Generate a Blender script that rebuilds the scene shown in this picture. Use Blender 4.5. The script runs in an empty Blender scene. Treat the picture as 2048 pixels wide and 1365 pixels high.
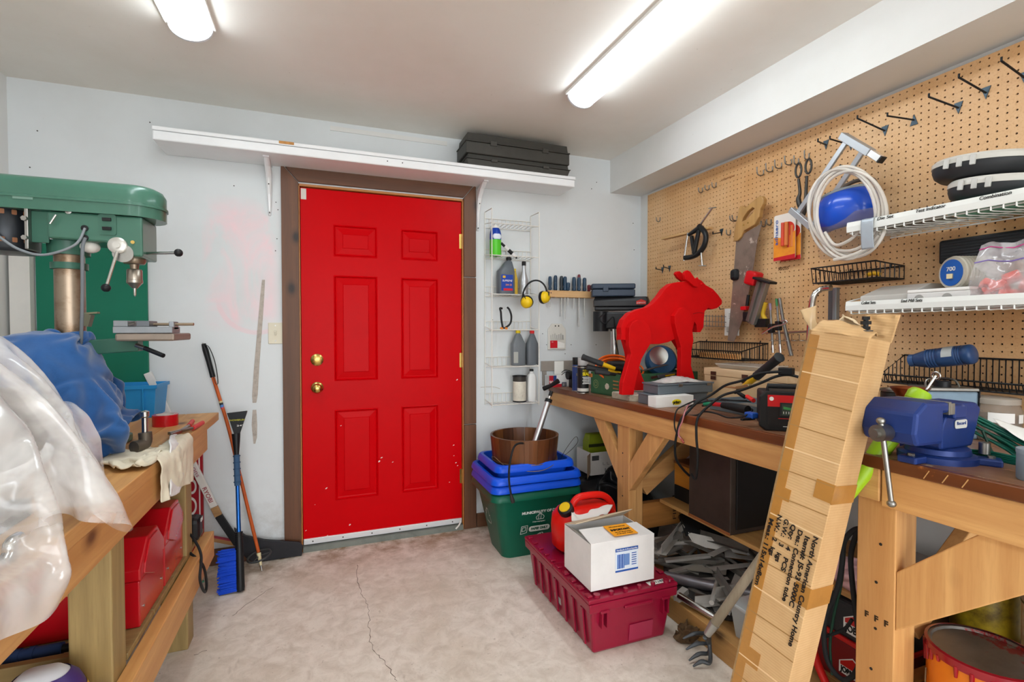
import bpy, bmesh, math, random
import numpy as np
from mathutils.geometry import tessellate_polygon
from mathutils import Vector as V, Matrix, Euler, Quaternion
PI = math.pi
random.seed(7)
S = bpy.context.scene
COL = S.collection
# ---------------------------------------------------------------- camera
CAM_H, FPX, YAW, PIT = 1.25, 998.0, math.radians(20.8), math.radians(-1.29)
cam = bpy.data.cameras.new('camera'); camo = bpy.data.objects.new('camera', cam); COL.objects.link(camo)
cam.sensor_fit = 'HORIZONTAL'; cam.sensor_width = 36; cam.lens = FPX / 2048 * 36; cam.clip_start = .02
camo.location = (0, 0, CAM_H); camo.rotation_euler = (PI / 2 + PIT, 0, -YAW)
S.camera = camo
# ---------------------------------------------------------------- world, exposure
w = bpy.data.worlds.new('world'); S.world = w; w.use_nodes = True
w.node_tree.nodes['Background'].inputs[0].default_value = (.95, .97, 1, 1)
w.node_tree.nodes['Background'].inputs[1].default_value = 3.7
S.view_settings.view_transform = 'Standard'; S.view_settings.look = 'None'
S.view_settings.exposure = 0.85; S.view_settings.gamma = 1; S.view_settings.use_curve_mapping = False
LAMP = 9.5          # emission of the fluorescent diffusers
# ---------------------------------------------------------------- room measures (metres)
XL, XR, YB, YF, ZC = -1.36, 2.13, 3.02, -2.3, 2.425
XS, ZS = 1.876, 2.2         # soffit face and underside
XP = 2.112                  # pegboard face
# a pixel of the photograph -> a point on a known plane of the room
_R = V((math.cos(YAW), -math.sin(YAW), 0)); _H = V((math.sin(YAW), math.cos(YAW), 0)); _Z = V((0, 0, 1))
_F = _H * math.cos(PIT) + _Z * math.sin(PIT); _U = _Z * math.cos(PIT) - _H * math.sin(PIT)
def at(x, y, X=None, Y=None, Z=None):
    d = _F + _R * ((x - 1024) / FPX) + _U * ((682.5 - y) / FPX)
    t = X / d.x if X is not None else Y / d.y if Y is not None else (Z - CAM_H) / d.z
    return V((0, 0, CAM_H)) + d * t
# ---------------------------------------------------------------- materials
def lin(h):
    h = h.lstrip('#'); c = [int(h[i:i + 2], 16) / 255 for i in (0, 2, 4)]
    return tuple(x / 12.92 if x <= .04045 else ((x + .055) / 1.055) ** 2.4 for x in c) + (1,)
MATS = {}
def _new(name):
    m = bpy.data.materials.new(name); m.use_nodes = True
    return m, m.node_tree.nodes, m.node_tree.links, m.node_tree.nodes['Principled BSDF']
def _coords(n, l, scale=(1, 1, 1), rnd=0, kind='Object'):
    tc = n.new('ShaderNodeTexCoord'); mp = n.new('ShaderNodeMapping'); mp.inputs['Scale'].default_value = scale
    l.new(tc.outputs[kind], mp.inputs[0])
    if rnd:
        oi = n.new('ShaderNodeObjectInfo'); mu = n.new('ShaderNodeVectorMath'); mu.operation = 'SCALE'
        mu.inputs[0].default_value = (7, 5, 3); l.new(oi.outputs['Random'], mu.inputs[3]); l.new(mu.outputs[0], mp.inputs['Location'])
    return mp.outputs[0]
def _noise(n, l, co, scale, detail=4, rough=.6, dist=0):
    t = n.new('ShaderNodeTexNoise'); t.inputs['Scale'].default_value = scale; t.inputs['Detail'].default_value = detail
    t.inputs['Roughness'].default_value = rough; t.inputs['Distortion'].default_value = dist; l.new(co, t.inputs[0]); return t.outputs[0]
def _ramp(n, l, src, stops):
    r = n.new('ShaderNodeValToRGB'); e = r.color_ramp.elements
    e[0].position, e[0].color = stops[0]; e[1].position, e[1].color = stops[-1]
    for p, c in stops[1:-1]:
        q = e.new(p); q.color = c
    l.new(src, r.inputs[0]); return r.outputs[0]
def _mix(n, l, fac, a, b, mode='MIX'):
    m = n.new('ShaderNodeMix'); m.data_type = 'RGBA'; m.blend_type = mode
    for s, v in ((m.inputs[0], fac), (m.inputs[6], a), (m.inputs[7], b)):
        if hasattr(v, 'links') or hasattr(v, 'is_linked'): l.new(v, s)
        else: s.default_value = v
    return m.outputs[2]
def _bump(n, l, src, b, strength, dist=.002):
    bp = n.new('ShaderNodeBump'); bp.inputs['Strength'].default_value = strength; bp.inputs['Distance'].default_value = dist
    l.new(src, bp.inputs['Height']); l.new(bp.outputs[0], b.inputs['Normal'])
def pm(col, rough=.5, metal=0, var=0, vs=8, bump=0, bs=200, trans=0, coat=0, emis=0, alpha=1, ior=1.45, dark=None, sheen=0, wear=None, wv=.62, ws=20, sub=0, spec=.35):
    """plain procedural material: colour + optional noise variation, grime colour, worn spots, fine relief"""
    key = (col, rough, metal, var, vs, bump, bs, trans, coat, emis, alpha, ior, dark, sheen, wear, wv, ws, sub, spec)
    if key in MATS: return MATS[key]
    m, n, l, b = _new('m_' + col.strip('#') + '_%d' % len(MATS))
    c = lin(col); b.inputs['Base Color'].default_value = c; b.inputs['Roughness'].default_value = rough
    b.inputs['Metallic'].default_value = metal; b.inputs['IOR'].default_value = ior; b.inputs['Specular IOR Level'].default_value = .5 if metal else spec
    if trans: b.inputs['Transmission Weight'].default_value = trans
    if coat: b.inputs['Coat Weight'].default_value = coat; b.inputs['Coat Roughness'].default_value = .12
    if alpha < 1: b.inputs['Alpha'].default_value = alpha
    if sheen: b.inputs['Sheen Weight'].default_value = sheen; b.inputs['Sheen Roughness'].default_value = .5
    if sub: b.inputs['Subsurface Weight'].default_value = sub
    if emis: b.inputs['Emission Color'].default_value = c; b.inputs['Emission Strength'].default_value = emis
    if var or bump or wear:
        co = _coords(n, l, rnd=1); src = c
        if var:
            nz = _noise(n, l, co, vs, 5, .65)
            d = lin(dark) if dark else tuple(x * (1 - var) for x in c[:3]) + (1,)
            hi = tuple(min(1, x * (1 + var * .5)) for x in c[:3]) + (1,)
            src = _ramp(n, l, nz, [(.3, d), (.52, c), (.8, hi)]); l.new(src, b.inputs['Base Color'])
        if wear:
            wz = _noise(n, l, co, ws, 6, .75); f = _ramp(n, l, wz, [(wv, (0, 0, 0, 1)), (wv + .04, (1, 1, 1, 1))])
            src = _mix(n, l, f, src, lin(wear)); l.new(src, b.inputs['Base Color'])
        if bump: _bump(n, l, _noise(n, l, co, bs, 3), b, bump, .001)
    MATS[key] = m; return m
def wood(light, dark, axis='x', rough=.55, grain=28, knots=1, worn=None, wv=.6):
    key = ('wood', light, dark, axis, rough, grain, knots, worn, wv)
    if key in MATS: return MATS[key]
    m, n, l, b = _new('wood_%d' % len(MATS)); b.inputs['Roughness'].default_value = rough
    sc = [1, 1, 1]; sc['xyz'.index(axis)] = .06; co = _coords(n, l, sc, 1)
    nz = _noise(n, l, co, grain * .35, 3, .5, 1.2)
    wv_ = n.new('ShaderNodeTexWave'); wv_.wave_type = 'RINGS'; wv_.rings_direction = axis.upper()
    wv_.inputs['Scale'].default_value = grain * .3; wv_.inputs['Distortion'].default_value = 9; wv_.inputs['Detail'].default_value = 2
    wv_.inputs['Detail Scale'].default_value = 1.2; l.new(co, wv_.inputs[0])
    fine = _noise(n, l, co, grain * 5, 4, .6)
    a = _ramp(n, l, wv_.outputs[0], [(0, lin(light)), (1, _l3(lin(light), lin(dark), .32))])
    a = _mix(n, l, _ramp(n, l, nz, [(.35, (0, 0, 0, 1)), (.75, (1, 1, 1, 1))]), a, _l3(lin(light), lin(dark), .6))
    a = _mix(n, l, _ramp(n, l, fine, [(.45, (0, 0, 0, 1)), (.8, (.55, .55, .55, 1))]), a, _l3(lin(light), lin(dark), .8))
    if knots:
        sk = [5, 5, 5]; sk['xyz'.index(axis)] = 3; ck = _coords(n, l, sk, 1)
        vo = n.new('ShaderNodeTexVoronoi'); vo.inputs['Scale'].default_value = 1.1; l.new(ck, vo.inputs[0])
        f = _ramp(n, l, vo.outputs['Distance'], [(.05, (1, 1, 1, 1)), (.12, (.35, .35, .35, 1)), (.2, (0, 0, 0, 1))])
        a = _mix(n, l, f, a, tuple(x * .35 for x in lin(dark)[:3]) + (1,))
    if worn:
        f = _ramp(n, l, _noise(n, l, _coords(n, l, (1, 1, 1), 1), 9, 6, .75), [(wv, (0, 0, 0, 1)), (wv + .05, (1, 1, 1, 1))])
        a = _mix(n, l, f, a, lin(worn))
    l.new(a, b.inputs['Base Color']); _bump(n, l, fine, b, .15, .001)
    MATS[key] = m; return m
def _l3(a, b, t): return tuple(x * (1 - t) + y * t for x, y in zip(a[:3], b[:3])) + (1,)
PINE = {a: wood('#e3b070', '#b5763a', a) for a in 'xyz'}
PINE_OLD = {a: wood('#a48b58', '#6f5932', a) for a in 'xyz'}
CHROME = pm('#c9c9c6', .22, 1); STEEL = pm('#9a9893', .35, 1, var=.2); IRON = pm('#4a4845', .5, .8, var=.3, vs=30)
BRASS = pm('#c9ab62', .25, 1); BLACK = pm('#17181a', .45); RUBBER = pm('#1c1d1e', .7); GREYM = pm('#5d646c', .5, .3)
WHITE = pm('#ecebe6', .4); INK = pm('#141414', .6); PAPER = pm('#eeede9', .7)
# ---------------------------------------------------------------- mesh helpers
def frame(o, x, y):
    x = V(x).normalized(); z = x.cross(V(y)).normalized(); y = z.cross(x)
    return Matrix(((x.x, y.x, z.x, o[0]), (x.y, y.y, z.y, o[1]), (x.z, y.z, z.z, o[2]), (0, 0, 0, 1)))
def spline(pts, n=8, closed=False):
    p = [V(q) for q in pts]; out = []; N = len(p)
    for i in range(N if closed else N - 1):
        if closed: a, b, c, d = p[i - 1], p[i], p[(i + 1) % N], p[(i + 2) % N]
        else: a, b, c, d = p[max(i - 1, 0)], p[i], p[i + 1], p[min(i + 2, N - 1)]
        for k in range(n):
            t = k / n; out.append(.5 * ((2 * b) + (c - a) * t + (2 * a - 5 * b + 4 * c - d) * t * t + (3 * b - a - 3 * c + d) * t ** 3))
    if not closed: out.append(p[-1])
    return out
def arc(c, r, a0, a1, n=12, u=(1, 0, 0), v=(0, 0, 1)):
    c, u, v = V(c), V(u), V(v)
    return [c + u * (r * math.cos(math.radians(a0 + (a1 - a0) * i / n))) + v * (r * math.sin(math.radians(a0 + (a1 - a0) * i / n))) for i in range(n + 1)]
def rrect(w, h, r, n=4):
    out = []
    for sx, sy, a in ((1, 1, 0), (-1, 1, 90), (-1, -1, 180), (1, -1, 270)):
        for k in range(n + 1):
            t = math.radians(a + 90 * k / n); out.append((sx * (w / 2 - r) + r * math.cos(t), sy * (h / 2 - r) + r * math.sin(t)))
    return out
class MB:
    def __init__(s): s.v = []; s.f = []
    def add(s, vs, fs, M=None):
        o = len(s.v); s.v += [(M @ V(q)) if M else V(q) for q in vs]; s.f += [tuple(i + o for i in f) for f in fs]; return s
    def box(s, c, d, M=None, rot=None):
        h = [x / 2 for x in d]; R = Euler(rot).to_matrix() if rot else Matrix.Identity(3)
        vs = [V(c) + R @ V((sx * h[0], sy * h[1], sz * h[2])) for sz in (-1, 1) for sx, sy in ((-1, -1), (1, -1), (1, 1), (-1, 1))]
        return s.add(vs, [(3, 2, 1, 0), (4, 5, 6, 7), (0, 1, 5, 4), (1, 2, 6, 5), (2, 3, 7, 6), (3, 0, 4, 7)], M)
    def bx(s, x0, x1, y0, y1, z0, z1, M=None): return s.box(((x0 + x1) / 2, (y0 + y1) / 2, (z0 + z1) / 2), (abs(x1 - x0), abs(y1 - y0), abs(z1 - z0)), M)
    def bar(s, p, q, w, h, up=(0, 0, 1)):
        p, q = V(p), V(q); d = q - p; L = d.length; z = V(up)
        if abs(d.normalized().dot(z)) > .99: z = V((0, 1, 0)) if abs(d.normalized().y) < .9 else V((1, 0, 0))
        y = z.cross(d).normalized(); M = frame((p + q) / 2, d, y)
        return s.box((0, 0, 0), (L, w, h), M)
    def prism(s, poly, d0, d1, M=None, axis='z'):
        n = len(poly)
        def q(a, b, d): return {'z': (a, b, d), 'y': (a, d, b), 'x': (d, a, b)}[axis]
        vs = [q(a, b, d0) for a, b in poly] + [q(a, b, d1) for a, b in poly]
        fs = [tuple(range(n))[::-1], tuple(range(n, 2 * n))] + [(i, (i + 1) % n, n + (i + 1) % n, n + i) for i in range(n)]
        return s.add(vs, fs, M)
    def loft(s, rings, caps=True, M=None, closed=False):
        n = len(rings[0]); vs = [p for r in rings for p in r]; fs = []; K = len(rings)
        for k in range(K if closed else K - 1):
            a, b = k * n, ((k + 1) % K) * n
            fs += [(a + i, a + (i + 1) % n, b + (i + 1) % n, b + i) for i in range(n)]
        if caps and not closed: fs += [tuple(range(n))[::-1], tuple(range((K - 1) * n, K * n))]
        return s.add(vs, fs, M)
    def lathe(s, prof, n=24, M=None, o=(0, 0, 0), caps=True):
        o = V(o); rings = [[o + V((r * math.cos(2 * PI * i / n), r * math.sin(2 * PI * i / n), z)) for i in range(n)] for r, z in prof]
        return s.loft(rings, caps, M)
    def cyl(s, p, q, r, n=16, r2=None):
        p, q = V(p), V(q); d = q - p; u = d.orthogonal()
        return s.lathe([(r, 0), (r2 if r2 is not None else r, d.length)], n, frame(p, u, d.cross(u)))
    def tube(s, pts, r, n=8, closed=False, caps=True):
        p = [V(q) for q in pts]; N = len(p); rr = r if isinstance(r, (list, tuple)) else [r] * N
        tan = [((p[(i + 1) % N] if closed or i < N - 1 else p[i]) - (p[i - 1] if closed or i > 0 else p[i])).normalized() for i in range(N)]
        u = tan[0].orthogonal().normalized(); rings = []
        for i in range(N):
            u = (u - tan[i] * u.dot(tan[i]))
            u = u.normalized() if u.length > 1e-6 else tan[i].orthogonal().normalized()
            v = tan[i].cross(u); rings.append([p[i] + u * (rr[i] * math.cos(2 * PI * k / n)) + v * (rr[i] * math.sin(2 * PI * k / n)) for k in range(n)])
        return s.loft(rings, caps, None, closed)
    def grid(s, fn, nu, nv, closed=False):
        vs = [fn(i / nu, j / nv) for i in range(nu + 1) for j in range(nv + 1)]
        return s.add(vs, [(i * (nv + 1) + j, (i + 1) * (nv + 1) + j, (i + 1) * (nv + 1) + j + 1, i * (nv + 1) + j + 1) for i in range(nu) for j in range(nv)])
    def holed(s, outer, holes, d0, d1, M=None, axis='z'):
        loops = [outer] + holes; flat = [q for lp in loops for q in lp]
        tris = tessellate_polygon([[V((a, b, 0)) for a, b in lp] for lp in loops]); n = len(flat)
        def q(a, b, d): return {'z': (a, b, d), 'y': (a, d, b), 'x': (d, a, b)}[axis]
        vs = [q(a, b, d0) for a, b in flat] + [q(a, b, d1) for a, b in flat]; fs = [tuple(t) for t in tris] + [tuple(i + n for i in t[::-1]) for t in tris]; o = 0
        for lp in loops:
            k = len(lp); fs += [(o + i, o + (i + 1) % k, n + o + (i + 1) % k, n + o + i) for i in range(k)]; o += k
        return s.add(vs, fs, M)
    def sphere(s, c, r, n=16, m=10, M=None):
        r = r if isinstance(r, (tuple, list)) else (r, r, r); c = V(c)
        rings = [[c + V((r[0] * math.sin(PI * j / m) * math.cos(2 * PI * i / n), r[1] * math.sin(PI * j / m) * math.sin(2 * PI * i / n), -r[2] * math.cos(PI * j / m))) for i in range(n)] for j in range(1, m)]
        b = len(s.v); s.loft(rings, True, M); return s
    def build(s, name, mat, parent=None, bev=0, smooth=0, sub=0, world=True, seg=2, solid=0):
        me = bpy.data.meshes.new(name); vs = s.v
        if parent is not None and world:
            I = WM[parent].inverted(); vs = [I @ q for q in vs]
        me.from_pydata([tuple(q) for q in vs], [], s.f); me.update()
        bm = bmesh.new(); bm.from_mesh(me); bmesh.ops.recalc_face_normals(bm, faces=bm.faces); bm.to_mesh(me); bm.free()
        if smooth:
            me.polygons.foreach_set('use_smooth', [True] * len(me.polygons)); me.set_sharp_from_angle(angle=math.radians(smooth))
        me.materials.append(mat); o = bpy.data.objects.new(name, me); COL.objects.link(o)
        if parent is not None: o.parent = parent; WM[o] = WM[parent]
        else: WM[o] = Matrix.Identity(4)
        if solid:
            d = o.modifiers.new('solid', 'SOLIDIFY'); d.thickness = solid; d.offset = 0
        if bev:
            d = o.modifiers.new('bevel', 'BEVEL'); d.width = bev; d.segments = seg; d.limit_method = 'ANGLE'; d.angle_limit = math.radians(40)
        if sub:
            d = o.modifiers.new('sub', 'SUBSURF'); d.levels = sub; d.render_levels = sub
        return o
WM = {}
def tag(o, label, cat, group=None, kind=None):
    if label: o['label'] = label
    if cat: o['category'] = cat
    if group: o['group'] = group
    if kind: o['kind'] = kind
    return o
def thing(name, label, cat, loc=(0, 0, 0), rotz=0, group=None, M=None):
    o = bpy.data.objects.new(name, None); COL.objects.link(o); o.empty_display_size = .05
    if M is None: M = Matrix.Translation(V(loc)) @ Matrix.Rotation(rotz, 4, 'Z')
    o.matrix_world = M; WM[o] = M.copy(); tag(o, label, cat, group); return o
def struct(o): o['kind'] = 'structure'; return o
def dup(root, M, label=None):
    r = root.copy(); COL.objects.link(r); r.matrix_world = M; WM[r] = M.copy()
    if label: r['label'] = label
    def rec(a, b):
        for ch in list(a.children):
            c = ch.copy(); COL.objects.link(c); c.parent = b; WM[c] = WM[b]; rec(ch, c)
    rec(root, r); return r
def text(parent, s, o, x, y, size, mat, w=None, name='lettering', depth=.0006, align='CENTER', shear=0, bold=0):
    """flat lettering: centred at o, reading along x, up along y, cap height about size"""
    cu = bpy.data.curves.new('t', 'FONT'); cu.body = s; cu.align_x = align; cu.align_y = 'CENTER'; cu.size = size * 1.4; cu.extrude = depth; cu.shear = shear; cu.offset = bold
    ob = bpy.data.objects.new('t', cu); COL.objects.link(ob); me = bpy.data.meshes.new_from_object(ob); bpy.data.objects.remove(ob); bpy.data.curves.remove(cu)
    M = frame(o, x, y); xs = [q.co.x for q in me.vertices]
    k = w / (max(xs) - min(xs)) if w and xs else 1
    M = M @ Matrix.Diagonal((k, 1, 1, 1)); I = WM[parent].inverted() @ M
    me.transform(I); me.name = name; me.materials.clear(); me.materials.append(mat)
    t = bpy.data.objects.new(name, me); COL.objects.link(t); t.parent = parent; WM[t] = WM[parent]; return t
# ================================================================ ROOM
def wall_material(name, base, blotch):
    m, n, l, b = _new(name); b.inputs['Roughness'].default_value = .55
    co = _coords(n, l); a = _ramp(n, l, _noise(n, l, co, 1.3, 5, .6), [(.3, lin(blotch)), (.55, lin(base))])
    sp = _ramp(n, l, _noise(n, l, co, 55, 3, .6), [(.72, (0, 0, 0, 1)), (.78, (.5, .5, .5, 1))])
    a = _mix(n, l, sp, a, lin('#b3ada2'))
    return m, n, l, b, co, a
def back_wall_material():
    m, n, l, b, co, a = wall_material('wall_paint_back', '#d7dcde', '#cfd3d4')
    sx = n.new('ShaderNodeSeparateXYZ'); l.new(co, sx.inputs[0])
    def band(out, c, h, soft):
        mt = n.new('ShaderNodeMath'); mt.operation = 'SUBTRACT'; l.new(out, mt.inputs[0]); mt.inputs[1].default_value = c
        ab = n.new('ShaderNodeMath'); ab.operation = 'ABSOLUTE'; l.new(mt.outputs[0], ab.inputs[0])
        mr = n.new('ShaderNodeMapRange'); mr.inputs[1].default_value = h; mr.inputs[2].default_value = h + soft; mr.inputs[3].default_value = 1; mr.inputs[4].default_value = 0
        l.new(ab.outputs[0], mr.inputs[0]); return mr.outputs[0]
    def mul(p, q):
        mt = n.new('ShaderNodeMath'); mt.operation = 'MULTIPLY'; l.new(p, mt.inputs[0])
        if isinstance(q, float): mt.inputs[1].default_value = q
        else: l.new(q, mt.inputs[1])
        return mt.outputs[0]
    # faded pink wiped paint: a patch and an arc left of the door
    msk = mul(band(sx.outputs[0], -.40, .14, .05), band(sx.outputs[2], 1.60, .27, .1))
    nz = _ramp(n, l, _noise(n, l, _coords(n, l, (1, 1, .6)), 5, 4, .6, .8), [(.38, (0, 0, 0, 1)), (.62, (1, 1, 1, 1))])
    a = _mix(n, l, mul(mul(msk, nz), .7), a, lin('#f3c9d0'))
    ds = n.new('ShaderNodeVectorMath'); ds.operation = 'DISTANCE'; ds.inputs[1].default_value = (-.33, 3.02, 1.42); l.new(co, ds.inputs[0])
    ring = band(ds.outputs['Value'], .185, .008, .008); low = n.new('ShaderNodeMapRange'); low.inputs[1].default_value = 1.42; low.inputs[2].default_value = 1.36; l.new(sx.outputs[2], low.inputs[0])
    a = _mix(n, l, mul(mul(ring, low.outputs[0]), .4), a, lin('#eec2ca'))
    # grime near the floor
    mr = n.new('ShaderNodeMapRange'); mr.inputs[1].default_value = .45; mr.inputs[2].default_value = 0; l.new(sx.outputs[2], mr.inputs[0])
    gz = _ramp(n, l, _noise(n, l, co, 7, 5, .7), [(.45, (0, 0, 0, 1)), (.7, (1, 1, 1, 1))])
    a = _mix(n, l, mul(mul(mr.outputs[0], gz), .7), a, lin('#a39c92'))
    l.new(a, b.inputs['Base Color']); _bump(n, l, _noise(n, l, co, 120, 2), b, .08, .001); return m
def simple_wall(name, base, blotch):
    m, n, l, b, co, a = wall_material(name, base, blotch); l.new(a, b.inputs['Base Color']); _bump(n, l, _noise(n, l, co, 120, 2), b, .06, .001); return m
W_BACK = back_wall_material(); W_SIDE = simple_wall('wall_paint', '#dcdcda', '#d3d3cf'); W_CEIL = simple_wall('ceiling_paint', '#eeebe4', '#e6e1d8')
def concrete():
    m, n, l, b = _new('concrete'); b.inputs['Roughness'].default_value = .75; co = _coords(n, l)
    a = _ramp(n, l, _noise(n, l, co, 1.6, 6, .62), [(.28, lin('#cdbfad')), (.5, lin('#e2d9cd')), (.75, lin('#ece5da'))])
    a = _mix(n, l, _ramp(n, l, _noise(n, l, co, 14, 7, .7, .6), [(.35, (.5, .5, .5, 1)), (.6, (0, 0, 0, 1))]), a, lin('#b3a492'))
    a = _mix(n, l, _ramp(n, l, _noise(n, l, co, 38, 4, .6), [(.66, (0, 0, 0, 1)), (.74, (.8, .8, .8, 1))]), a, lin('#a6988a'))
    a = _mix(n, l, _ramp(n, l, _noise(n, l, _coords(n, l, (1, .35, 1)), 5, 5, .7), [(.64, (0, 0, 0, 1)), (.75, (.6, .6, .6, 1))]), a, lin('#8d7c6a'))
    a = _mix(n, l, _ramp(n, l, _noise(n, l, co, 75, 6, .75), [(.6, (0, 0, 0, 1)), (.72, (.75, .75, .75, 1))]), a, lin('#8f7f6d'))
    a = _mix(n, l, _ramp(n, l, _noise(n, l, co, 3.2, 7, .75, .4), [(.55, (0, 0, 0, 1)), (.75, (.45, .45, .45, 1))]), a, lin('#a8937c'))
    # brown dirt against the back wall
    sx = n.new('ShaderNodeSeparateXYZ'); l.new(co, sx.inputs[0]); mr = n.new('ShaderNodeMapRange'); mr.inputs[1].default_value = 2.62; mr.inputs[2].default_value = 3.0; l.new(sx.outputs[1], mr.inputs[0])
    mu = n.new('ShaderNodeMath'); mu.operation = 'MULTIPLY'; l.new(mr.outputs[0], mu.inputs[0]); l.new(_ramp(n, l, _noise(n, l, co, 6, 6, .7), [(.4, (0, 0, 0, 1)), (.6, (1, 1, 1, 1))]), mu.inputs[1])
    a = _mix(n, l, mu.outputs[0], a, lin('#8a6f50'))
    l.new(a, b.inputs['Base Color']); _bump(n, l, _noise(n, l, co, 40, 8, .7), b, .25, .003); return m
fl = struct(MB().bx(XL - .1, XR + .1, YF - .1, YB + .1, -.1, 0).build('floor', concrete()))
def ribbon(pts, wd, name, mat, parent, z=.0006, th=.0012):
    m = MB(); p = [V(q) for q in pts]; L = []; Rr = []
    for i, q in enumerate(p):
        t = (p[min(i + 1, len(p) - 1)] - p[max(i - 1, 0)]).normalized(); nn = V((-t.y, t.x, 0)) * wd * random.uniform(.4, 1)
        L.append(q + nn); Rr.append(q - nn)
    rings = [[a + V((0, 0, z - th)), b + V((0, 0, z - th)), b + V((0, 0, z)), a + V((0, 0, z))] for a, b in zip(L, Rr)]
    m.loft(rings); return m.build(name, mat, parent)
def crackline(pix, n=9):
    base = spline([at(x, y, Z=0) for x, y in pix], n); return [q + V((random.uniform(-.006, .006), random.uniform(-.004, .004), 0)) for q in base]
CR = pm('#6d6154', .9)
ribbon(crackline([(715, 1130), (718, 1175), (735, 1210), (738, 1250), (742, 1288), (765, 1320), (795, 1362)]), .0014, 'crack', CR, fl)
ribbon(crackline([(545, 1175), (500, 1205), (466, 1232)], 6), .001, 'crack', CR, fl)
ribbon(crackline([(412, 1302), (388, 1312)], 4), .0012, 'crack', CR, fl)
struct(MB().bx(XL - .1, XR + .1, YF - .1, YB + .1, ZC, ZC + .1).build('ceiling', W_CEIL))
DX0, DX1, DZ = -.125, .825, 2.06      # door opening
mb = MB(); mb.bx(XL - .1, DX0, YB, YB + .12, 0, ZC); mb.bx(DX1, XR + .1, YB, YB + .12, 0, ZC); mb.bx(DX0, DX1, YB, YB + .12, DZ, ZC)
wb = struct(mb.build('wall_back', W_BACK))
wl = struct(MB().bx(XL - .1, XL, YF, YB, 0, ZC).build('wall_left', W_SIDE))
wr = struct(MB().bx(XR, XR + .1, YF, YB, 0, ZC).build('wall_right', W_SIDE))
m_ = MB(); m_.bx(XL - .1, -1.05, YF - .1, YF, 0, ZC); m_.bx(1.65, XR + .1, YF - .1, YF, 0, ZC); m_.bx(-1.05, 1.65, YF - .1, YF, 2.13, ZC); struct(m_.build('wall_front', W_SIDE))   # unseen doorway behind the viewer, added to let fill daylight in
struct(MB().bx(-6, 7, -9, YF - .1, -.12, -.02).build('added_ground', pm('#a9a49c', .9, var=.2, vs=3)))  # unseen ground slab added outside to block the sky's lower half
struct(MB().bx(XS, XR, YF, YB, ZS, ZC).build('ceiling_soffit', W_SIDE))
# narrow painted batten where wall and ceiling meet, dark gap under it
MB().bx(.05, .72, YB - .006, YB, 2.375, 2.40).build('batten', W_SIDE, wb)
# filled strip of grey putty on the wall
def putty(pts, name='putty_strip'):
    a = [at(x, y, Y=YB) for x, y, *_ in pts]; m = MB(); rings = []
    for (x, y, hw), q in zip(pts, a):
        hw = hw * .0045; rings.append([q + V((-hw, 0, 0)), q + V((-hw, -.003, 0)), q + V((hw, -.003, 0)), q + V((hw, 0, 0))])
    m.loft(rings); return m.build(name, pm('#b3aaa0', .85, var=.25, vs=40, bump=.4), wb)
putty([(527, 560, 1.6), (524, 600, 2.2), (521, 640, 2.4), (517, 690, 2.6), (513, 740, 2.8), (510, 790, 3), (509, 806, 2)])
putty([(509, 820, 2), (509, 850, 3), (510, 875, 2.2), (509, 888, 1)])
for x, y in ((75, 262), (552, 405), (556, 420), (554, 478), (551, 502), (468, 372), (1183, 378), (1193, 365), (1266, 447), (1268, 500), (1085, 668), (1093, 690), (1130, 708), (1192, 690), (1142, 690), (300, 245), (60, 335), (540, 1125), (985, 640)):
    q = at(x, y, Y=YB); MB().cyl(q + V((0, .01, 0)), q + V((0, -.003, 0)), .0028, 8).build('screw_head', IRON, wb)
# ---- door, casing, jamb
DK = {a: wood('#6f4528', '#3a2213', a, .5, 22) for a in 'xyz'}; JB = {a: wood('#c58340', '#8f5521', a, .4, 24, 0) for a in 'xyz'}
t1 = thing('trim_1', None, None, (0, 0, 0)); t1['kind'] = 'structure'
Yc = YB - .02
def board_poly(poly, name, mat): return MB().prism(poly, Yc, YB, axis='y').build(name, mat, t1, bev=.002)
ox0, ox1, oz = -.205, .9, 2.165; ix0, ix1, iz = -.118, .822, 2.062
board_poly([(ox0, 0), (ix0, 0), (ix0, iz), (ox0, oz - .008)], 'casing_board', DK['z'])
board_poly([(ix1, 0), (ox1, 0), (ox1, .655), (ix1, .655)], 'casing_board', DK['z'])
board_poly([(ix1, .66), (ox1, .66), (ox1, 1.575), (ix1, 1.575)], 'casing_board', DK['z'])
board_poly([(ix1, 1.58), (ox1, 1.58), (ox1, oz - .008), (ix1, iz)], 'casing_board', DK['z'])
board_poly([(ox0, oz), (ix0, iz + .006), (ix1, iz + .006), (ox1, oz)], 'casing_board', DK['x'])
MB().bx(-.1255, -.112, YB - .006, YB + .11, 0, 2.06).build('jamb', JB['z'], t1, bev=.002)
MB().bx(.815, .8255, YB - .006, YB + .11, 0, 2.06).build('jamb', JB['z'], t1, bev=.002)
MB().bx(-.1255, .8255, YB - .006, YB + .11, 2.047, 2.06).build('jamb', JB['x'], t1, bev=.002)
MB().bx(-.112, .815, YB + .055, YB + .12, .0, 2.047).build('weather_panel', pm('#20201f', .8), t1)
d1 = thing('door_1', None, None, (.352, YB + .012, 0)); d1['kind'] = 'structure'
RED = pm('#c60009', .34, spec=.08, var=.06, vs=3, bump=.05, bs=90, wear='#e8dcd6', wv=.73, ws=17)
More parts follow.
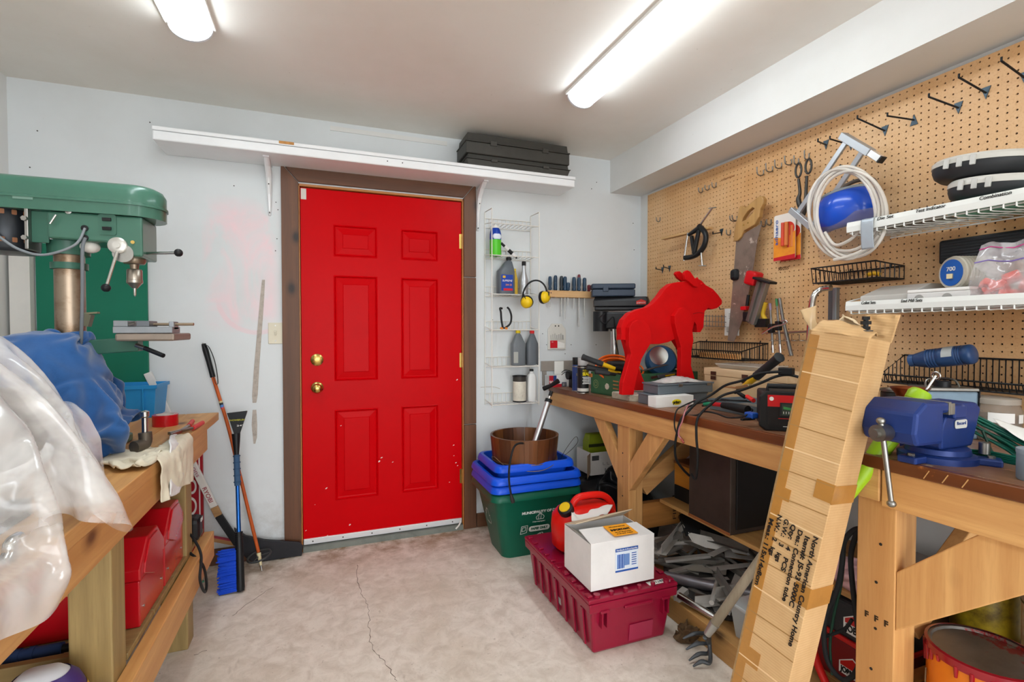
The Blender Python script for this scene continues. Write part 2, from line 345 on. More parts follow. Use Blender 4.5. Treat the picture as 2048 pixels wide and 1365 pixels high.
def door_leaf(x0, x1, z0, z1, panels, yf):
    m = MB(); xs = sorted({x0, x1} | {a for p in panels for a in p[:2]}); zs = sorted({z0, z1} | {a for p in panels for a in p[2:]})
    for i in range(len(xs) - 1):
        for j in range(len(zs) - 1):
            a, b, c, d = xs[i], xs[i + 1], zs[j], zs[j + 1]; mx, mz = (a + b) / 2, (c + d) / 2
            if any(p[0] < mx < p[1] and p[2] < mz < p[3] for p in panels): continue
            m.add([(a, yf, c), (b, yf, c), (b, yf, d), (a, yf, d)], [(0, 1, 2, 3)])
    for a, b, c, d in panels:
        rings = [[(a + e, yf + y, c + e), (b - e, yf + y, c + e), (b - e, yf + y, d - e), (a + e, yf + y, d - e)] for e, y in ((0, 0), (.006, -.003), (.012, .006), (.018, .008), (.05, .002), (.053, -.001))]
        m.loft(rings, caps=False); m.add(rings[-1], [(0, 1, 2, 3)])
    yb = yf + .04; m.add([(x0, yb, z0), (x1, yb, z0), (x1, yb, z1), (x0, yb, z1)], [(3, 2, 1, 0)])
    for p, q in (((x0, z0), (x1, z0)), ((x1, z0), (x1, z1)), ((x1, z1), (x0, z1)), ((x0, z1), (x0, z0))):
        m.add([(p[0], yf, p[1]), (q[0], yf, q[1]), (q[0], yb, q[1]), (p[0], yb, p[1])], [(0, 1, 2, 3)])
    return m
cA, cB = (.062, .305), (.44, .665)
PN = [(cA[0], cA[1], 1.668, 1.85), (cB[0], cB[1], 1.668, 1.85), (cA[0], cA[1], .955, 1.562), (cB[0], cB[1], .955, 1.562), (cA[0], cA[1], .265, .79), (cB[0], cB[1], .265, .79)]
door_leaf(-.1095, .8125, .06, 2.043, PN, YB + .012).build('door_leaf', RED, d1)
yd = YB + .012
# paint chips
for x, y, s in ((757, 924, 7), (763, 916, 5), (785, 925, 4), (826, 940, 8), (653, 977, 5), (907, 891, 4), (908, 912, 3), (914, 760, 5), (912, 926, 4), (655, 1072, 4), (718, 1066, 4), (700, 1050, 5), (612, 1062, 3), (899, 965, 3), (695, 950, 3), (630, 1010, 2), (682, 852, 3), (915, 932, 3)):
    q = at(x, y, Y=yd); r = s * .0014; MB().prism([(q.x + r * random.uniform(.5, 1.2) * math.cos(k), q.z + .6 * r * random.uniform(.5, 1.2) * math.sin(k) + .4 * r * math.cos(k)) for k in (0, .9, 1.8, 2.7, 3.6, 4.5, 5.4)], yd - .0006, yd + .001, axis='y').build('paint_chip', pm('#e9ddd6', .7), d1)
q = at(607, 388, Y=yd); MB().bx(q.x - .014, q.x + .014, yd - .001, yd + .001, q.z - .03, q.z + .03).build('masking_tape', pm('#d8d2c8', .6), d1)
kx, kz, bz = -.03, .922, 1.08
m = MB(); m.lathe([(.004, 0), (.033, 0), (.033, .004), (.028, .009), (.012, .012), (.011, .03), (.02, .038), (.027, .05), (.026, .06), (.018, .068), (.004, .07)], 24, frame((kx, yd, kz), (1, 0, 0), (0, 0, 1)))
m.build('door_knob', BRASS, d1, smooth=40)
m = MB(); m.lathe([(.003, 0), (.034, 0), (.034, .006), (.026, .012), (.003, .013)], 24, frame((kx, yd, bz), (1, 0, 0), (0, 0, 1)))
db = m.build('deadbolt', BRASS, d1, smooth=40); MB().box((kx, yd - .018, bz), (.028, .012, .008)).build('thumb_turn', BRASS, db, bev=.002)
for zz in (1.80, 1.06, .33):
    m = MB(); m.cyl((.8165, yd - .006, zz - .045), (.8165, yd - .006, zz + .045), .006, 10); m.bx(.80, .814, yd - .003, yd + .002, zz - .045, zz + .045); m.build('hinge', BRASS, d1, smooth=40)
MB().bx(-.108, .811, yd - .01, yd + .02, .034, .066).build('door_sweep', pm('#dfe2e4', .35, .4), d1, bev=.002)
for k in range(6): MB().cyl((-.06 + k * .162, yd - .012, .05), (-.06 + k * .162, yd - .008, .05), .004, 8).build('screw_head', IRON, d1)
MB().tube(spline([(.80, yd - .012, .05), (.79, yd - .03, .035), (.765, yd - .035, .012)], 4), .005, 6).build('torn_seal', WHITE, d1)
tr2 = struct(MB().bx(-.11, .814, YB - .02, YB + .06, 0, .03).build('trim_2', pm('#7b8079', .6, .3, var=.3)))
tr2.name = 'trim_threshold'
# baseboard remnants
struct(MB().bx(-.93, -.21, YB - .018, YB, 0, .085).build('baseboard_left', DK['x'], bev=.002))
struct(MB().bx(.905, 1.02, YB - .018, YB, 0, .085).build('baseboard_right', DK['x'], bev=.002))
# ---- light switch
sp = thing('light_switch', 'cream toggle light switch plate beside the red door', 'switch', at(551, 667, Y=YB))
c = WM[sp].translation
MB().box(c + V((0, -.003, 0)), (.072, .006, .116)).build('plate', pm('#d9d2bd', .4), sp, bev=.003)
MB().box(c + V((0, -.01, .002)), (.011, .012, .024), rot=(.4, 0, 0)).build('toggle', pm('#e2dcc8', .4), sp, bev=.002)
for k in (-1, 1): MB().cyl(c + V((0, -.007, k * .042)), c + V((0, -.005, k * .042)), .004, 8).build('screw_head', STEEL, sp)
# ---- pegboard with real holes
def pegboard(y0, y1, z0, z1, xf, th=.005):
    ny = int((y1 - y0) / .0254); nz = int((z1 - z0) / .0254); h = .0127; r = .0034
    oc = [(r * math.cos(PI / 4 * k), r * math.sin(PI / 4 * k)) for k in range(8)]
    sq = [(h, 0), (h, h), (0, h), (-h, h), (-h, 0), (-h, -h), (0, -h), (h, -h)]
    base = np.array([(0, a, b) for a, b in sq] + [(0, a, b) for a, b in oc] + [(th, a, b) for a, b in oc])
    fc = [(i, 8 + i, 8 + (i + 1) % 8, (i + 1) % 8) for i in range(8)] + [(8 + i, 16 + i, 16 + (i + 1) % 8, 8 + (i + 1) % 8) for i in range(8)]
    fc = np.array(fc); C = np.array([(xf, y1 - h - i * .0254, z1 - h - j * .0254) for i in range(ny) for j in range(nz)])
    vs = (C[:, None, :] + base[None]).reshape(-1, 3); fs = (fc[None] + (np.arange(len(C)) * 24)[:, None, None]).reshape(-1, 4)
    me = bpy.data.meshes.new('perforated_sheet'); me.from_pydata(vs.tolist(), [], fs.tolist()); me.update(); return me, y1 - ny * .0254, z1 - nz * .0254
def hardboard():
    m, n, l, b = _new('hardboard'); b.inputs['Roughness'].default_value = .5; co = _coords(n, l)
    a = _ramp(n, l, _noise(n, l, co, 2.2, 5, .6), [(.3, lin('#ca9861')), (.7, lin('#e2bc8e'))])
    a = _mix(n, l, _ramp(n, l, _noise(n, l, co, 160, 2, .5), [(.5, (0, 0, 0, 1)), (.8, (.5, .5, .5, 1))]), a, lin('#b07a42'))
    a = _mix(n, l, _ramp(n, l, _noise(n, l, co, 6, 5, .7), [(.63, (0, 0, 0, 1)), (.75, (.4, .4, .4, 1))]), a, lin('#96632f'))
    l.new(a, b.inputs['Base Color']); return m
PEGY = 2.915; PEGZ = 2.18
pb = tag(thing('pegboard', None, None, (XP, PEGY, .95)), 'tan perforated hardboard sheet covering the wall above the long workbench', 'pegboard')
me, py0, pz0 = pegboard(.42, PEGY, .895, PEGZ, XP); me.materials.append(hardboard()); I = WM[pb].inverted(); me.transform(I)
o = bpy.data.objects.new('perforated_sheet', me); COL.objects.link(o); o.parent = pb
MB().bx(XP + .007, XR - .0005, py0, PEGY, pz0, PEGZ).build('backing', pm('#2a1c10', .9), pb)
# ---- fluorescent wrap lights
def wrap_light(x, y1, label, L=1.22):
    t = thing('ceiling_light', label, 'ceiling light', (x, y1, ZC), group=None)
    prof = [(.072 * math.cos(PI * k / 14), -.012 - .055 * math.sin(PI * k / 14)) for k in range(15)]
    m = MB(); m.prism([(a + x, b + ZC) for a, b in prof], y1 - L + .012, y1 - .012, axis='y')
    e, n, l, b = _new('diffuser_glow'); em = n.new('ShaderNodeEmission'); em.inputs[0].default_value = lin('#f0faff'); em.inputs[1].default_value = LAMP; l.new(em.outputs[0], n['Material Output'].inputs[0])
    m.build('diffuser', e, t, smooth=40)
    MB().bx(x - .085, x + .085, y1 - L, y1, ZC - .014, ZC).build('housing', WHITE, t, bev=.002)
    for yy in (y1 - .012, y1 - L):
        MB().prism([(x + 1.04 * a, ZC - .012 + (b + .012) * 1.04) for a, b in prof], yy, yy + .012, axis='y').build('end_cap', pm('#dfe4ea', .35), t)
    return t
wrap_light(-.462, 2.255, 'lit fluorescent wrap light on the ceiling above the drill press side')
wrap_light(1.215, 2.235, 'lit fluorescent wrap light on the ceiling in front of the soffit')
wrap_light(-.462, -.4, 'added unseen wrap light for fill in line with the one above the drill press')  # rear pair of fixtures is added for fill, out of view behind the viewer
wrap_light(1.215, -.4, 'added unseen wrap light for fill in line with the one by the soffit')  # other half of the added fill pair
# ================================================================ BACK WALL
def lab(t, pts_o, x, y, w, h, mat, name='label', th=.0008):
    """flat printed label: rounded card centred at o"""
    return MB().prism(rrect(w, h, min(w, h) * .06, 2), 0, th, frame(pts_o, x, y)).build(name, mat, t)
XA, ZA, YA = V((1, 0, 0)), V((0, 0, 1)), V((0, 1, 0))
def jug(name, label, cat, loc, w, d, h, mat, capmat, neck=0, rotz=0, group=None, capr=.016, sh=.72, waist=0, grip=0, nr=.014):
    """blow-moulded bottle: rounded-rectangle body, sloped shoulder, neck and screw cap"""
    t = thing(name, label, cat, loc, rotz, group)
    prof = [(0, .93, 0), (.02, 1, 0), (.25, 1 - waist, 0), (sh * .8, 1 - waist, 0), (sh, .97, 0), (sh + .08, .78, .35), (.87, .42, .85)]
    rings = []
    for z, k, nx in prof:
        ww, dd = w * k, d * min(1, k * 1.05); rings.append([V((a + neck * nx, b, z * h)) for a, b in rrect(ww, dd, min(ww, dd) * .32, 3)])
    for z in (.9, .93): rings.append([V((a + neck, b, z * h)) for a, b in rrect(nr * 2, nr * 2, nr * .98, 3)])
    m = MB(); m.loft(rings); m.build('body', mat, t, smooth=50, world=False)
    m = MB(); m.lathe([(capr, .915 * h), (capr, .985 * h), (capr * .85, h)], 18, o=(neck, 0, 0)); m.build('cap', capmat, t, smooth=35, world=False)
    return t
def can(name, label, cat, loc, r, h, mat, group=None, lid=STEEL, rim=.003, dome=0, M=None, n=28):
    t = thing(name, label, cat, loc, 0, group, M)
    m = MB(); m.lathe([(r * .98, 0), (r, .004), (r, h - .012), (r * .98, h - .01)], n); m.build('body', mat, t, smooth=40, world=False)
    m = MB(); m.lathe([(r + rim, h - .006), (r + rim, h + .001), (r * .93, h + .001), (r * .9, h - .005), (r * .5, h - .004 + dome), (.001, h - .004 + dome)], n); m.build('lid', lid, t, smooth=40, world=False)
    m = MB(); m.lathe([(r + rim * .6, 0), (r + rim * .6, .006), (r, .008)], n, caps=True); m.build('base_rim', lid, t, smooth=40, world=False)
    return t
# ---- shelf over the door
t = thing('wall_shelf', 'long white melamine shelf on steel brackets above the red door', 'shelf', (.37, 3.0, 2.14))
SHW = pm('#eef0f2', .35, var=.03)
MB().bx(-.735, 1.48, 2.79, YB - .001, 2.14, 2.184).build('lower_board', SHW, t, bev=.006)
MB().bx(-.737, 1.484, 2.788, YB - .001, 2.185, 2.204).build('upper_board', SHW, t, bev=.004)
q = at(573, 290, Y=2.787); MB().bx(q.x - .035, q.x + .035, 2.7865, 2.8, 2.19, 2.2035).build('chipped_edge', pm('#c08a50', .8, var=.3, vs=60), t)
for x, z in ((775, 325), (805, 330)):
    q = at(x, z, Y=2.789); MB().cyl((q.x, 2.788, 2.165), (q.x, 2.793, 2.165), .003, 8).build('screw_hole', INK, t)
for x in (-.262, .915):
    m = MB(); yy = YB - .001; rings = []
    for z, y, w_ in ((1.87, yy - .008, .006), (1.9, yy - .016, .009), (1.98, yy - .028, .012), (2.06, yy - .06, .014), (2.105, yy - .11, .0145), (2.137, 2.85, .0145)):
        yb_ = yy if z < 2.13 else 2.87
        rings.append([V((x - w_, yb_, z)), V((x - w_ * .9, y + .006, z)), V((x - w_ * .35, y, z)), V((x + w_ * .35, y, z)), V((x + w_ * .9, y + .006, z)), V((x + w_, yb_, z))])
    m.loft(rings); m.bx(x - .014, x + .014, 2.84, yy, 2.133, 2.1395)
    b = m.build('bracket', pm('#e6e8ea', .35, .1), t)
    for z in (1.885, 2.03): MB().cyl((x, yy - (.02 if z < 2 else .05), z), (x, yy, z), .0035, 8).build('screw_head', IRON, b)
# ---- grey cases on the shelf
def tray(x0, x1, y0, y1, z0, z1, tp, name, lb, lid=True):
    t = thing(name, lb, 'case', ((x0 + x1) / 2, (y0 + y1) / 2, z0)); G = pm('#44433f', .55, var=.18, vs=12, bump=.2, bs=300)
    def ring(e, z): return [V((x0 + e, y0 + e, z)), V((x1 - e, y0 + e, z)), V((x1 - e, y1 - e, z)), V((x0 + e, y1 - e, z))]
    h = z1 - z0
    MB().loft([ring(tp, z0), ring(0, z0 + h * .56)]).build('base', G, t, bev=.006)
    MB().loft([ring(-.003, z0 + h * .57), ring(-.003, z0 + h * .62), ring(.008, z0 + h * .64), ring(.012, z1)]).build('lid', G, t, bev=.005)
    for k in (.25, .75): MB().bx(x0 + (x1 - x0) * k - .02, x0 + (x1 - x0) * k + .02, y0 - .008, y0 + .004, z0 + h * .44, z0 + h * .68).build('latch', G, t, bev=.002)
    return t
tray(.785, 1.452, 2.80, 3.0, 2.2045, 2.272, .012, 'tool_case', 'lower dark grey plastic case lying flat on the white shelf')
tray(.78, 1.445, 2.795, 3.005, 2.2725, 2.392, .0, 'tool_case', 'upper dark grey plastic case stacked on another on the white shelf')
# ---- white wire rack
rk = thing('wire_rack', 'tall white wire rack with six tiers hung on the wall by the door', 'rack', (1.118, 2.95, .78))
WW = pm('#e9e7e0', .4, var=.05); RX0, RX1, RYF, RYB = .962, 1.274, 2.875, YB - .008
TZ = [1.897, 1.703, 1.467, 1.249, 1.021, .789]
for x in (RX0, RX1):
    MB().tube([(x, RYF, .775), (x, RYF, 1.985)], .0032, 6).build('front_rail', WW, rk, smooth=60)
    MB().tube([(x, RYB, .775), (x, RYB, 1.99), (x, RYF, 1.985)], .0032, 6).build('back_rail', WW, rk, smooth=60)
for z in TZ:
    m = MB(); m.tube([(RX0, RYF, z), (RX1, RYF, z)], .003, 6); m.tube([(RX0, RYB, z + .055), (RX1, RYB, z + .055)], .0026, 6); m.tube([(RX0, RYB, z - .004), (RX1, RYB, z - .004)], .0026, 6)
    m.tube([(RX0, RYF, z), (RX0, RYB, z + .02)], .0026, 6); m.tube([(RX1, RYF, z), (RX1, RYB, z + .02)], .0026, 6)
    for k in range(1, 11):
        x = RX0 + (RX1 - RX0) * k / 11; m.tube([(x, RYF, z + .002), (x, RYB - .005, z - .002), (x, RYB, z + .003), (x, RYB, z + .055)], .002, 5)
    m.build('tier', WW, rk, smooth=60)
YM = 2.945
def bx_(px, py): return at(px, py, Y=YM)
GO = pm('#5f666d', .35, var=.08)
# wipes can
q = bx_(991, 510); t = thing('wipes_tub', 'blue and green disinfectant wipes tub on the white wire rack', 'tub', (q.x, YM, TZ[1] + .004))
m = MB(); m.lathe([(.034, 0), (.036, .004), (.036, .1)], 24); m.build('lower_body', pm('#58c832', .35), t, smooth=40, world=False)
m = MB(); m.lathe([(.036, .1), (.036, .135), (.03, .16), (.024, .172)], 24); m.build('upper_body', pm('#1741a8', .35), t, smooth=40, world=False)
m = MB(); m.lathe([(.025, .172), (.025, .182), (.02, .188), (.008, .19), (.007, .198)], 18); m.build('cap', WHITE, t, smooth=40, world=False)
m = MB(); m.sphere((0, -.029, .118), (.028, .01, .022)); m.build('label', pm('#dfe8f4', .4), t, smooth=60, world=False)
# glue tube
a, b = at(1006, 490, Y=2.93), at(1031, 514, Y=2.93); t = thing('sealant_tube', 'white and black sealant syringe leaning on the wire rack beside the wipes tub', 'tube', b)
d = (a - b).normalized(); MB().cyl(b, b + d * .095, .011, 14).build('barrel', pm('#dedede', .35), t, smooth=40); MB().cyl(b + d * .095, b + d * .125, .008, 12).build('plunger', BLACK, t, smooth=40)
MB().cyl(b + d * .03, b + d * .062, .0114, 14).build('printed_band', INK, t, smooth=40); MB().cyl(b - d * .012, b, .005, 10, .009).build('nozzle', BLACK, t, smooth=40)
# oil jug
q = bx_(1011, 585); t = jug('motor_oil_jug', 'large grey motor oil jug with blue and red label on wire rack', 'jug', (q.x, YM, TZ[2] + .004), .112, .07, .235, GO, BLACK, neck=.022, capr=.017, sh=.62)
o = V((q.x - .002, YM - .0356, TZ[2] + .075)); lb = lab(t, o, XA, ZA, .078, .1, pm('#1c3f9c', .4)); lab(t, o + V((.006, -.0008, -.042)), XA, ZA, .06, .014, pm('#c8202a', .4), 'label_stripe')
text(t, 'SUPREME', o + V((0, -.001, .012)), XA, ZA, .012, pm('#f1ece0', .5), w=.066, shear=.2); text(t, '5W-30', o + V((.01, -.001, -.014)), XA, ZA, .012, pm('#e89030', .5), w=.04)
lab(t, o + V((-.02, -.001, .036)), XA, ZA, .018, .014, pm('#e0b030', .4), 'label_badge')
# small amber bottle, silver bottle
q = bx_(1031, 584); jug('oil_bottle', 'small amber bottle between the grey jug and the silver bottle', 'bottle', (q.x, YM + .01, TZ[2] + .004), .034, .03, .165, pm('#c8a43c', .25, var=.3, vs=20), pm('#e0c23a', .4), capr=.008, nr=.007, sh=.6)
q = bx_(1047, 582); t = thing('additive_bottle', 'silver long-necked fuel additive bottle on the wire rack', 'bottle', (q.x, YM - .005, TZ[2] + .004))
m = MB(); m.lathe([(.028, 0), (.03, .005), (.03, .03), (.028, .04), (.03, .05), (.03, .085), (.028, .1), (.013, .15), (.011, .185)], 24); m.build('body', pm('#b9bcc0', .3, .6), t, smooth=40, world=False)
m = MB(); m.lathe([(.013, .185), (.013, .208), (.011, .212)], 16); m.build('cap', BLACK, t, smooth=40, world=False)
for k in range(3):
    m = MB(); m.lathe([(.0302, .054 + k * .01), (.0308, .058 + k * .01), (.0302, .062 + k * .01)], 24, caps=False); m.build('rib', pm('#b9bcc0', .3, .6), t, smooth=40, world=False)
# ear muffs
c = at(1070, 592, Y=2.835); t = thing('ear_muffs', 'yellow and black ear muffs hanging from the white wire rack', 'ear muffs', c)
u = V((.98, -.1, .05)).normalized(); v = V((.05, 0, 1)).normalized()
MB().tube(arc(c + V((0, 0, .0)), .078, -15, 195, 22, u, v * 1.22), .0055, 8).build('headband', BLACK, t, smooth=60)
for s, e, yw in ((-1, .02, -.02), (1, .055, .02)):
    cc = c + u * (s * .056) + v * (-.038 if s < 0 else -.012) + V((0, -.01, 0)); ax = (u * s * .55 + V((0, -.8, -.35 * (s < 0)))).normalized(); uu = ax.orthogonal()
    cup = MB(); cup.lathe([(.006, .034), (.024, .03), (.034, .018), (.037, .0)], 22, frame(cc, uu, ax.cross(uu))); cp = cup.build('ear_cup', pm('#e8c21c', .35), t, smooth=50)
    MB().lathe([(.038, -.018), (.041, -.008), (.038, .001)], 22, frame(cc, uu, ax.cross(uu))).build('cushion', BLACK, t, smooth=50)
    MB().tube([cc + ax * .03, cc + ax * .034 + v * .03, c + u * (s * .078) + v * .02], .004, 6).build('yoke', BLACK, t, smooth=60)
# hand clamp
c = at(1012, 660, Y=2.93); t = thing('spring_clamp', 'black spring clamp with orange tips standing on the wire rack', 'clamp', (c.x, 2.93, TZ[3] + .004))
for s, pts in ((-1, [(-.02, 0, .0), (-.03, 0, .05), (-.034, 0, .1), (-.04, 0, .125), (-.024, 0, .123)]), (1, [(-.006, 0, .002), (.028, 0, .03), (.036, 0, .075), (.024, 0, .115), (.008, 0, .132)])):
    MB().tube([V((c.x, 2.93, TZ[3] + .01)) + V(p) for p in spline(pts, 5)], .0065, 8).build('arm', BLACK, t, smooth=60)
for dx in (-.03, .0): MB().box((c.x + dx, 2.928, TZ[3] + .01), (.018, .016, .012), rot=(0, .4, 0)).build('tip', pm('#e0842a', .4), t, bev=.003)
MB().box((c.x - .012, 2.93, TZ[3] + .012), (.03, .01, .01)).build('pivot', BLACK, t, bev=.002)
# two grey oil bottles
q = bx_(1036, 733); t = jug('oil_bottle', 'grey oil bottle with a yellow cap on the white wire rack', 'bottle', (q.x, YM, TZ[4] + .004), .092, .055, .222, pm('#6d7378', .35, var=.08), pm('#dfc21c', .4), capr=.015, sh=.62)
lab(t, V((q.x - .025, YM - .0282, TZ[4] + .055)), XA, ZA, .03, .07, pm('#a8aaa4', .5))
q = bx_(1064, 730); jug('oil_bottle', 'grey oil bottle with a red cap on the white wire rack', 'bottle', (q.x, YM, TZ[4] + .004), .078, .05, .22, pm('#62686e', .35, var=.08), pm('#d22424', .4), capr=.015, sh=.62)
q = bx_(1039, 808); t = can('paint_tin', 'rusty cream paint tin with black lid on the lowest rack tier', 'tin', (q.x, YM, TZ[5] + .004), .042, .165, pm('#d9d3c4', .5, var=.25, vs=14, wear='#7a5a3c', wv=.66, ws=30), lid=BLACK)
m = MB(); m.lathe([(.0425, .13), (.0425, .163)], 28, caps=False); m.build('dark_band', pm('#3b3733', .6), t, smooth=40, world=False)
q = bx_(1063, 806); jug('white_bottle', 'plain white bottle beside the cream tin on the lowest rack tier', 'bottle', (q.x, YM, TZ[5] + .004), .058, .045, .205, pm('#e6e7e6', .35), BLACK, capr=.013, sh=.74)
# ---- screwdriver rack
t = thing('screwdriver_rack', 'small pine ledge holding screwdrivers on the white wall', 'rack', (1.54, 2.98, 1.463))
MB().bx(1.375, 1.722, 2.945, YB - .001, 1.463, 1.507).build('ledge', wood('#d9b180', '#b98b55', 'x', .6, 26, 0), t, bev=.003)
for x in (1.39, 1.7): MB().cyl((x, 2.944, 1.49), (x, 2.95, 1.49), .004, 8).build('screw_head', IRON, t)
def screwdriver(x, y, zh, hl, r, L, mat, label, tip=None):
    t = thing('screwdriver', label, 'screwdriver', (x, y, zh), group='screwdrivers on the pine ledge')
    m = MB(); m.lathe([(r * .55, 0), (r * .95, .006), (r, .012), (r * .82, hl * .28), (r, hl * .45), (r, hl * .85), (r * .8, hl * .97), (r * .35, hl)], 8); m.build('handle', mat, t, smooth=30, world=False)
    m = MB(); m.cyl((0, 0, -.047 - L), (0, 0, .004), .003, 8); m.build('shaft', STEEL, t, smooth=40, world=False)
    m = MB(); m.lathe([(r * .9, hl * .88), (r * .75, hl * .965), (r * .3, hl * 1.005)], 8); m.build('end_cap', tip or mat, t, smooth=30, world=False)
DB = pm('#233d55', .4, var=.15); DBK = pm('#2c333a', .45); DR = pm('#6e2630', .45)
for px, y, hl, r, L, mt, lb_, tp in ((1100, 2.965, .092, .012, .06, DB, 'blue screwdriver at the ledge end beside the ear muffs', None), (1111, 2.985, .102, .013, .0, DB, 'tall blue screwdriver behind the stubby yellow-banded one', None), (1111, 2.955, .05, .013, .0, DB, 'stubby blue screwdriver with yellow band in the pine ledge', pm('#d8c83a', .4)),
    (1123, 2.985, .1, .012, .12, DBK, 'charcoal screwdriver with a yellow stripe in the pine ledge', pm('#d8c83a', .4)), (1130, 2.965, .095, .013, .14, DB, 'blue screwdriver right beside the charcoal one', None), (1136, 2.955, .055, .014, .05, DB, 'stubby plain blue screwdriver in the pine ledge', None),
    (1148, 2.97, .094, .013, .07, DB, 'blue screwdriver just past the gap in the row', None), (1158, 2.985, .115, .011, .16, DR, 'screwdriver with dark red end cap behind the blue handles', None), (1158, 2.96, .092, .013, .19, DB, 'blue screwdriver in front of the red-capped one', None), (1169, 2.965, .092, .013, .13, DB, 'blue screwdriver next to the stubby dark red one', None), (1178, 2.96, .045, .012, .0, DR, 'stubby dark red screwdriver at the end of the pine ledge', None)):
    q = at(px, 575, Y=y); screwdriver(q.x, y, 1.5075, hl, r, L, mt, lb_, tp)
# ---- drill bit card
c = at(1114, 674, Y=YB - .012); t = thing('drill_bit_set', 'clear plastic drill bit set with red label on the wall', 'bit set', c)
pl = [(-.066, -.085), (.066, -.085), (.066, .05), (.035, .088), (-.035, .088), (-.066, .05)]
MB().prism([(c.x + a, c.z + b) for a, b in pl], YB - .012, YB - .001, axis='y').build('case', pm('#d3d1c9', .25, var=.1), t, bev=.003)
MB().bx(c.x - .05, c.x + .002, YB - .014, YB - .012, c.z - .075, c.z - .025).build('red_label', pm('#c8202a', .4), t)
MB().prism([(c.x + .004, c.z - .075), (c.x + .056, c.z - .075), (c.x + .056, c.z - .045), (c.x + .004, c.z - .03)], YB - .014, YB - .012, axis='y').build('white_label', WHITE, t)
text(t, 'HSS', V((c.x - .035, YB - .0142, c.z - .035)), XA, ZA, .006, WHITE)
for k in range(7): MB().cyl((c.x - .045 + k * .015, YB - .015, c.z - .02), (c.x - .047 + k * .015, YB - .015, c.z + .012 + .005 * (k % 3)), .002 + .0004 * k, 6).build('drill_bit', STEEL, t)
for s in (-.012, .012): MB().cyl((c.x + s, YB - .0125, c.z + .072), (c.x + s, YB - .011, c.z + .072), .005, 10).build('hang_hole', INK, t)
# ---- grey metal raceway with outlet
c = at(1130, 731, Y=YB); t = thing('wiring_raceway', 'taupe metal raceway with white outlet on the wall above bench', 'raceway', c); RW = pm('#9c948c', .5, .2, var=.1)
q0, q1 = at(1081, 731, Y=YB), at(1240, 740, Y=YB)
MB().bx(q0.x, q1.x, YB - .012, YB - .001, c.z - .035, c.z + .032).build('raceway', RW, t, bev=.003)
MB().bx(q0.x + .01, q0.x + .04, YB - .012, YB - .001, .88, c.z - .035).build('drop_leg', RW, t, bev=.002)
q = at(1116, 733, Y=YB); MB().bx(q.x - .035, q.x + .035, YB - .018, YB - .012, q.z - .055, q.z + .035).build('outlet', WHITE, t, bev=.003)
MB().tube(spline([at(961, 775, Y=YB) + V((0, -.004, 0)), at(985, 774, Y=YB - .003) + V((0, -.004, 0)), at(1000, 778, Y=YB - .003)], 4), .0012, 5).build('wall_wire', pm('#b9ab93', .7), wb)
# ================================================================ CLOTH SIMULATION HELPER
SIMS = []; OBST = []
def obstacle(m, name='proxy'):
    """temporary collider, removed after the simulation"""
    o = m.build(name, BLACK, None); md = o.modifiers.new('col', 'COLLISION'); o.collision.thickness_outer = .006; o.collision.thickness_inner = .02; o.collision.cloth_friction = 12; OBST.append(o); return o
def cloth(name, mat, pts_fn, nu, nv, mass=.25, bend=.4, stiff=12, self_=True, sd=.006, solid=0, smooth=180, sub=1, damp=3, shrink=0):
    m = MB(); m.grid(pts_fn, nu, nv); o = m.build(name, mat, None, smooth=smooth)
    md = o.modifiers.new('cloth', 'CLOTH'); s = md.settings; s.quality = 6; s.mass = mass; s.bending_stiffness = bend; s.tension_stiffness = s.compression_stiffness = stiff; s.shear_stiffness = stiff * .5; s.air_damping = damp; s.shrink_min = shrink
    c = md.collision_settings; c.use_collision = True; c.distance_min = .006; c.use_self_collision = self_; c.self_distance_min = sd; c.collision_quality = 3; c.self_friction = 8
    SIMS.append((o, solid, sub, smooth)); return o
def run_cloth(frames):
    S.frame_start = 1; S.frame_end = frames
    for o, *_ in SIMS: o.modifiers['cloth'].point_cache.frame_start = 1; o.modifiers['cloth'].point_cache.frame_end = frames
    for f in range(1, frames + 1): S.frame_set(f)
    dg = bpy.context.evaluated_depsgraph_get(); out = []
    for o, solid, sub, sm in SIMS:
        me = bpy.data.meshes.new_from_object(o.evaluated_get(dg)); out.append((o, me, solid, sub, sm))
    for o, me, solid, sub, sm in out:
        o.modifiers.clear(); o.data = me; me.polygons.foreach_set('use_smooth', [True] * len(me.polygons))
        if sub: d = o.modifiers.new('sub', 'SUBSURF'); d.levels = d.render_levels = sub
        if solid: d = o.modifiers.new('solid', 'SOLIDIFY'); d.thickness = solid; d.offset = 0
    for o in OBST: bpy.data.objects.remove(o)
    S.frame_set(1); SIMS.clear(); OBST.clear()
LBX, LBZ = -.49, .835
from mathutils import noise as NZ
def poly_film(name, col, alpha, rough=.12):
    m, n, l, b = _new(name); b.inputs['Base Color'].default_value = lin(col); b.inputs['Roughness'].default_value = rough; b.inputs['Specular IOR Level'].default_value = 1.0
    co = _coords(n, l); r = _ramp(n, l, _noise(n, l, co, 6, 4, .6, .3), [(.32, (alpha - .24,) * 3 + (1,)), (.62, (alpha + .22,) * 3 + (1,))]); l.new(r, b.inputs['Alpha']); return m
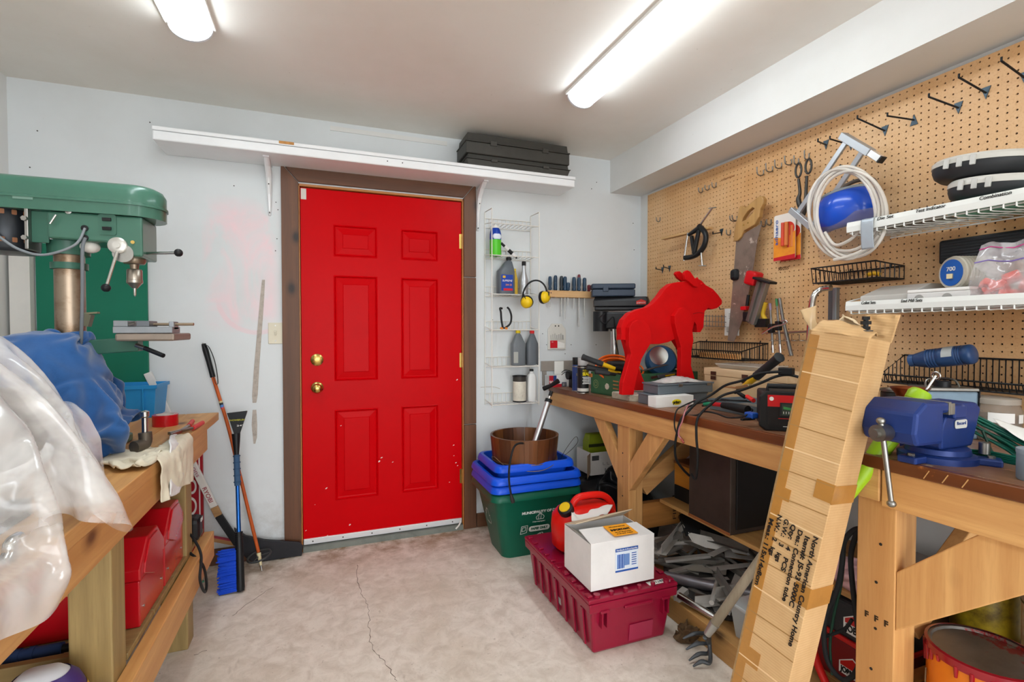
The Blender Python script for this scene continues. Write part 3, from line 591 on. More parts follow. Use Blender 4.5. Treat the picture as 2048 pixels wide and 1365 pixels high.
# colliders: bench, drill press column, machine under the sheet, lumps under the cloths
obstacle(MB().bx(XL + .01, LBX, .4, 2.86, LBZ - .13, LBZ)); obstacle(MB().cyl((-.796, 2.11, LBZ), (-.796, 2.11, 1.5), .045, 14))
obstacle(MB().sphere((-.84, 2.02, LBZ), (.19, .17, .40), 20, 12)); obstacle(MB().sphere((-1.05, 1.98, LBZ), (.14, .16, .34), 16, 10))
obstacle(MB().sphere((-.69, 1.3, LBZ), (.15, .22, .43), 20, 14)); obstacle(MB().sphere((-.67, 1.66, LBZ), (.11, .16, .22), 16, 10)); obstacle(MB().sphere((-.95, 1.4, LBZ), (.2, .3, .3), 16, 10))
def blanket(u, v):
    x, y = (u - .5) * 1.05, (v - .5) * 1.0; r = .74
    return V((-.86 + x * r, 2.0 + y * r, 1.32 + .10 * math.sin(14 * x + 3 * y) * math.cos(9 * y - 2 * x) + .05 * NZ.noise(V((x * 5, y * 5, 2)))))
bl = cloth('fleece_blanket', pm('#27568f', .95, var=.15, vs=30, bump=.35, bs=500, sheen=.4), blanket, 62, 58, mass=.3, bend=1.2, stiff=15, solid=.006); tag(bl, 'crumpled dark blue fleece blanket heaped on the pine workbench', 'blanket')
def film(u, v):
    y = .62 + 1.2 * v; x = -1.22 + (.99 + .1 * math.exp(-((y - 1.27) / .1) ** 2) + .03 * math.sin(17 * y) - .45 * max(0, y - 1.48) - .3 * max(0, 1.1 - y)) * u
    return V((x, y, 1.36 + .03 * NZ.noise(V((x * 6, y * 6, 5))) + .012 * NZ.noise(V((x * 16, y * 16, 1)))))
fs = cloth('plastic_sheet', poly_film('clear_film', '#eae8e6', .42), film, 56, 66, mass=.12, bend=1.6, stiff=25, self_=False); tag(fs, 'crumpled clear plastic sheet draped over the near end of the pine workbench', 'plastic sheet')
def canvas(u, v):
    x, y = -.65 + .19 * u, 1.84 + .4 * v
    return V((x, y, .95 + .03 * math.sin(30 * x + 4 * y) + .02 * math.cos(17 * y) + .02 * NZ.noise(V((x * 7, y * 7, 9)))))
cc = cloth('cream_cloth', pm('#e2dac4', .9, var=.12, vs=14, bump=.3, bs=300), canvas, 20, 36, mass=.2, bend=.8, sd=.003, solid=.003); tag(cc, 'cream canvas cloth draped over the front edge of the pine workbench', 'cloth')
def canvas2(u, v):
    x, y = -.655 + .14 * u, 1.71 + .30 * v
    return V((x, y, 1.085 + .03 * math.sin(33 * x + 7 * y) + .02 * math.cos(21 * y) + .02 * NZ.noise(V((x * 9, y * 9, 3)))))
c2 = cloth('canvas_rag', pm('#dcd3bd', .9, var=.12, vs=14, bump=.3, bs=300), canvas2, 15, 26, mass=.2, bend=.8, sd=.003, solid=.003); tag(c2, 'bunched cream rag lying between blue blanket and plastic sheet', 'rag')
run_cloth(40)
# ================================================================ LEFT SIDE
from mathutils import noise as NZ
LBX, LBZ = -.49, .835
lbp = {a: wood('#d9a564', '#a5682f', a, .5, 22) for a in 'xyz'}
lb = thing('side_workbench', 'knotty pine workbench with lower shelf along the left wall', 'workbench', (-.9, 1.7, 0))
for k in range(6):
    x1 = LBX - k * .142; MB().bx(x1 - .14, x1, .55, 2.86, LBZ - .038, LBZ).build('top_plank', lbp['y'], lb, bev=.003)
MB().bx(LBX - .04, LBX - .002, .55, 2.6, LBZ - .13, LBZ - .038).build('apron', lbp['y'], lb, bev=.003)
for y in (1.516, 2.245):
    MB().bx(-.59, -.5, y, y + .09, 0, LBZ - .039).build('leg', PINE_OLD['z'], lb, bev=.004); MB().bx(-1.32, -1.23, y, y + .09, 0, LBZ - .039).build('leg', PINE_OLD['z'], lb, bev=.004)
MB().bx(-.499, -.46, .9, 2.54, .238, .352).build('lower_rail', lbp['y'], lb, bev=.003)
MB().bx(-.63, -.591, 1.55, 1.6, .58, .70).build('cleat', lbp['z'], lb, bev=.003)
MB().bx(-1.3, -.595, 1.594, 1.6185, .345, .405).build('cross_rail', PINE_OLD['x'], lb, bev=.003)
for k in range(4): MB().bx(-1.3, -.501, 1.62 + k * .23, 1.62 + k * .23 + .225, .352, .37).build('shelf_board', PINE_OLD['x'], lb, bev=.002)
for k in range(3): MB().bx(-1.3, -.501, .9 + k * .2, .9 + k * .2 + .196, .20, .218).build('near_shelf_board', PINE_OLD['x'], lb, bev=.002)
MB().bx(-.56, -.5, 2.565, 2.6, LBZ - .12, LBZ - .039).build('end_block', lbp['z'], lb, bev=.003)
# ---- green board against the wall
a, b = at(70, 500, Y=3.0), at(293, 500, Y=3.0)
t = tag(MB().bx(a.x, b.x, YB - .02, YB - .004, .84, 1.66).build('green_board', pm('#0f7157', .5, var=.12, vs=3), bev=.002), 'flat dark green board leaning on the wall behind the drill press', 'board')
o = MB().bx(-1.345, -1.27, YB - .05, YB - .004, .84, 1.66).build('white_board', pm('#dcdad4', .5, var=.05)); tag(o, 'narrow white board standing beside the green board', 'board')
# ---- drill press
GN = pm('#3f6b5a', .32, var=.08, vs=6, coat=.3, wear='#7aa08f', wv=.7, ws=14); GND = pm('#376353', .35, var=.1)
DY = 2.11
dp = thing('drill_press', 'large green floor-type drill press with belt cover and chuck', 'drill press', (-.796, DY, LBZ))
def cap_ring(x0, x1, hw, z, e=0, n=10):
    r = hw - e; pts = []
    for cx, a0 in ((x1 - hw, -90), (x0 + hw, 90)):
        for k in range(n + 1):
            a_ = math.radians(a0 + 180 * k / n); pts.append(V((cx + r * math.cos(a_), DY + r * math.sin(a_), z)))
    return pts
MB().loft([cap_ring(-1.22, -.517, .092, 1.632), cap_ring(-1.22, -.517, .092, 1.668)]).build('cover_base', GN, dp, smooth=40)
m = MB(); m.loft([cap_ring(-1.224, -.512, .096, 1.668), cap_ring(-1.224, -.512, .096, 1.676), cap_ring(-1.22, -.517, .092, 1.678), cap_ring(-1.22, -.517, .092, 1.715), cap_ring(-1.22, -.517, .092, 1.732, .01), cap_ring(-1.22, -.517, .092, 1.742, .03)])
m.build('belt_cover', GN, dp, smooth=50)
MB().bx(-.9, -.85, DY - .0945, DY - .09, 1.66, 1.674).build('cover_hinge', pm('#6f8f82', .4, .3), dp)
MB().prism([(-.822, 1.631), (-.567, 1.631), (-.567, 1.497), (-.632, 1.497), (-.668, 1.54), (-.822, 1.545)], DY - .08, DY + .08, axis='y').build('head', GN, dp, bev=.006)
MB().lathe([(.056, 1.50), (.058, 1.545)], 28, o=(-.796, DY, 0)).build('column_flange', GND, dp, smooth=40)
m = MB(); m.cyl((-.796, DY, LBZ + .03), (-.796, DY, 1.51), .041, 28); m.build('column', pm('#a08f7c', .38, .85, var=.25, vs=9, dark='#6d5136'), dp, smooth=40)
MB().lathe([(.041, 1.452), (.05, 1.453), (.05, 1.474), (.041, 1.475)], 28, o=(-.796, DY, 0)).build('collar', GND, dp, smooth=40)
MB().box((-.8, DY, LBZ + .015), (.26, .3, .03)).build('base', GND, dp, bev=.006)
# motor
m = MB(); m.lathe([(.03, 1.495), (.074, 1.5), (.08, 1.512), (.08, 1.64), (.074, 1.652), (.03, 1.655)], 32, o=(-.955, DY - .0, 0)); mo = m.build('motor', pm('#22262b', .3, .4), dp, smooth=40)
for z in (1.622, 1.535):
    for k in range(5):
        a_ = math.radians(-95 + k * 20); c = V((-.955 + .0805 * math.cos(a_), DY + .0805 * math.sin(a_), z))
        MB().prism(rrect(.012, .015, .002, 2), -.001, .001, frame(c, (-math.sin(a_), math.cos(a_), 0), (0, 0, 1))).build('vent', pm('#8a5a3a', .5), mo)
MB().bx(-.875, -.865, DY - .09, DY - .02, 1.505, 1.645).build('motor_bracket', STEEL, dp, bev=.002)
MB().bx(-.866, -.822, DY - .07, DY - .062, 1.53, 1.63).build('mount_plate', GND, dp, bev=.002)
for z in (1.54, 1.6): MB().cyl((-.872, DY - .1, z), (-.872, DY - .083, z), .008, 6).build('bolt', STEEL, dp)
yy = DY - .0805
MB().prism([(a + at(215, 450, Y=2.03).x, b + 1.598) for a, b in rrect(.05, .068, .008)], yy - .003, yy, axis='y').build('switch_plate', pm('#3d6656', .4), dp)
for z in (1.615, 1.585): MB().box((at(215, 450, Y=2.03).x, yy - .006, z), (.024, .008, .011), rot=(.2, 0, 0)).build('rocker_switch', BLACK, dp, bev=.001)
q = at(137, 423, Y=2.03); MB().lathe([(.009, 0), (.009, .002), (.003, .003)], 16, frame((q.x, yy, q.z), XA, ZA)).build('washer', STEEL, dp)
a, b = at(112, 430, Y=2.01), at(100, 448, Y=2.01); MB().tube([b, a], .0035, 8).build('tension_lever', CHROME, dp, smooth=60); 
for p in ((170, 457), (170, 476)):
    q = at(*p, Y=2.03); MB().lathe([(.010, 0), (.010, .004), (.005, .006)], 16, frame((q.x, yy, q.z), XA, ZA)).build('grommet', RUBBER, dp)
p0, p1 = at(170, 457, Y=2.025), at(170, 476, Y=2.025)
MB().tube(spline([p0, at(150, 490, Y=2.0), at(90, 510, Y=1.99), at(40, 500, Y=1.99), at(0, 475, Y=2.0), at(-30, 450, Y=2.03)], 8), .0042, 8).build('motor_cord', pm('#7b8084', .5), dp, smooth=60)
MB().tube(spline([p1, at(165, 500, Y=2.02), at(165, 580, Y=2.03), at(163, 660, Y=2.05), at(160, 720, Y=2.08)], 6), .0055, 8).build('supply_cord', pm('#71767a', .5), dp, smooth=60)
MB().sphere(at(188, 497, Y=DY) + V((0, -.03, 0)), (.028, .028, .021)).build('work_lamp_bulb', pm('#efece4', .25), dp, smooth=60)
# quill, chuck, bit
qx = -.614
m = MB(); m.lathe([(.034, 1.497), (.034, 1.487), (.03, 1.48), (.014, 1.478), (.012, 1.462)], 24, o=(qx, DY, 0)); m.build('quill', pm('#8d7f6e', .35, .8), dp, smooth=40)
m = MB(); m.lathe([(.02, 1.462), (.023, 1.458), (.023, 1.425), (.024, 1.424), (.024, 1.414), (.018, 1.408), (.008, 1.395)], 24, o=(qx, DY, 0)); m.build('chuck', pm('#a89f93', .3, .9), dp, smooth=40)
m = MB(); m.lathe([(.0045, 1.40), (.004, 1.372), (.0005, 1.366)], 10, o=(qx, DY, 0)); m.build('drill_bit', CHROME, dp, smooth=40)
hc = V((-.634, yy, 1.53)); m = MB(); m.lathe([(.027, 0), (.027, .012), (.023, .015), (.01, .015), (.01, .022), (.003, .022)], 28, frame(hc, XA, ZA)); m.build('feed_hub', pm('#c8c6c0', .3, .7), dp, smooth=40)
MB().lathe([(.03, 0), (.03, .006)], 28, frame(hc + V((.012, .004, -.024)), XA, ZA)).build('depth_ring', STEEL, dp, smooth=40)
for a, b in ((V((-.567, DY - .04, 1.515)), at(357, 506, Y=2.0)), (hc + V((0, -.012, -.02)), at(212, 576, Y=1.98))):
    h = MB().tube([a, b], .0048, 10).build('feed_handle', CHROME, dp, smooth=60); MB().sphere(b, .0135, 14, 8).build('knob', BLACK, h, smooth=60)
q = at(266, 485, Y=2.03); MB().lathe([(.006, 0), (.006, .004)], 12, frame((q.x, yy, q.z), XA, ZA)).build('oil_cup', BRASS, dp)
# table
m = MB(); m.bx(-.64, -.472, DY - .11, DY + .12, 1.212, 1.238); m.build('table', pm('#8c7f73', .45, .5, var=.2), dp, bev=.006)
m = MB(); m.bar((-.74, DY, 1.19), (-.6, DY, 1.2), .06, .05); m.lathe([(.056, 1.14), (.056, 1.24)], 24, o=(-.796, DY, 0)); m.build('table_arm', GND, dp, bev=.004)
a, b = at(290, 697, Y=2.02), at(327, 712, Y=1.98); MB().tube([a + V((-.03, .02, .01)), a], .007, 10).build('clamp_screw', STEEL, dp, smooth=60); MB().tube([a, b], .0075, 10).build('clamp_grip', BLACK, dp, smooth=60)
q = at(180, 635, Y=2.1); MB().bar(q + V((-.01, 0, -.03)), q + V((.0, 0, .01)), .03, .018).build('gauge_arm', pm('#6b6a58', .5, .4), dp)
MB().bar(q + V((-.012, 0, .012)), q + V((.024, 0, .016)), .024, .006).build('gauge_head', pm('#7a785f', .5, .4), dp)
# vise on the press table
VM = pm('#8b8f93', .4, .5, var=.2); vz = 1.2385; t = thing('drill_press_vise', 'grey drill press vise bolted on the small steel table', 'vise', (-.55, 2.05, vz))
MB().bx(-.645, -.478, 2.0, 2.1, vz, vz + .022).build('bed', VM, t, bev=.002)
MB().bx(-.645, -.605, 2.005, 2.095, vz + .022, vz + .042).build('fixed_jaw', VM, t, bev=.002)
MB().bx(-.582, -.545, 2.005, 2.095, vz + .022, vz + .042).build('moving_jaw', pm('#63676c', .4, .5), t, bev=.002)
MB().bx(-.493, -.478, 2.02, 2.08, vz + .012, vz + .04).build('screw_block', VM, t, bev=.002)
MB().tube([(-.545, 2.05, vz + .03), (-.421, 2.03, vz + .031)], .005, 8).build('screw', pm('#a08d78', .4, .8), t, smooth=60)
MB().tube([(-.6, 2.0, vz + .029), (-.583, 1.998, vz + .034)], .006, 6).build('work_piece', STEEL, t)
# ---- blue fleece blanket
def heap(name, mat, c, r, h, fold, amp, seed, nu=130, nv=66, flat=.55, warp=.35, skew=(0, 0), wd=.13):
    """soft crumpled cloth: a flattened dome carrying many long bending fold ridges"""
    m = MB(); o = V((seed * 3.1, seed * 1.7, seed * .9)); rings = []; rnd = random.Random(seed); RD = []
    for _ in range(int(fold * 5)):
        n_ = V((rnd.gauss(0, 1), rnd.gauss(0, 1), rnd.gauss(0, 1))).normalized(); c_ = V((rnd.gauss(0, 1), rnd.gauss(0, 1), abs(rnd.gauss(0, .8)) + .15)).normalized()
        n_ = (n_ - c_ * n_.dot(c_)).normalized(); RD.append((n_, c_, wd * rnd.uniform(.6, 1.5), rnd.uniform(.45, 1.1), rnd.choice((1, 1, 1, -.55)) * rnd.uniform(.5, 1.1)))
    for j in range(1, nv + 1):
        ph = j / nv * PI / 2; ring = []
        for i in range(nu):
            a_ = 2 * PI * i / nu; rr = math.sin(ph) ** .8; zz = math.cos(ph) ** flat if j < nv else 0
            d = V((math.cos(a_) * rr, math.sin(a_) * rr, zz)); u = (d + NZ.noise_vector(d * 1.5 + o) * warp).normalized(); k = 0
            for n_, c_, w_, l_, h_ in RD:
                x = u.dot(n_) / w_
                if abs(x) < 2.6:
                    al = u.dot(c_)
                    if al > 0: k += h_ * math.exp(-abs(x) ** 1.5) * math.exp(-((1 - al) / (l_ * .6)) ** 2)
            k = k - .3 + .2 * NZ.noise(d * 4 + o * 3); edge = min(1, (nv - j) / nv * 6 + .2); k *= amp * edge
            nm = V((d.x / r[0], d.y / r[1], d.z / h)).normalized(); rad = 1 + .12 * NZ.noise(V((math.cos(a_), math.sin(a_), 0)) * 1.6 + o)
            v_ = V((c[0] + r[0] * d.x * rad, c[1] + r[1] * d.y * rad, c[2] + h * zz)) + nm * k + V((skew[0] * zz, skew[1] * zz, 0))
            v_.z = max(v_.z, c[2] + .001); ring.append(v_)
        rings.append(ring)
    m.loft(rings); return m.build(name, mat, None, smooth=180)
# ---- blue plastic bin
bq = at(330, 822, Y=2.93); t = thing('storage_bin', 'small bright blue open plastic bin on the workbench corner', 'bin', (bq.x - .09, 2.9, LBZ)); BB = pm('#2a8fd0', .4, var=.04)
def open_box(x0, x1, y0, y1, z0, z1, th=.003, taper=.0):
    m = MB(); A = [V((x0 + taper, y0 + taper, z0)), V((x1 - taper, y0 + taper, z0)), V((x1 - taper, y1 - taper, z0)), V((x0 + taper, y1 - taper, z0))]
    B = [V((x0, y0, z1)), V((x1, y0, z1)), V((x1, y1, z1)), V((x0, y1, z1))]
    C = [V((x0 + th, y0 + th, z1)), V((x1 - th, y0 + th, z1)), V((x1 - th, y1 - th, z1)), V((x0 + th, y1 - th, z1))]
    D = [V((x0 + taper + th, y0 + taper + th, z0 + th)), V((x1 - taper - th, y0 + taper + th, z0 + th)), V((x1 - taper - th, y1 - taper - th, z0 + th)), V((x0 + taper + th, y1 - taper - th, z0 + th))]
    m.loft([A, B, C, D]); return m
bx0, bx1 = bq.x - .2, bq.x; zt = at(330, 766, Y=2.9).z
open_box(bx0, bx1, 2.79, 2.99, LBZ, zt, taper=.012).build('tub', BB, t, bev=.003)
m = MB(); m.bx(bx0 - .006, bx1 + .006, 2.784, 2.79, zt - .016, zt); m.bx(bx1, bx1 + .006, 2.784, 2.996, zt - .016, zt); m.bx(bx0 - .006, bx0, 2.784, 2.996, zt - .016, zt); m.bx(bx0 - .006, bx1 + .006, 2.99, 2.996, zt - .016, zt); m.build('rim', BB, t)
for k in (.25, .75): MB().bx(bx0 + .2 * k - .003, bx0 + .2 * k + .003, 2.784, 2.8, LBZ + .02, zt - .016).build('rib', BB, t)
# ---- cloths
o = heap('white_rag', pm('#e6e4e2', .9, var=.08, vs=14, bump=.3, bs=300), (-.8, 1.66, LBZ + .001), (.15, .2), .1, 7, .016, 21, flat=.4, wd=.08); tag(o, 'wrinkled white rag lying between the blanket and plastic sheet', 'rag')
def sheet(rows, n=6, amp=0, freq=5, seed=0, amp2=0):
    R = [spline(r, n) for r in rows]; cols = [spline([r[i] for r in R], n) for i in range(len(R[0]))]
    nu, nv = len(cols) - 1, len(cols[0]) - 1
    def nrm(i, j):
        a = cols[min(i + 1, nu)][j] - cols[max(i - 1, 0)][j]; b = cols[i][min(j + 1, nv)] - cols[i][max(j - 1, 0)]; c = a.cross(b)
        return c.normalized() if c.length > 1e-9 else V((1, 0, 0))
    def f(u, v):
        i, j = round(u * nu), round(v * nv); p = cols[i][j]; o = V((seed, 0, 0))
        k = abs(NZ.noise(p * freq + o)) * 2 - .6 + .7 * NZ.noise(p * freq * 2.3 + o); k2 = abs(NZ.noise(p * freq * 3.6 + o * 2)) - .3
        return p + nrm(i, j) * (amp * k + amp2 * k2)
    m = MB(); m.grid(f, nu, nv); return m
rows = [[at(x, y, X=X) for x, y in r] for r, X in (
    ([(341, 872), (352, 868), (362, 872)], -.545), ([(338, 880), (352, 882), (370, 888)], -.5), ([(340, 893), (356, 893), (374, 897)], -.478),
    ([(342, 930), (356, 930), (370, 930)], -.474), ([(340, 965), (352, 962), (364, 958)], -.47), ([(339, 992), (346, 993), (357, 986)], -.466))]
o = sheet(rows, 5, .004, 22, 3).build('white_rag', pm('#e8e7e6', .9, bump=.3, bs=300, var=.1, vs=30), None, smooth=70, solid=.004); tag(o, 'white paint-stained rag hanging over the workbench front edge', 'rag')
# chrome knob tool on the cloth
q = at(290, 862, X=-.56); t = thing('pipe_fitting', 'dirty steel pipe fitting with chrome cap beside the cream cloth', 'fitting', (q.x, q.y, LBZ))
MB().tube(spline([(q.x - .02, q.y - .04, LBZ + .03), (q.x, q.y - .005, LBZ + .035), (q.x, q.y, LBZ + .07)], 5), .02, 12).build('body', pm('#6a6055', .5, .7, var=.3), t, smooth=60)
MB().lathe([(.009, .07), (.009, .12), (.013, .124), (.013, .14), (.004, .144)], 16, o=(q.x, q.y, LBZ)).build('cap', CHROME, t, smooth=40)
# tape roll and pliers
q = at(343, 850, Z=LBZ); q = V((-.64, 2.55, LBZ)); t = thing('tape_roll', 'roll of red adhesive tape lying on the pine workbench', 'tape roll', q)
m = MB(); m.lathe([(.034, 0), (.048, 0), (.048, .048), (.034, .048), (.034, 0)], 28, o=q, caps=False); m.build('tape', pm('#c4141c', .25, coat=.4), t, smooth=40)
m = MB(); m.lathe([(.031, .001), (.0338, .001), (.0338, .049), (.031, .049), (.031, .001)], 28, o=q, caps=False); m.build('core', pm('#d8d4cc', .6), t, smooth=40)
t = thing('pliers', 'red-handled pliers lying open on the pine workbench', 'pliers', at(375, 855, Z=LBZ)); z = LBZ + .012
a = at(362, 862, Z=z); 
for p in ([(362, 862), (378, 852), (385, 843)], [(362, 862), (385, 857), (405, 846)]):
    pts = [at(x, y, Z=z) for x, y in p]; MB().tube(spline(pts[1:], 5), .0095, 8).build('handle', pm('#d2201f', .4), t, smooth=60); MB().tube([pts[0], pts[1]], .007, 8).build('shank', STEEL, t, smooth=60)
MB().bar(at(338, 868, Z=z), a, .014, .012).build('jaw', STEEL, t, bev=.002)
MB().bar(at(341, 871, Z=z - .002), at(362, 864, Z=z - .002), .01, .012).build('jaw', STEEL, t, bev=.002)
# ---- machine under the plastic sheet
gx_, gy_ = -.69, 1.3; t = thing('bench_grinder', 'dark bench machine half hidden beneath the clear plastic sheet', 'machine', (gx_, gy_, LBZ)); GK = pm('#4a4d50', .5, .2)
MB().bx(gx_ - .08, gx_ + .08, gy_ - .12, gy_ + .12, LBZ, LBZ + .04).build('base', GK, t, bev=.006); MB().cyl((gx_, gy_ - .12, LBZ + .19), (gx_, gy_ + .12, LBZ + .19), .07, 24).build('motor', GK, t, smooth=40)
for y in (gy_ - .165, gy_ + .13): MB().cyl((gx_, y, LBZ + .19), (gx_, y + .035, LBZ + .19), .095, 28).build('wheel', pm('#77706a', .8), t, smooth=40)
MB().bx(gx_ - .04, gx_ + .04, gy_ - .05, gy_ + .05, LBZ + .04, LBZ + .13).build('pedestal', GK, t)
# bent chrome tube poking out at the near end
t = tag(MB().tube(spline([at(-40, 1150, X=-.53), at(0, 1135, X=-.53), at(18, 1110, X=-.53), at(22, 1088, X=-.53), at(36, 1076, X=-.54)], 6), .011, 12).build('bent_pipe', CHROME, None, smooth=60), 'bent chrome pipe poking out from under the plastic sheet', 'pipe')
# ---- red metal tool boxes
TR = pm('#b80e1a', .25, var=.06, coat=.4)
def toolbox(y0, dy, zh, lbl, x1=-.51, L=.46):
    z = .3705; t = thing('tool_box', lbl, 'tool box', (x1 - L / 2, y0 + dy / 2, z))
    MB().bx(x1 - L, x1, y0, y0 + dy, z, z + zh * .56).build('body', TR, t, bev=.004)
    zl = z + zh * .565; pl = [(y0 - .003, zl), (y0 + dy + .003, zl), (y0 + dy + .003, zl + zh * .14), (y0 + dy * .7, z + zh), (y0 + dy * .3, z + zh), (y0 - .003, zl + zh * .14)]
    MB().prism(pl, x1 - L - .003, x1 + .003, axis='x').build('lid', TR, t, bev=.004)
    g = [(y0 + dy * .1, zl + .012), (y0 + dy * .5, zl - .03), (y0 + dy * .9, zl + .012), (y0 + dy * .86, zl + zh * .16), (y0 + dy * .66, z + zh * .95), (y0 + dy * .34, z + zh * .95), (y0 + dy * .14, zl + zh * .16)]
    MB().prism(g, x1 + .002, x1 + .0075, axis='x').build('end_plate', TR, t, bev=.002)
    xm = x1 - L / 2; MB().tube(spline([(xm - .07, y0 + dy / 2, z + zh), (xm - .06, y0 + dy / 2 - .02, z + zh + .012), (xm + .06, y0 + dy / 2 - .02, z + zh + .012), (xm + .07, y0 + dy / 2, z + zh)], 5), .007, 8).build('handle', BLACK, t, smooth=60)
    for x in (xm - .12, xm + .12): MB().bx(x - .018, x + .018, y0 - .008, y0 - .002, zl - .03, zl + .02).build('latch', CHROME, t, bev=.002)
    for yy_ in (y0 + .03, y0 + dy - .03): MB().cyl((x1, yy_, z + .05), (x1 + .003, yy_, z + .05), .004, 8).build('rivet', STEEL, t)
    return t
toolbox(1.75, .235, .245, 'red metal tool box on the lower shelf next to the bench leg')
toolbox(2.0, .235, .25, 'taller red metal tool box behind another red tool box', L=.44)
t = thing('equipment_case', 'dark red case on the lower shelf behind the bench leg', 'case', (-.95, 1.85, .3705)); DRC = pm('#6c0c14', .4)
MB().bx(-1.22, -.98, 1.72, 2.1, .3705, .56).build('body', DRC, t, bev=.008); MB().bx(-1.225, -.975, 1.715, 2.105, .562, .6).build('lid', DRC, t, bev=.008)
MB().bx(-1.14, -1.06, 1.708, 1.716, .53, .585).build('latch', BLACK, t, bev=.002)
# blue foam grip tool
t = thing('snow_tool', 'blue foam-gripped tool handle lying on the lower shelf', 'tool', (-.8, 1.7, .371)); A, B = V((-1.05, 1.667, .388)), V((-.66, 1.667, .392))
d = (B - A).normalized(); MB().tube([A, A + d * .1, B], [.014, .017, .017], 14).build('foam_grip', pm('#23365c', .85, bump=.5, bs=200), t, smooth=60)
for k in range(7): p = A + d * (.14 + k * .03); MB().tube([p, p + d * .012], .0195, 14).build('grip_ring', pm('#23365c', .85), t, smooth=60)
MB().tube([B, B + d * .12], .011, 12).build('shaft', BLACK, t, smooth=60)
# purple jug on the floor
def detergent():
    c = at(82, 1342, Z=.47); c.z = .2185
    t = thing('detergent_jug', 'white cleaner jug with purple and yellow label below the pine workbench', 'jug', c); rings = []
    for z, w, d in ((0, .15, .1), (.01, .17, .12), (.12, .17, .12), (.18, .165, .115), (.225, .13, .09), (.25, .075, .05)): rings.append([V((a, b, z)) for a, b in rrect(w, d, min(w, d) * .45, 5)])
    MB().loft(rings).build('body', pm('#d8dbe2', .35), t, smooth=60, world=False)
    rl = [[V((a, b, z)) for a, b in rrect(w + .003, d + .003, min(w, d) * .45, 5)] for z, w, d in ((.05, .17, .12), (.12, .17, .12), (.18, .165, .115), (.205, .148, .102), (.225, .13, .09), (.24, .1, .068))]
    MB().loft(rl, caps=False).build('label', pm('#43306e', .4), t, smooth=60, world=False)
    rl = [[V((a, b, z)) for a, b in rrect(w + .005, d + .005, min(w, d) * .45, 5)] for z, w, d in ((.13, .169, .119), (.18, .165, .115), (.195, .155, .107))]
    MB().loft(rl, caps=False).build('label_band', pm('#e2b62c', .4), t, smooth=60, world=False)
    text(t, 'OXI', c + V((.0, -.052, .218)), XA, V((0, .6, .8)), .018, WHITE, w=.06, depth=.003); return t
detergent()
# black charger with cord
c = V((-.503, 2.41, .42)); t = thing('battery_charger', 'small black charger with dangling cord on the lower bench shelf', 'charger', (c.x, c.y, .3705))
MB().box((c.x - .03, c.y, .42), (.1, .09, .098)).build('body', BLACK, t, bev=.02)
MB().box((c.x + .0205, c.y, .452), (.002, .05, .024), rot=(0, 0, 0)).build('badge', pm('#26292c', .4), t); text(t, 'ON', V((c.x + .022, c.y, .452)), V((0, 1, 0)), ZA, .016, WHITE)
MB().tube(spline([(c.x - .04, c.y, .46), at(370, 1060, X=-.53), at(385, 1075, X=-.49), at(402, 1110, X=-.45), at(400, 1160, X=-.44), at(410, 1185, X=-.45), at(413, 1165, X=-.45), at(405, 1130, X=-.45), at(380, 1107, X=-.5)], 7), .005, 8).build('cord', RUBBER, t, smooth=60)
# ---- red sign against the wall
SR = pm('#a01020', .45, var=.05); SW = pm('#e6dfdb', .5); t = thing('sign_board', 'red sign with white lettering standing on end against the wall', 'sign', (-.72, 3.0, 0))
x1 = at(406, 980, Y=3.0).x; MB().bx(x1 - .3, x1, 2.998, 3.016, .09, .80).build('panel', SR, t); MB().bx(x1 - .018, x1 - .012, 2.9972, 2.998, .09, .8).build('border', SW, t)
text(t, 'ST OUR', V((x1 - .055, 2.997, .33)), V((0, 0, 1)), V((-1, 0, 0)), .062, SW, w=.46)
# ---- hockey stick
t = thing('hockey_stick', 'white and black hockey stick leaning on the wall beside the door', 'hockey stick', at(470, 1075, Y=2.95))
hs0, hs1, hs2 = at(374, 905, Y=2.985), at(437, 1032, Y=2.975), at(475, 1088, Y=2.965)
MB().bar(hs0 + (hs0 - hs1) * 1.2, hs0 + (hs1 - hs0) * .86, .02, .034, YA.cross(hs1 - hs0)).build('shaft', pm('#e4e0da', .4, var=.05), t, bev=.003)
MB().bar(hs0 + (hs1 - hs0) * .86, hs1, .0206, .0346, YA.cross(hs1 - hs0)).build('worn_band', wood('#c89a63', '#51301a', 'x', .6, 30), t, bev=.003)
MB().bar(hs1, hs2, .0206, .0346, YA.cross(hs1 - hs0)).build('taped_shaft', RUBBER, t, bev=.003)
up = [(468, 1062), (492, 1078), (530, 1086), (600, 1091), (606, 1098)]; dn = [(604, 1122), (590, 1130), (520, 1136), (498, 1128), (478, 1108)]
yb = 2.965; P_ = [at(x, y, Y=yb) for x, y in up + dn]; MB().prism([(p.x, max(.004, p.z + .018)) for p in P_], yb - .008, yb + .008, axis='y').build('blade', pm('#26262a', .6, var=.2), t, bev=.004)
dd = (hs1 - hs0).normalized(); nn = V((dd.z, 0, -dd.x)) * -1
text(t, 'RYOBI', hs0 + (hs1 - hs0) * .66 + V((0, -.0115, 0)), dd, YA.cross(dd) * -1, .02, pm('#a01828', .5), w=.085); text(t, 'ons', hs0 + (hs1 - hs0) * .3 + V((0, -.0115, 0)), dd, YA.cross(dd) * -1, .02, pm('#b06070', .5), w=.055)
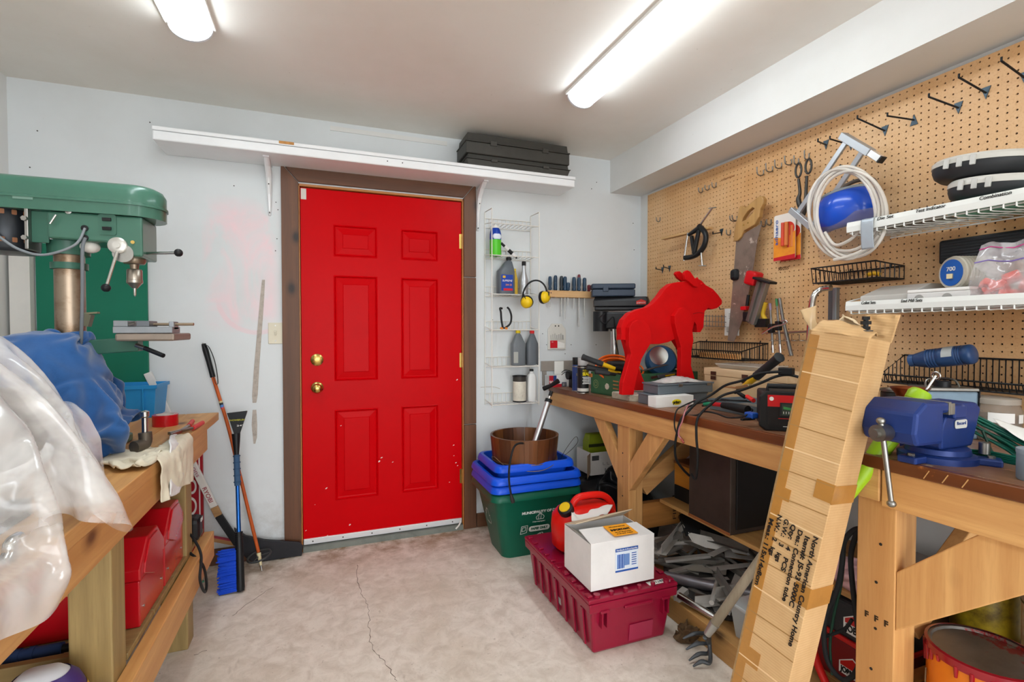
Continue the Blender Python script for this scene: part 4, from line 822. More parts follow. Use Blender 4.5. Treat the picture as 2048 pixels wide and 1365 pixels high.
# ---- snow brush
t = thing('snow_brush', 'blue snow brush with ice scraper leaning on the wall', 'snow brush', at(480, 1190, Z=0))
A, B = V((-.374, 2.655, .0)), at(472, 868, Y=2.83); d = (B - A).normalized(); s_ = d.cross(YA).normalized() * -1
if s_.x > 0: s_ = -s_
p = lambda k: A + (B - A) * k
MB().tube([p(.34), p(.72)], .0095, 14).build('shaft', pm('#1d5fae', .25, .6), t, smooth=60)
MB().tube([p(.0) + V((0, 0, .006)), p(.02) + V((0, 0, .006)), p(.3), p(.36)], [.017, .019, .018, .015], 14).build('brush_head', BLACK, t, smooth=60)
for k in range(5): MB().tube([p(.31 + k * .013) - d * .002, p(.31 + k * .013) + d * .004], .0175, 14).build('grip_ridge', BLACK, t, smooth=60)
MB().tube([p(.66), p(.86)], .014, 14).build('foam_grip', pm('#3b5878', .85, bump=.4), t, smooth=60)
for k in range(5): MB().tube([p(.68 + k * .042), p(.688 + k * .042)], .017, 14).build('foam_ring', pm('#33506e', .85), t, smooth=60)
m = MB(); rnd = random.Random(4)
for i in range(24):
    for j in range(3):
        for w_ in range(2):
            o = p(.015 + .25 * (i + .5) / 24) + V((0, (j - 1) * .009, 0)); e = o + s_ * (.088 + rnd.uniform(-.008, .008)) + V((rnd.uniform(-.005, .005), rnd.uniform(-.006, .006), rnd.uniform(-.006, .006)))
            e.z = max(e.z, .003); o.z = max(o.z, .004); m.tube([o, e], [.0042, .0034], 5)
b = m.build('bristles', pm('#1548c8', .6, var=.15, vs=40), t); b['kind'] = 'stuff'
top = B; MB().tube([p(.86), p(.93), p(1)], [.011, .016, .02], 12).build('neck', BLACK, t, smooth=60)
c0, c1, c2, c3 = at(468, 868, Y=2.83), at(480, 868, Y=2.83), at(495, 822, Y=2.86), at(454, 827, Y=2.86)
fr = frame((c0 + c1) / 2, XA, (c2 + c3) / 2 - (c0 + c1) / 2); I = fr.inverted()
MB().prism([((I @ q).x, (I @ q).y) for q in (c0, c1, c2, c3)], -.006, .006, fr).build('scraper_blade', BLACK, t, bev=.002)
text(t, 'SNOWBRUSH', at(475, 840, Y=2.84) + V((0, -.012, .0)), XA, (c2 + c3) / 2 - (c0 + c1) / 2, .008, pm('#c8c232', .5), w=.07); text(t, '24"', at(481, 851, Y=2.835) + V((0, -.012, 0)), XA, (c2 + c3) / 2 - (c0 + c1) / 2, .008, WHITE, w=.03)
# ---- orange ski pole
t = thing('ski_pole', 'orange bamboo ski pole with black strap leaning on the wall', 'ski pole', at(524, 1145, Z=0))
pts = [at(524, 1143, Z=.003), at(517, 1105, Y=2.88), at(488, 985, Y=2.91), at(458, 860, Y=2.95), at(437, 790, Y=2.965), at(426, 755, Y=2.975)]
MB().tube(spline(pts[1:], 5), [.0085] * 21, 10).build('shaft', pm('#b9541c', .35, var=.2, vs=20), t, smooth=60)
MB().tube([pts[5], at(418, 725, Y=2.98), at(411, 700, Y=2.985), at(407, 688, Y=2.985)], [.0125, .0125, .014, .01], 12).build('grip', BLACK, t, smooth=60)
st = spline([at(408, 690, Y=2.975), at(418, 695, Y=2.965), at(430, 725, Y=2.965), at(436, 765, Y=2.965), at(430, 764, Y=2.97), at(420, 725, Y=2.975)], 6)
m = MB(); m.loft([[q + V((-.001, -.008, 0)), q + V((.001, -.008, 0)), q + V((.001, .006, 0)), q + V((-.001, .006, 0))] for q in st]); m.build('strap', RUBBER, t)
MB().tube([pts[0], pts[0] + (pts[1] - pts[0]) * .35], [.003, .005], 8).build('tip', STEEL, t, smooth=60); MB().tube([pts[0] + (pts[1] - pts[0]) * .3, pts[0] + (pts[1] - pts[0]) * .95], [.006, .011], 10).build('ferrule', pm('#d6c9a0', .5), t, smooth=60)
cb = pts[0] + (pts[1] - pts[0]) * .8; m = MB(); m.tube(arc(cb, .055, 0, 352, 28, (1, 0, .2), (0, 1, .1)), .005, 8, closed=True); m.build('basket', pm('#3b3c3c', .6), t, smooth=60)
for a_ in (0, 120, 240): MB().tube([cb, arc(cb, .055, a_, a_ + 1, 1, (1, 0, .2), (0, 1, .1))[0]], .0035, 6).build('basket_spoke', pm('#3b3c3c', .6), t)
for y0, y1, c_ in ((.28, .33, '#c8b88a'), (.33, .39, '#2b2b2b'), (.39, .46, '#4a78b8'), (.46, .5, '#c24a52')):
    A_, B_ = pts[4], pts[3]; MB().tube([A_ + (B_ - A_) * (y0 - .1), A_ + (B_ - A_) * (y1 - .1)], .0092, 10).build('decal_band', pm(c_, .4), t, smooth=60)
q = at(407, 688, Y=3.005); MB().tube([q + V((0, .013, 0)), q + V((0, -.03, .004))], .002, 6).build('nail', STEEL, wb)
# ---- wooden offcut with red edge
a, b = at(372, 1068, Y=2.95), at(528, 1098, Y=2.99); t = thing('wood_offcut', 'slim wooden offcut with red painted edge behind the hockey stick', 'offcut', a)
MB().bar(a, b, .03, .02).build('strip', wood('#b98a55', '#7d5028', 'x', .6, 26), t, bev=.002); MB().bar(a + V((0, 0, .0115)), b + V((0, 0, .0115)), .03, .003).build('painted_edge', pm('#a03040', .6), t)
q = at(393, 1082, Y=2.9); MB().box(q, (.07, .025, .022)).build('cross_piece', wood('#d2a462', '#a8733a', 'x', .6, 26), t, bev=.002)
t = tag(MB().box(at(392, 1165, Z=.004), (.06, .05, .006), rot=(0, 0, .5)).build('green_scrap', pm('#4f9472', .5), bev=.001), 'small green plastic scrap on the floor behind the bench leg', 'scrap')
# ================================================================ FLOOR BY THE DOOR
def tub(name, label, x0, x1, y0, y1, z0, z1, tp, mat, cat='bin', rimh=.036, lip=.02, r=.05, group=None):
    """tapered open plastic bin with a rolled rim"""
    t = thing(name, label, cat, ((x0 + x1) / 2, (y0 + y1) / 2, z0), group=group); cx, cy = (x0 + x1) / 2, (y0 + y1) / 2; w, d = x1 - x0, y1 - y0
    def ring(e, z, rr=r): return [V((cx + a, cy + b, z)) for a, b in rrect(w - 2 * e, d - 2 * e, max(.01, rr), 5)]
    MB().loft([ring(tp, z0), ring(tp * .1, z1 - rimh), ring(0, z1 - .004), ring(.004, z1 - .004), ring(tp * .1 + .004, z1 - rimh), ring(tp + .004, z0 + .004)]).build('tub', mat, t, smooth=40)
    MB().loft([ring(-.002, z1 - rimh), ring(-lip, z1 - rimh), ring(-lip, z1 - rimh + .01), ring(-lip + .006, z1 - .006), ring(-lip + .012, z1), ring(.006, z1), ring(.008, z1 - .006)], caps=False).build('rim', mat, t, smooth=40)
    return t
GBIN = pm('#0d5a45', .35, var=.05); BBIN = pm('#1352d6', .3)
RX = (.84, 1.335); RY = (2.455, 2.86)
gb = tub('recycling_bin', 'green recycling bin with white paper-only printing by the door', *RX, *RY, .0, .378, .075, GBIN)
def gface(u, z):      # point on the front (-Y) face of the bin, u along X
    f = (.34 - z) / .34; return V((u, RY[0] + .0675 * f + .006, z))
gx, gz = XA, (gface(1, .3) - gface(1, .2)).normalized(); off = V((0, -.0085, -.003)); WP = pm('#dfe6e2', .5)
text(gb, 'MUNICIPALITY OF DYSART', gface(1.125, .262) + off, gx, gz, .014, WP, w=.26, bold=.001); 
MB().prism(rrect(.125, .032, .015, 5), 0, .0006, frame(gface(1.105, .165) + off, gx, gz)).build('label_pill', WP, gb)
text(gb, 'PAPER ONLY', gface(1.105, .165) + off * 1.1, gx, gz, .013, GBIN, w=.1, bold=.001)
for u, z, s in (('Newspaper', .205, .075), ('Cardboard, Books', .088, .1), ('& Flyers', .074, .06)): text(gb, u, gface(1.1, z) + off, gx, gz, .007, WP, w=s)
def outline(pts, o, w_=.0014, name='printed_icon'):
    m = MB(); F_ = frame(o, gx, gz)
    for a, b in zip(pts, pts[1:] + pts[:1]):
        p, q = V((a[0], a[1], 0)), V((b[0], b[1], 0)); d = (q - p).normalized(); nn = V((-d.y, d.x, 0)) * w_; m.add([p + nn, q + nn, q - nn, p - nn], [(0, 1, 2, 3)], F_)
    return m.build(name, WP, gb)
for pts, u, z in (([(-.02, -.014), (.02, -.014), (.024, .0), (.008, .016), (-.008, .016), (-.024, 0)], 1.105, .232), ([(-.008, .018), (.006, .02), (.004, -.014), (-.01, -.016)], 1.105, .233), ([(-.02, -.024), (.016, -.018), (.02, .024), (-.016, .022)], 1.015, .165), ([(-.012, -.01), (.008, -.006), (.01, .014), (-.01, .012)], 1.015, .166), ([(-.028, 0), (0, -.016), (.03, -.004), (.004, .016)], 1.105, .118), ([(-.006, .0), (.004, .016), (.022, .018), (.03, -.004)], 1.105, .118)):
    outline(pts, gface(u, z) + off)
# recycling arrows on the side (-X) face
sx_ = frame(V((RX[0] + .036, 2.66, .2)), (0, -1, 0), (-.19, 0, 1)); m = MB()
for k in range(3):
    R_ = Matrix.Rotation(2 * PI * k / 3, 4, 'Z')
    for a, b in (((-.012, .045), (.012, .045)), ((.012, .045), (.03, .012)), ((-.012, .045), (-.028, .018)), ((.02, .01), (.04, .018)), ((.03, .012), (.02, .03))):
        p, q = V((*a, .0)), V((*b, .0)); d = (q - p).normalized(); nn = V((-d.y, d.x, 0)) * .0022; m.add([p + nn, q + nn, q - nn, p - nn], [(0, 1, 2, 3)], sx_ @ Matrix.Translation((0, 0, .009)) @ R_)
m.build('printed_arrows', WP, gb)
for k in range(2):
    tub('recycling_bin', ('blue recycling bin nested directly on the green bin', 'blue recycling bin nested second above the green bin')[k], *RX, *RY, .045 * (k + 1) + .002, .378 + .045 * (k + 1), .075, BBIN, group='nested blue bins')
tub('recycling_bin', 'topmost blue bin holding the wooden half barrel', RX[0] + .03, RX[1] - .03, RY[0] + .03, RY[1] - .03, .145, .525, .07, BBIN, group='nested blue bins')
# ---- wooden half barrel
bc = V((1.085, 2.655, .485)); t = thing('half_barrel', 'dark stained wooden half barrel with wire bail on the blue bins', 'barrel', bc)
ST = [wood(a, b, 'z', .4, 16, 0) for a, b in (('#6b3d1e', '#2e1609'), ('#55301a', '#1f0f07'), ('#7d4c26', '#38200e'))]
N = 16; Ro, Rb, H_ = .197, .182, .165
for k in range(N):
    a0, a1 = 2 * PI * k / N + .004, 2 * PI * (k + 1) / N - .004; rings = []
    for r, z in ((Rb, 0), (Ro, H_), (Ro - .012, H_), (Rb - .012, .0)):
        rings.append([bc + V((r * math.cos(a0 + (a1 - a0) * i / 3), r * math.sin(a0 + (a1 - a0) * i / 3), z)) for i in range(4)])
    m = MB(); nn = 4; vs = [p for r in rings for p in r]; fs = []
    for q in range(4):
        for i in range(3): fs.append((q * 4 + i, q * 4 + i + 1, ((q + 1) % 4) * 4 + i + 1, ((q + 1) % 4) * 4 + i))
    fs += [(0, 4, 8, 12), (3, 15, 11, 7)]; m.add(vs, fs); m.build('stave', ST[k % 3 if k % 5 else 2], t)
MB().lathe([(Rb - .013, .012), (.001, .012)], 32, o=bc, caps=False).build('bottom', ST[1], t)
MB().tube(arc(bc + V((0, 0, .03)), Rb + .005, 0, 360, 48, XA, YA)[:-1], .0022, 6, closed=True).build('hoop', pm('#8d7a5e', .5, .6), t, smooth=60)
MB().tube(spline([bc + V((-.195, 0, .03)), bc + V((-.2, -.05, .06)), bc + V((-.15, -.15, .02)), bc + V((0, -.2, .0)), bc + V((.12, -.17, .03)), bc + V((.19, -.02, .05))], 8), .0018, 6).build('bail', pm('#8d7a5e', .5, .6), t, smooth=60)
MB().tube(spline([at(1120, 925, Y=2.6), at(1128, 905, Y=2.55), at(1150, 875, Y=2.55), at(1156, 882, Y=2.55), at(1148, 895, Y=2.55), at(1125, 915, Y=2.58)], 6), .0014, 6).build('wire_loop', pm('#3f3a34', .5, .6), t, smooth=60)
# ---- black hose with coupling
hz = spline([at(1062, 900, Y=2.62), at(1050, 888, Y=2.5), at(1030, 892, Y=2.42), at(1020, 925, Y=2.40), at(1018, 960, Y=2.40), at(1022, 990, Y=2.40)], 8)
t = thing('rubber_hose', 'black rubber hose with coupling hanging from the wooden barrel', 'hose', hz[-1]); MB().tube(hz, .0055, 10).build('hose', RUBBER, t, smooth=60)
MB().tube([hz[-1], hz[-1] + V((.006, 0, -.022)), hz[-1] + V((.012, 0, -.042))], [.007, .0105, .0105], 10).build('coupling', pm('#2c2a2a', .5), t, smooth=60)
# ---- hand pump standing in the barrel
A, B = V((1.12, 2.66, .5)), at(1103, 783, Y=2.72); d = (B - A).normalized(); t = thing('hand_pump', 'silver hand pump with black tee handle standing in the barrel', 'pump', A)
MB().tube([A, A + (B - A) * .86], .0175, 18).build('barrel', pm('#c3c6c9', .28, .85), t, smooth=60); q = A + (B - A) * .86
MB().tube([q - d * .012, q + d * .008], .022, 18).build('collar', BLACK, t, smooth=60); MB().tube([q, B], .0065, 10).build('rod', CHROME, t, smooth=60); MB().tube([B - d * .03, B], .011, 12).build('handle_socket', BLACK, t, smooth=60)
h0, h1 = at(1087, 778, Y=2.75), at(1117, 762, Y=2.68); MB().tube(spline([h0, (h0 + h1) / 2 + V((0, 0, -.004)), h1], 5), [.014, .0145, .0135, .013, .012, .012, .012, .013, .014, .015, .0155], 12).build('handle', BLACK, t, smooth=60)
# ---- maroon tote
TM = pm('#8e1030', .3, var=.06, coat=.2); tx0, tx1, ty0, ty1, tz = .96, 1.30, 1.655, 2.235, .236
t = thing('lidded_tote', 'maroon lidded plastic tote on the concrete floor', 'tote', ((tx0 + tx1) / 2, (ty0 + ty1) / 2, 0))
def rg(e, z): return [V((tx0 - e, ty0 - e, z)), V((tx1 + e, ty0 - e, z)), V((tx1 + e, ty1 + e, z)), V((tx0 - e, ty1 + e, z))]
MB().loft([rg(-.004, 0), rg(.018, tz - .045)]).build('body', TM, t, bev=.01)
MB().loft([rg(.014, tz - .06), rg(.03, tz - .058), rg(.032, tz - .022), rg(.014, tz - .022)]).build('upper_flange', TM, t, bev=.004)
for s in range(2):
    y0, y1 = (ty0 - .03, (ty0 + ty1) / 2 - .001) if s == 0 else ((ty0 + ty1) / 2 + .001, ty1 + .03)
    m = MB(); n_ = 6; y_in = y1 if s == 0 else y0
    MB().bx(tx0 - .034, tx1 + .034, y0, y1, tz - .021, tz - .006).build('lid_half', TM, t, bev=.004)
    for xx in (tx0 - .018, tx1 + .018):
        for k in range(5): MB().box((xx, y0 + (y1 - y0) * (k + .5) / 5, tz - .002), (.022, .03, .008)).build('lid_lug', TM, t, bev=.003)
for k in range(6): MB().cyl((tx0 + .01 + k * .064, ty0 - .012, tz - .006), (tx0 + .01 + k * .064, ty0 - .012, tz + .006), .013 if k in (0, 5) else .009, 10).build('lid_boss', TM, t, smooth=40)
for k in range(7):
    y = ty0 + .05 + k * .08; MB().prism([(-.008, 0), (.008, 0), (.008, .15), (-.008, .15)], 0, .008, frame((tx0 - .002, y, .02), (0, -1, 0), (-.1, 0, 1))).build('side_rib', TM, t, bev=.002)
for xx in (tx0 + .02, tx1 - .04):
    for e in (0, .022): MB().bx(xx + e, xx + e + .006, ty0 - .034, ty0 - .01, tz - .12, tz - .05).build('handle_web', TM, t)
    MB().bx(xx - .006, xx + .034, ty0 - .036, ty0 - .012, tz - .062, tz - .052).build('handle_shelf', TM, t, bev=.002)
MB().bx(tx0 + .12, tx1 - .09, ty0 - .038, ty0 - .014, tz - .062, tz - .05).build('grip_ledge', TM, t, bev=.003)
MB().prism([(0, 0), (.11, 0), (.11, .07), (0, .07)], 0, .002, frame((tx0 + .16, ty0 - .0, .02), XA, (0, -.12, 1))).build('raised_panel', pm('#a02a48', .4), t)
MB().prism([(-.05, -.013), (.05, -.013), (.05, .013), (-.05, .013)], 0, .001, frame((tx1 - .04, ty0 + .0, tz - .005), (1, .0, 0), YA)).build('sticker', WHITE, t)
text(t, 'QB715S', V((tx1 - .04, ty0, tz - .0035)), (-1, 0, 0), (0, -1, 0), .013, INK, w=.07)
MB().prism([(-.03, -.015), (.03, -.015), (.03, .015), (-.03, .015)], 0, .001, frame((tx0 - .0035, 1.95, .07), (0, -1, 0), (-.1, 0, 1))).build('side_sticker', pm('#a9aaa6', .5), t)
# ---- white cardboard box on the tote
t = thing('cardboard_carton', 'white cardboard carton with orange important sticker on the maroon tote', 'box', (1.1, 1.76, tz + .007)); WB = pm('#e4e2e0', .7, var=.06, vs=10)
wx0, wx1, wy0, wy1, wz0, wz1 = .955, 1.245, 1.662, 1.885, tz + .0075, .425
open_box(wx0, wx1, wy0, wy1, wz0, wz1, th=.004).build('carton', WB, t)
MB().loft([[V((wx0, wy0, wz1)), V((wx1, wy0, wz1)), V((wx1 - .002, wy0 + .12, wz1 + .004)), V((wx0 + .01, wy0 + .115, wz1 + .012))], [V((wx0, wy0, wz1 + .003)), V((wx1, wy0, wz1 + .003)), V((wx1 - .002, wy0 + .12, wz1 + .007)), V((wx0 + .01, wy0 + .115, wz1 + .015))]]).build('front_flap', WB, t)
MB().loft([[V((wx0, wy1, wz1)), V((wx1, wy1, wz1)), V((wx1 - .01, wy1 - .085, wz1 + .055)), V((wx0 - .0, wy1 - .1, wz1 + .035))], [V((wx0, wy1, wz1 + .003)), V((wx1, wy1, wz1 + .003)), V((wx1 - .01, wy1 - .085, wz1 + .058)), V((wx0, wy1 - .1, wz1 + .038))]]).build('rear_flap', pm('#c9b79c', .8, var=.1), t)
MB().loft([[V((wx0, wy0 + .004, wz1)), V((wx0, wy1 - .004, wz1)), V((wx0 + .07, wy1 - .02, wz1 - .045)), V((wx0 + .07, wy0 + .02, wz1 - .045))], [V((wx0 + .003, wy0 + .004, wz1)), V((wx0 + .003, wy1 - .004, wz1)), V((wx0 + .073, wy1 - .02, wz1 - .043)), V((wx0 + .073, wy0 + .02, wz1 - .043))]]).build('side_flap', WB, t)
n_ = V((0, -.03, 1)).normalized(); fx = V((1, 0, -.02)).normalized(); fy = V((-.02, 1, .07)).normalized()
oc = V((1.125, wy0 + .06, wz1 + .0125)); MB().prism([(-.055, -.045), (.055, -.045), (.055, .045), (-.055, .045)], 0, .001, frame(oc, fx, fy)).build('warning_sticker', pm('#f0a124', .5), t)
text(t, 'IMPORTANT', oc + n_ * .0016, fx, fy, .013, INK, w=.09, bold=.0008)
for k, s_ in ((.026, 'THIS CARTON CONTAINS'), (-.02, 'FLAT PARTS AND INSTRUCTIONS'), (-.033, 'PLEASE KEEP')): text(t, s_, oc + n_ * .0016 + fy * k, fx, fy, .004, INK, w=.075)
lo = V((1.115, wy0 - .0012, .345)); MB().prism([(-.052, -.045), (.052, -.045), (.052, .045), (-.052, .045)], 0, .001, frame(lo, XA, ZA)).build('printed_label', pm('#dbe4ee', .5), t)
BLU = pm('#2a56a4', .5)
for z, h in ((.041, .012), (-.042, .007)): MB().prism([(-.052, z - h / 2), (.052, z - h / 2), (.052, z + h / 2), (-.052, z + h / 2)], 0, .0016, frame(lo + V((0, -.0004, 0)), XA, ZA)).build('label_bar', BLU, t)
text(t, 'Hardbacks & Encyclopedias', lo + V((0, -.0022, .041)), XA, ZA, .006, WHITE, w=.096)
for k in range(5): MB().box(lo + V((-.042 + k * .007, -.0014, -.004)), (.0055, .001, .056)).build('label_print', BLU if k % 2 else pm('#5b80bf', .5), t)
MB().box(lo + V((.0, -.0014, .0)), (.024, .001, .045)).build('label_print', pm('#6b8cc4', .5), t)
for k in range(6): MB().box(lo + V((.033, -.0014, .022 - k * .009)), (.022, .001, .003)).build('label_print', BLU, t)
# ---- red jerry can behind the carton
JR = pm('#d81a10', .35, var=.04); jc = V((1.14, 2.05, tz + .007)); t = thing('fuel_can', 'red plastic fuel can with yellow cap behind the white carton', 'fuel can', jc)
rings = []
for z, w_, d_, ox in ((0, .27, .15, 0), (.012, .3, .175, 0), (.10, .31, .18, 0), (.15, .30, .175, .0), (.178, .26, .15, .005), (.192, .17, .09, .02)): rings.append([jc + V((a + ox, b, z)) for a, b in rrect(w_, d_, min(w_, d_) * .4, 6)])
MB().loft(rings).build('tank', JR, t, smooth=60)
hp = spline([jc + V((-.075, -.01, .165)), jc + V((-.055, -.01, .215)), jc + V((-.01, -.01, .232)), jc + V((.09, -.01, .225)), jc + V((.14, -.01, .18)), jc + V((.152, -.01, .11))], 7)
MB().tube(hp, .016, 12).build('handle', JR, t, smooth=60)
a_ = V((-.55, -.25, .8)).normalized(); o_ = jc + V((-.10, -.03, .172)); u_ = a_.orthogonal(); F_ = frame(o_, u_, a_.cross(u_))
MB().lathe([(.036, -.02), (.033, .012)], 20, F_).build('spout_neck', JR, t, smooth=40); cp = MB().lathe([(.034, .01), (.036, .012), (.036, .036), (.03, .04)], 20, F_).build('cap_ring', BLACK, t, smooth=30)
MB().lathe([(.027, .038), (.025, .044), (.004, .045)], 20, F_).build('cap', pm('#d8b41c', .4), t, smooth=40)
MB().tube(spline([jc + V((-.13, -.09, .06)), jc + V((-.1, -.098, .075)), jc + V((-.06, -.095, .07))], 5), .0022, 6).build('tether', WHITE, t, smooth=60)
rows = [[at(x, y, Y=Y_) for x, y in r] for r, Y_ in (([(1142, 1022), (1160, 1024), (1185, 1018), (1205, 1012), (1226, 1010)], 2.0), ([(1143, 1032), (1160, 1034), (1185, 1027), (1205, 1022), (1222, 1018)], 1.955), ([(1144, 1042), (1160, 1042), (1185, 1037), (1203, 1031), (1214, 1030)], 1.925))]
o = sheet(rows, 5, .004, 18, 2).build('paper_label', pm('#e8e6e2', .8), None, smooth=60, solid=.0015); tag(o, 'torn white paper label draped on the red fuel can', 'paper')
# ================================================================ LONG WORKBENCH ON THE RIGHT
def zt(y): return .911 - .0142 * (y - .6)
BX0 = 1.40
bn = thing('long_workbench', 'long pine workbench with stained top beneath the pegboard', 'workbench', (1.75, 1.6, 0))
TOPM = wood('#94694c', '#5c3a26', 'y', .4, 20, 0, worn='#b79a7c', wv=.6); TOPE = wood('#7d4522', '#4a2410', 'y', .3, 16, 0, worn='#a8642c', wv=.62)
def slab(x0, x1, y0, y1, dz0, dz1, name, mat, bev=.003):
    m = MB(); m.add([(x, y, zt(y) + dz) for dz in (dz0, dz1) for x, y in ((x0, y0), (x1, y0), (x1, y1), (x0, y1))], [(3, 2, 1, 0), (4, 5, 6, 7), (0, 1, 5, 4), (1, 2, 6, 5), (2, 3, 7, 6), (3, 0, 4, 7)]); return m.build(name, mat, bn, bev=bev)
for k in range(5): slab(BX0 + .02 + k * .137, BX0 + .02 + (k + 1) * .137 - .0015, .25, 3.0, -.034, 0, 'top_plank', TOPM)
slab(BX0, BX0 + .0185, .25, 3.0, -.034, 0, 'edge_strip', TOPE)
slab(BX0 + .012, BX0 + .05, .905, 3.0, -.125, -.035, 'apron', PINE['y']); slab(BX0 + .012, BX0 + .05, .25, .90, -.135, -.035, 'apron', PINE['y'])
slab(2.06, 2.1, .25, 3.0, -.125, -.035, 'rear_apron', PINE['y'])
def post(x0, x1, y0, y1, name='leg', z0=0): MB().bx(x0, x1, y0, y1, z0, zt(y0) - .1255).build(name, PINE['z'], bn, bev=.003)
post(1.43, 1.475, 2.115, 2.22); post(1.43, 1.475, .872, .975); post(2.05, 2.095, 2.13, 2.22, 'rear_leg'); post(2.05, 2.095, .88, .97, 'rear_leg')
MB().bx(1.477, 1.52, 2.125, 2.21, 0, zt(2.1) - .126).build('leg_backer', PINE['z'], bn, bev=.003); MB().bx(1.477, 1.53, .88, .97, 0, zt(.9) - .136).build('leg_backer', PINE['z'], bn, bev=.003)
def brace(yp, z0, z1, ya0, ya1, za, x0=1.432, x1=1.47):
    """knee brace: cut plumb against the leg at yp, level against the apron at za"""
    MB().prism([(yp, z0), (yp, z1), (ya0, za), (ya1, za)], x0, x1, axis='x').build('brace', PINE['z'], bn, bev=.003)
brace(2.2205, .47, .605, 2.36, 2.475, zt(2.3) - .1255); brace(2.1145, .44, .58, 1.965, 1.84, zt(2) - .1255); brace(.8715, .44, .60, .69, .49, zt(.6) - .1355)
zr = .4
MB().bar((1.54, 2.17, .43), (2.0, 2.17, .74), .04, .09).build('depth_brace', PINE['x'], bn, bev=.003); MB().bar((1.56, .92, .40), (2.0, .92, .72), .04, .09).build('depth_brace', PINE['x'], bn, bev=.003)
# lower frame and shelf
MB().bx(1.40, 1.438, .3, 2.11, 0, .092).build('floor_rail', wood('#c99a5c', '#8f6230', 'y', .6, 22), bn, bev=.003)
MB().bx(1.5215, 2.05, 2.125, 2.165, .23, .36).build('cross_rail', wood('#b57a3c', '#7c4c1e', 'x', .55, 20), bn, bev=.003)
MB().bx(1.5315, 2.05, .885, .925, .13, .26).build('cross_rail', wood('#b57a3c', '#7c4c1e', 'x', .55, 20), bn, bev=.003)
for k in range(4): MB().bx(1.44 + k * .155, 1.44 + k * .155 + .152, .98, 2.11, .06, .078).build('lower_board', wood('#c2935a', '#8a5c2c', 'y', .6, 20), bn, bev=.002)
for k in range(3): MB().bx(1.62 + k * .14, 1.62 + k * .14 + .138, .976, 2.12, .36, .378).build('shelf_board', wood('#c99a5c', '#8f6230', 'y', .6, 20), bn, bev=.002)
for k in range(3): MB().bx(1.54 + k * .18, 1.54 + k * .18 + .178, .25, .88, .06, .078).build('lower_board', wood('#a9814e', '#6f4a24', 'y', .6, 20), bn, bev=.002)
for y, z in ((2.17, .5), (2.17, .4), (2.17, .62), (.92, .55), (.92, .42), (.93, .3), (.91, .66)): MB().cyl((1.4285, y, z), (1.431, y, z), .004, 8).build('screw_head', IRON, bn)
for k in range(3): text(bn, 'F', V((1.4295, .945 - k * .026, .447)), (0, -1, 0), ZA, .016, pm('#3a2a18', .7), bold=.001)
text(bn, 'FIR', V((1.72, 2.1243, .29)), ZA, (-1, 0, 0), .02, pm('#3a2614', .7), w=.07); text(bn, '2x6', V((1.755, 2.1243, .29)), ZA, (-1, 0, 0), .02, pm('#3a2614', .7), w=.07)
for y0 in (.78, .74, .70): MB().bar((1.3995, y0, zt(y0) - .008), (1.3995, y0 + .012, zt(y0) - .03), .0012, .002).build('scratch', pm('#c99a62', .7), bn)
# ---------------------------------------------------------------- things at the far end of the bench
def bz(y): return zt(y) + .0005
# red/white/blue box
q = at(1097, 767, Y=2.93); q2 = at(1150, 770, Y=2.93); t = thing('product_box', 'small red white and blue carton at the wall end of the bench', 'box', ((q.x + q2.x) / 2, 2.95, bz(2.95))); z0 = bz(2.95)
MB().bx(q.x, q2.x, 2.92, 2.99, z0, z0 + .075).build('carton', pm('#e2e2e2', .5), t, bev=.001)
for x, wdt, c_, za, zb in ((.0, .03, '#b02030', 0, .075), (.03, .022, '#23407e', .035, .075), (.03, .06, '#c02430', .0, .02), (.09, .035, '#5a6270', 0, .03)): MB().bx(q.x + x, q.x + x + wdt, 2.9192, 2.9199, z0 + za, z0 + zb).build('print_patch', pm(c_, .5), t)
text(t, '90', V((q.x + .015, 2.9188, z0 + .03)), XA, ZA, .022, WHITE, w=.024)
for k in range(5): MB().bx(q.x + .093 + k * .006, q.x + .096 + k * .006, 2.9186, 2.9191, z0 + .006, z0 + .024).build('barcode', WHITE if k % 2 else INK, t)
# black hook lamp
c = at(1143, 741, Y=2.85); t = thing('clip_lamp', 'small black cylinder with bent wire hook beside the spray cans', 'tool', V((c.x, 2.85, bz(2.85)))); MB().cyl((c.x - .03, 2.85, bz(2.85) + .08), (c.x + .03, 2.85, bz(2.85) + .08), .028, 18).build('cylinder', BLACK, t, smooth=40)
MB().bx(c.x - .01, c.x + .01, 2.83, 2.87, bz(2.85), bz(2.85) + .06).build('stand', BLACK, t, bev=.003)
for dz in (.0, .015): MB().tube(spline([(c.x, 2.85, bz(2.85) + .09 + dz), (c.x - .05, 2.84, bz(2.85) + .1 + dz), (c.x - .08, 2.83, bz(2.85) + .085 + dz)], 5), .0022, 6).build('wire_hook', BLACK, t, smooth=60)
# spray cans
def spray(name, lbl, px, py, Y, r, h, mat, capm, caph, clear=False):
    q = at(px, py, Y=Y); t = thing(name, lbl, 'spray can', (q.x, Y, bz(Y)))
    MB().lathe([(r * .96, 0), (r, .004), (r, h), (r * .86, h + .012)], 26).build('body', mat, t, smooth=40, world=False)
    MB().lathe([(r * .9, h + .008), (r * .94, h + .01), (r * .94, h + caph), (r * .9, h + caph + .002)], 26).build('cap', capm, t, smooth=40, world=False)
    for z in (.002, h - .002): MB().lathe([(r + .0008, z - .003), (r + .0016, z), (r + .0008, z + .003)], 26, caps=False).build('rim', STEEL, t, smooth=60, world=False)
    return t
t = spray('spray_can', 'slim blue and black spray can behind the sealant spray', 1153, 771, 2.66, .026, .15, pm('#2c3f78', .35, var=.2, vs=9), BLACK, .05)
text(t, 'SEAL', V((WM[t].translation.x, 2.66 - .0272, bz(2.66) + .1)), XA, ZA, .014, pm('#c9b060', .5), w=.03)
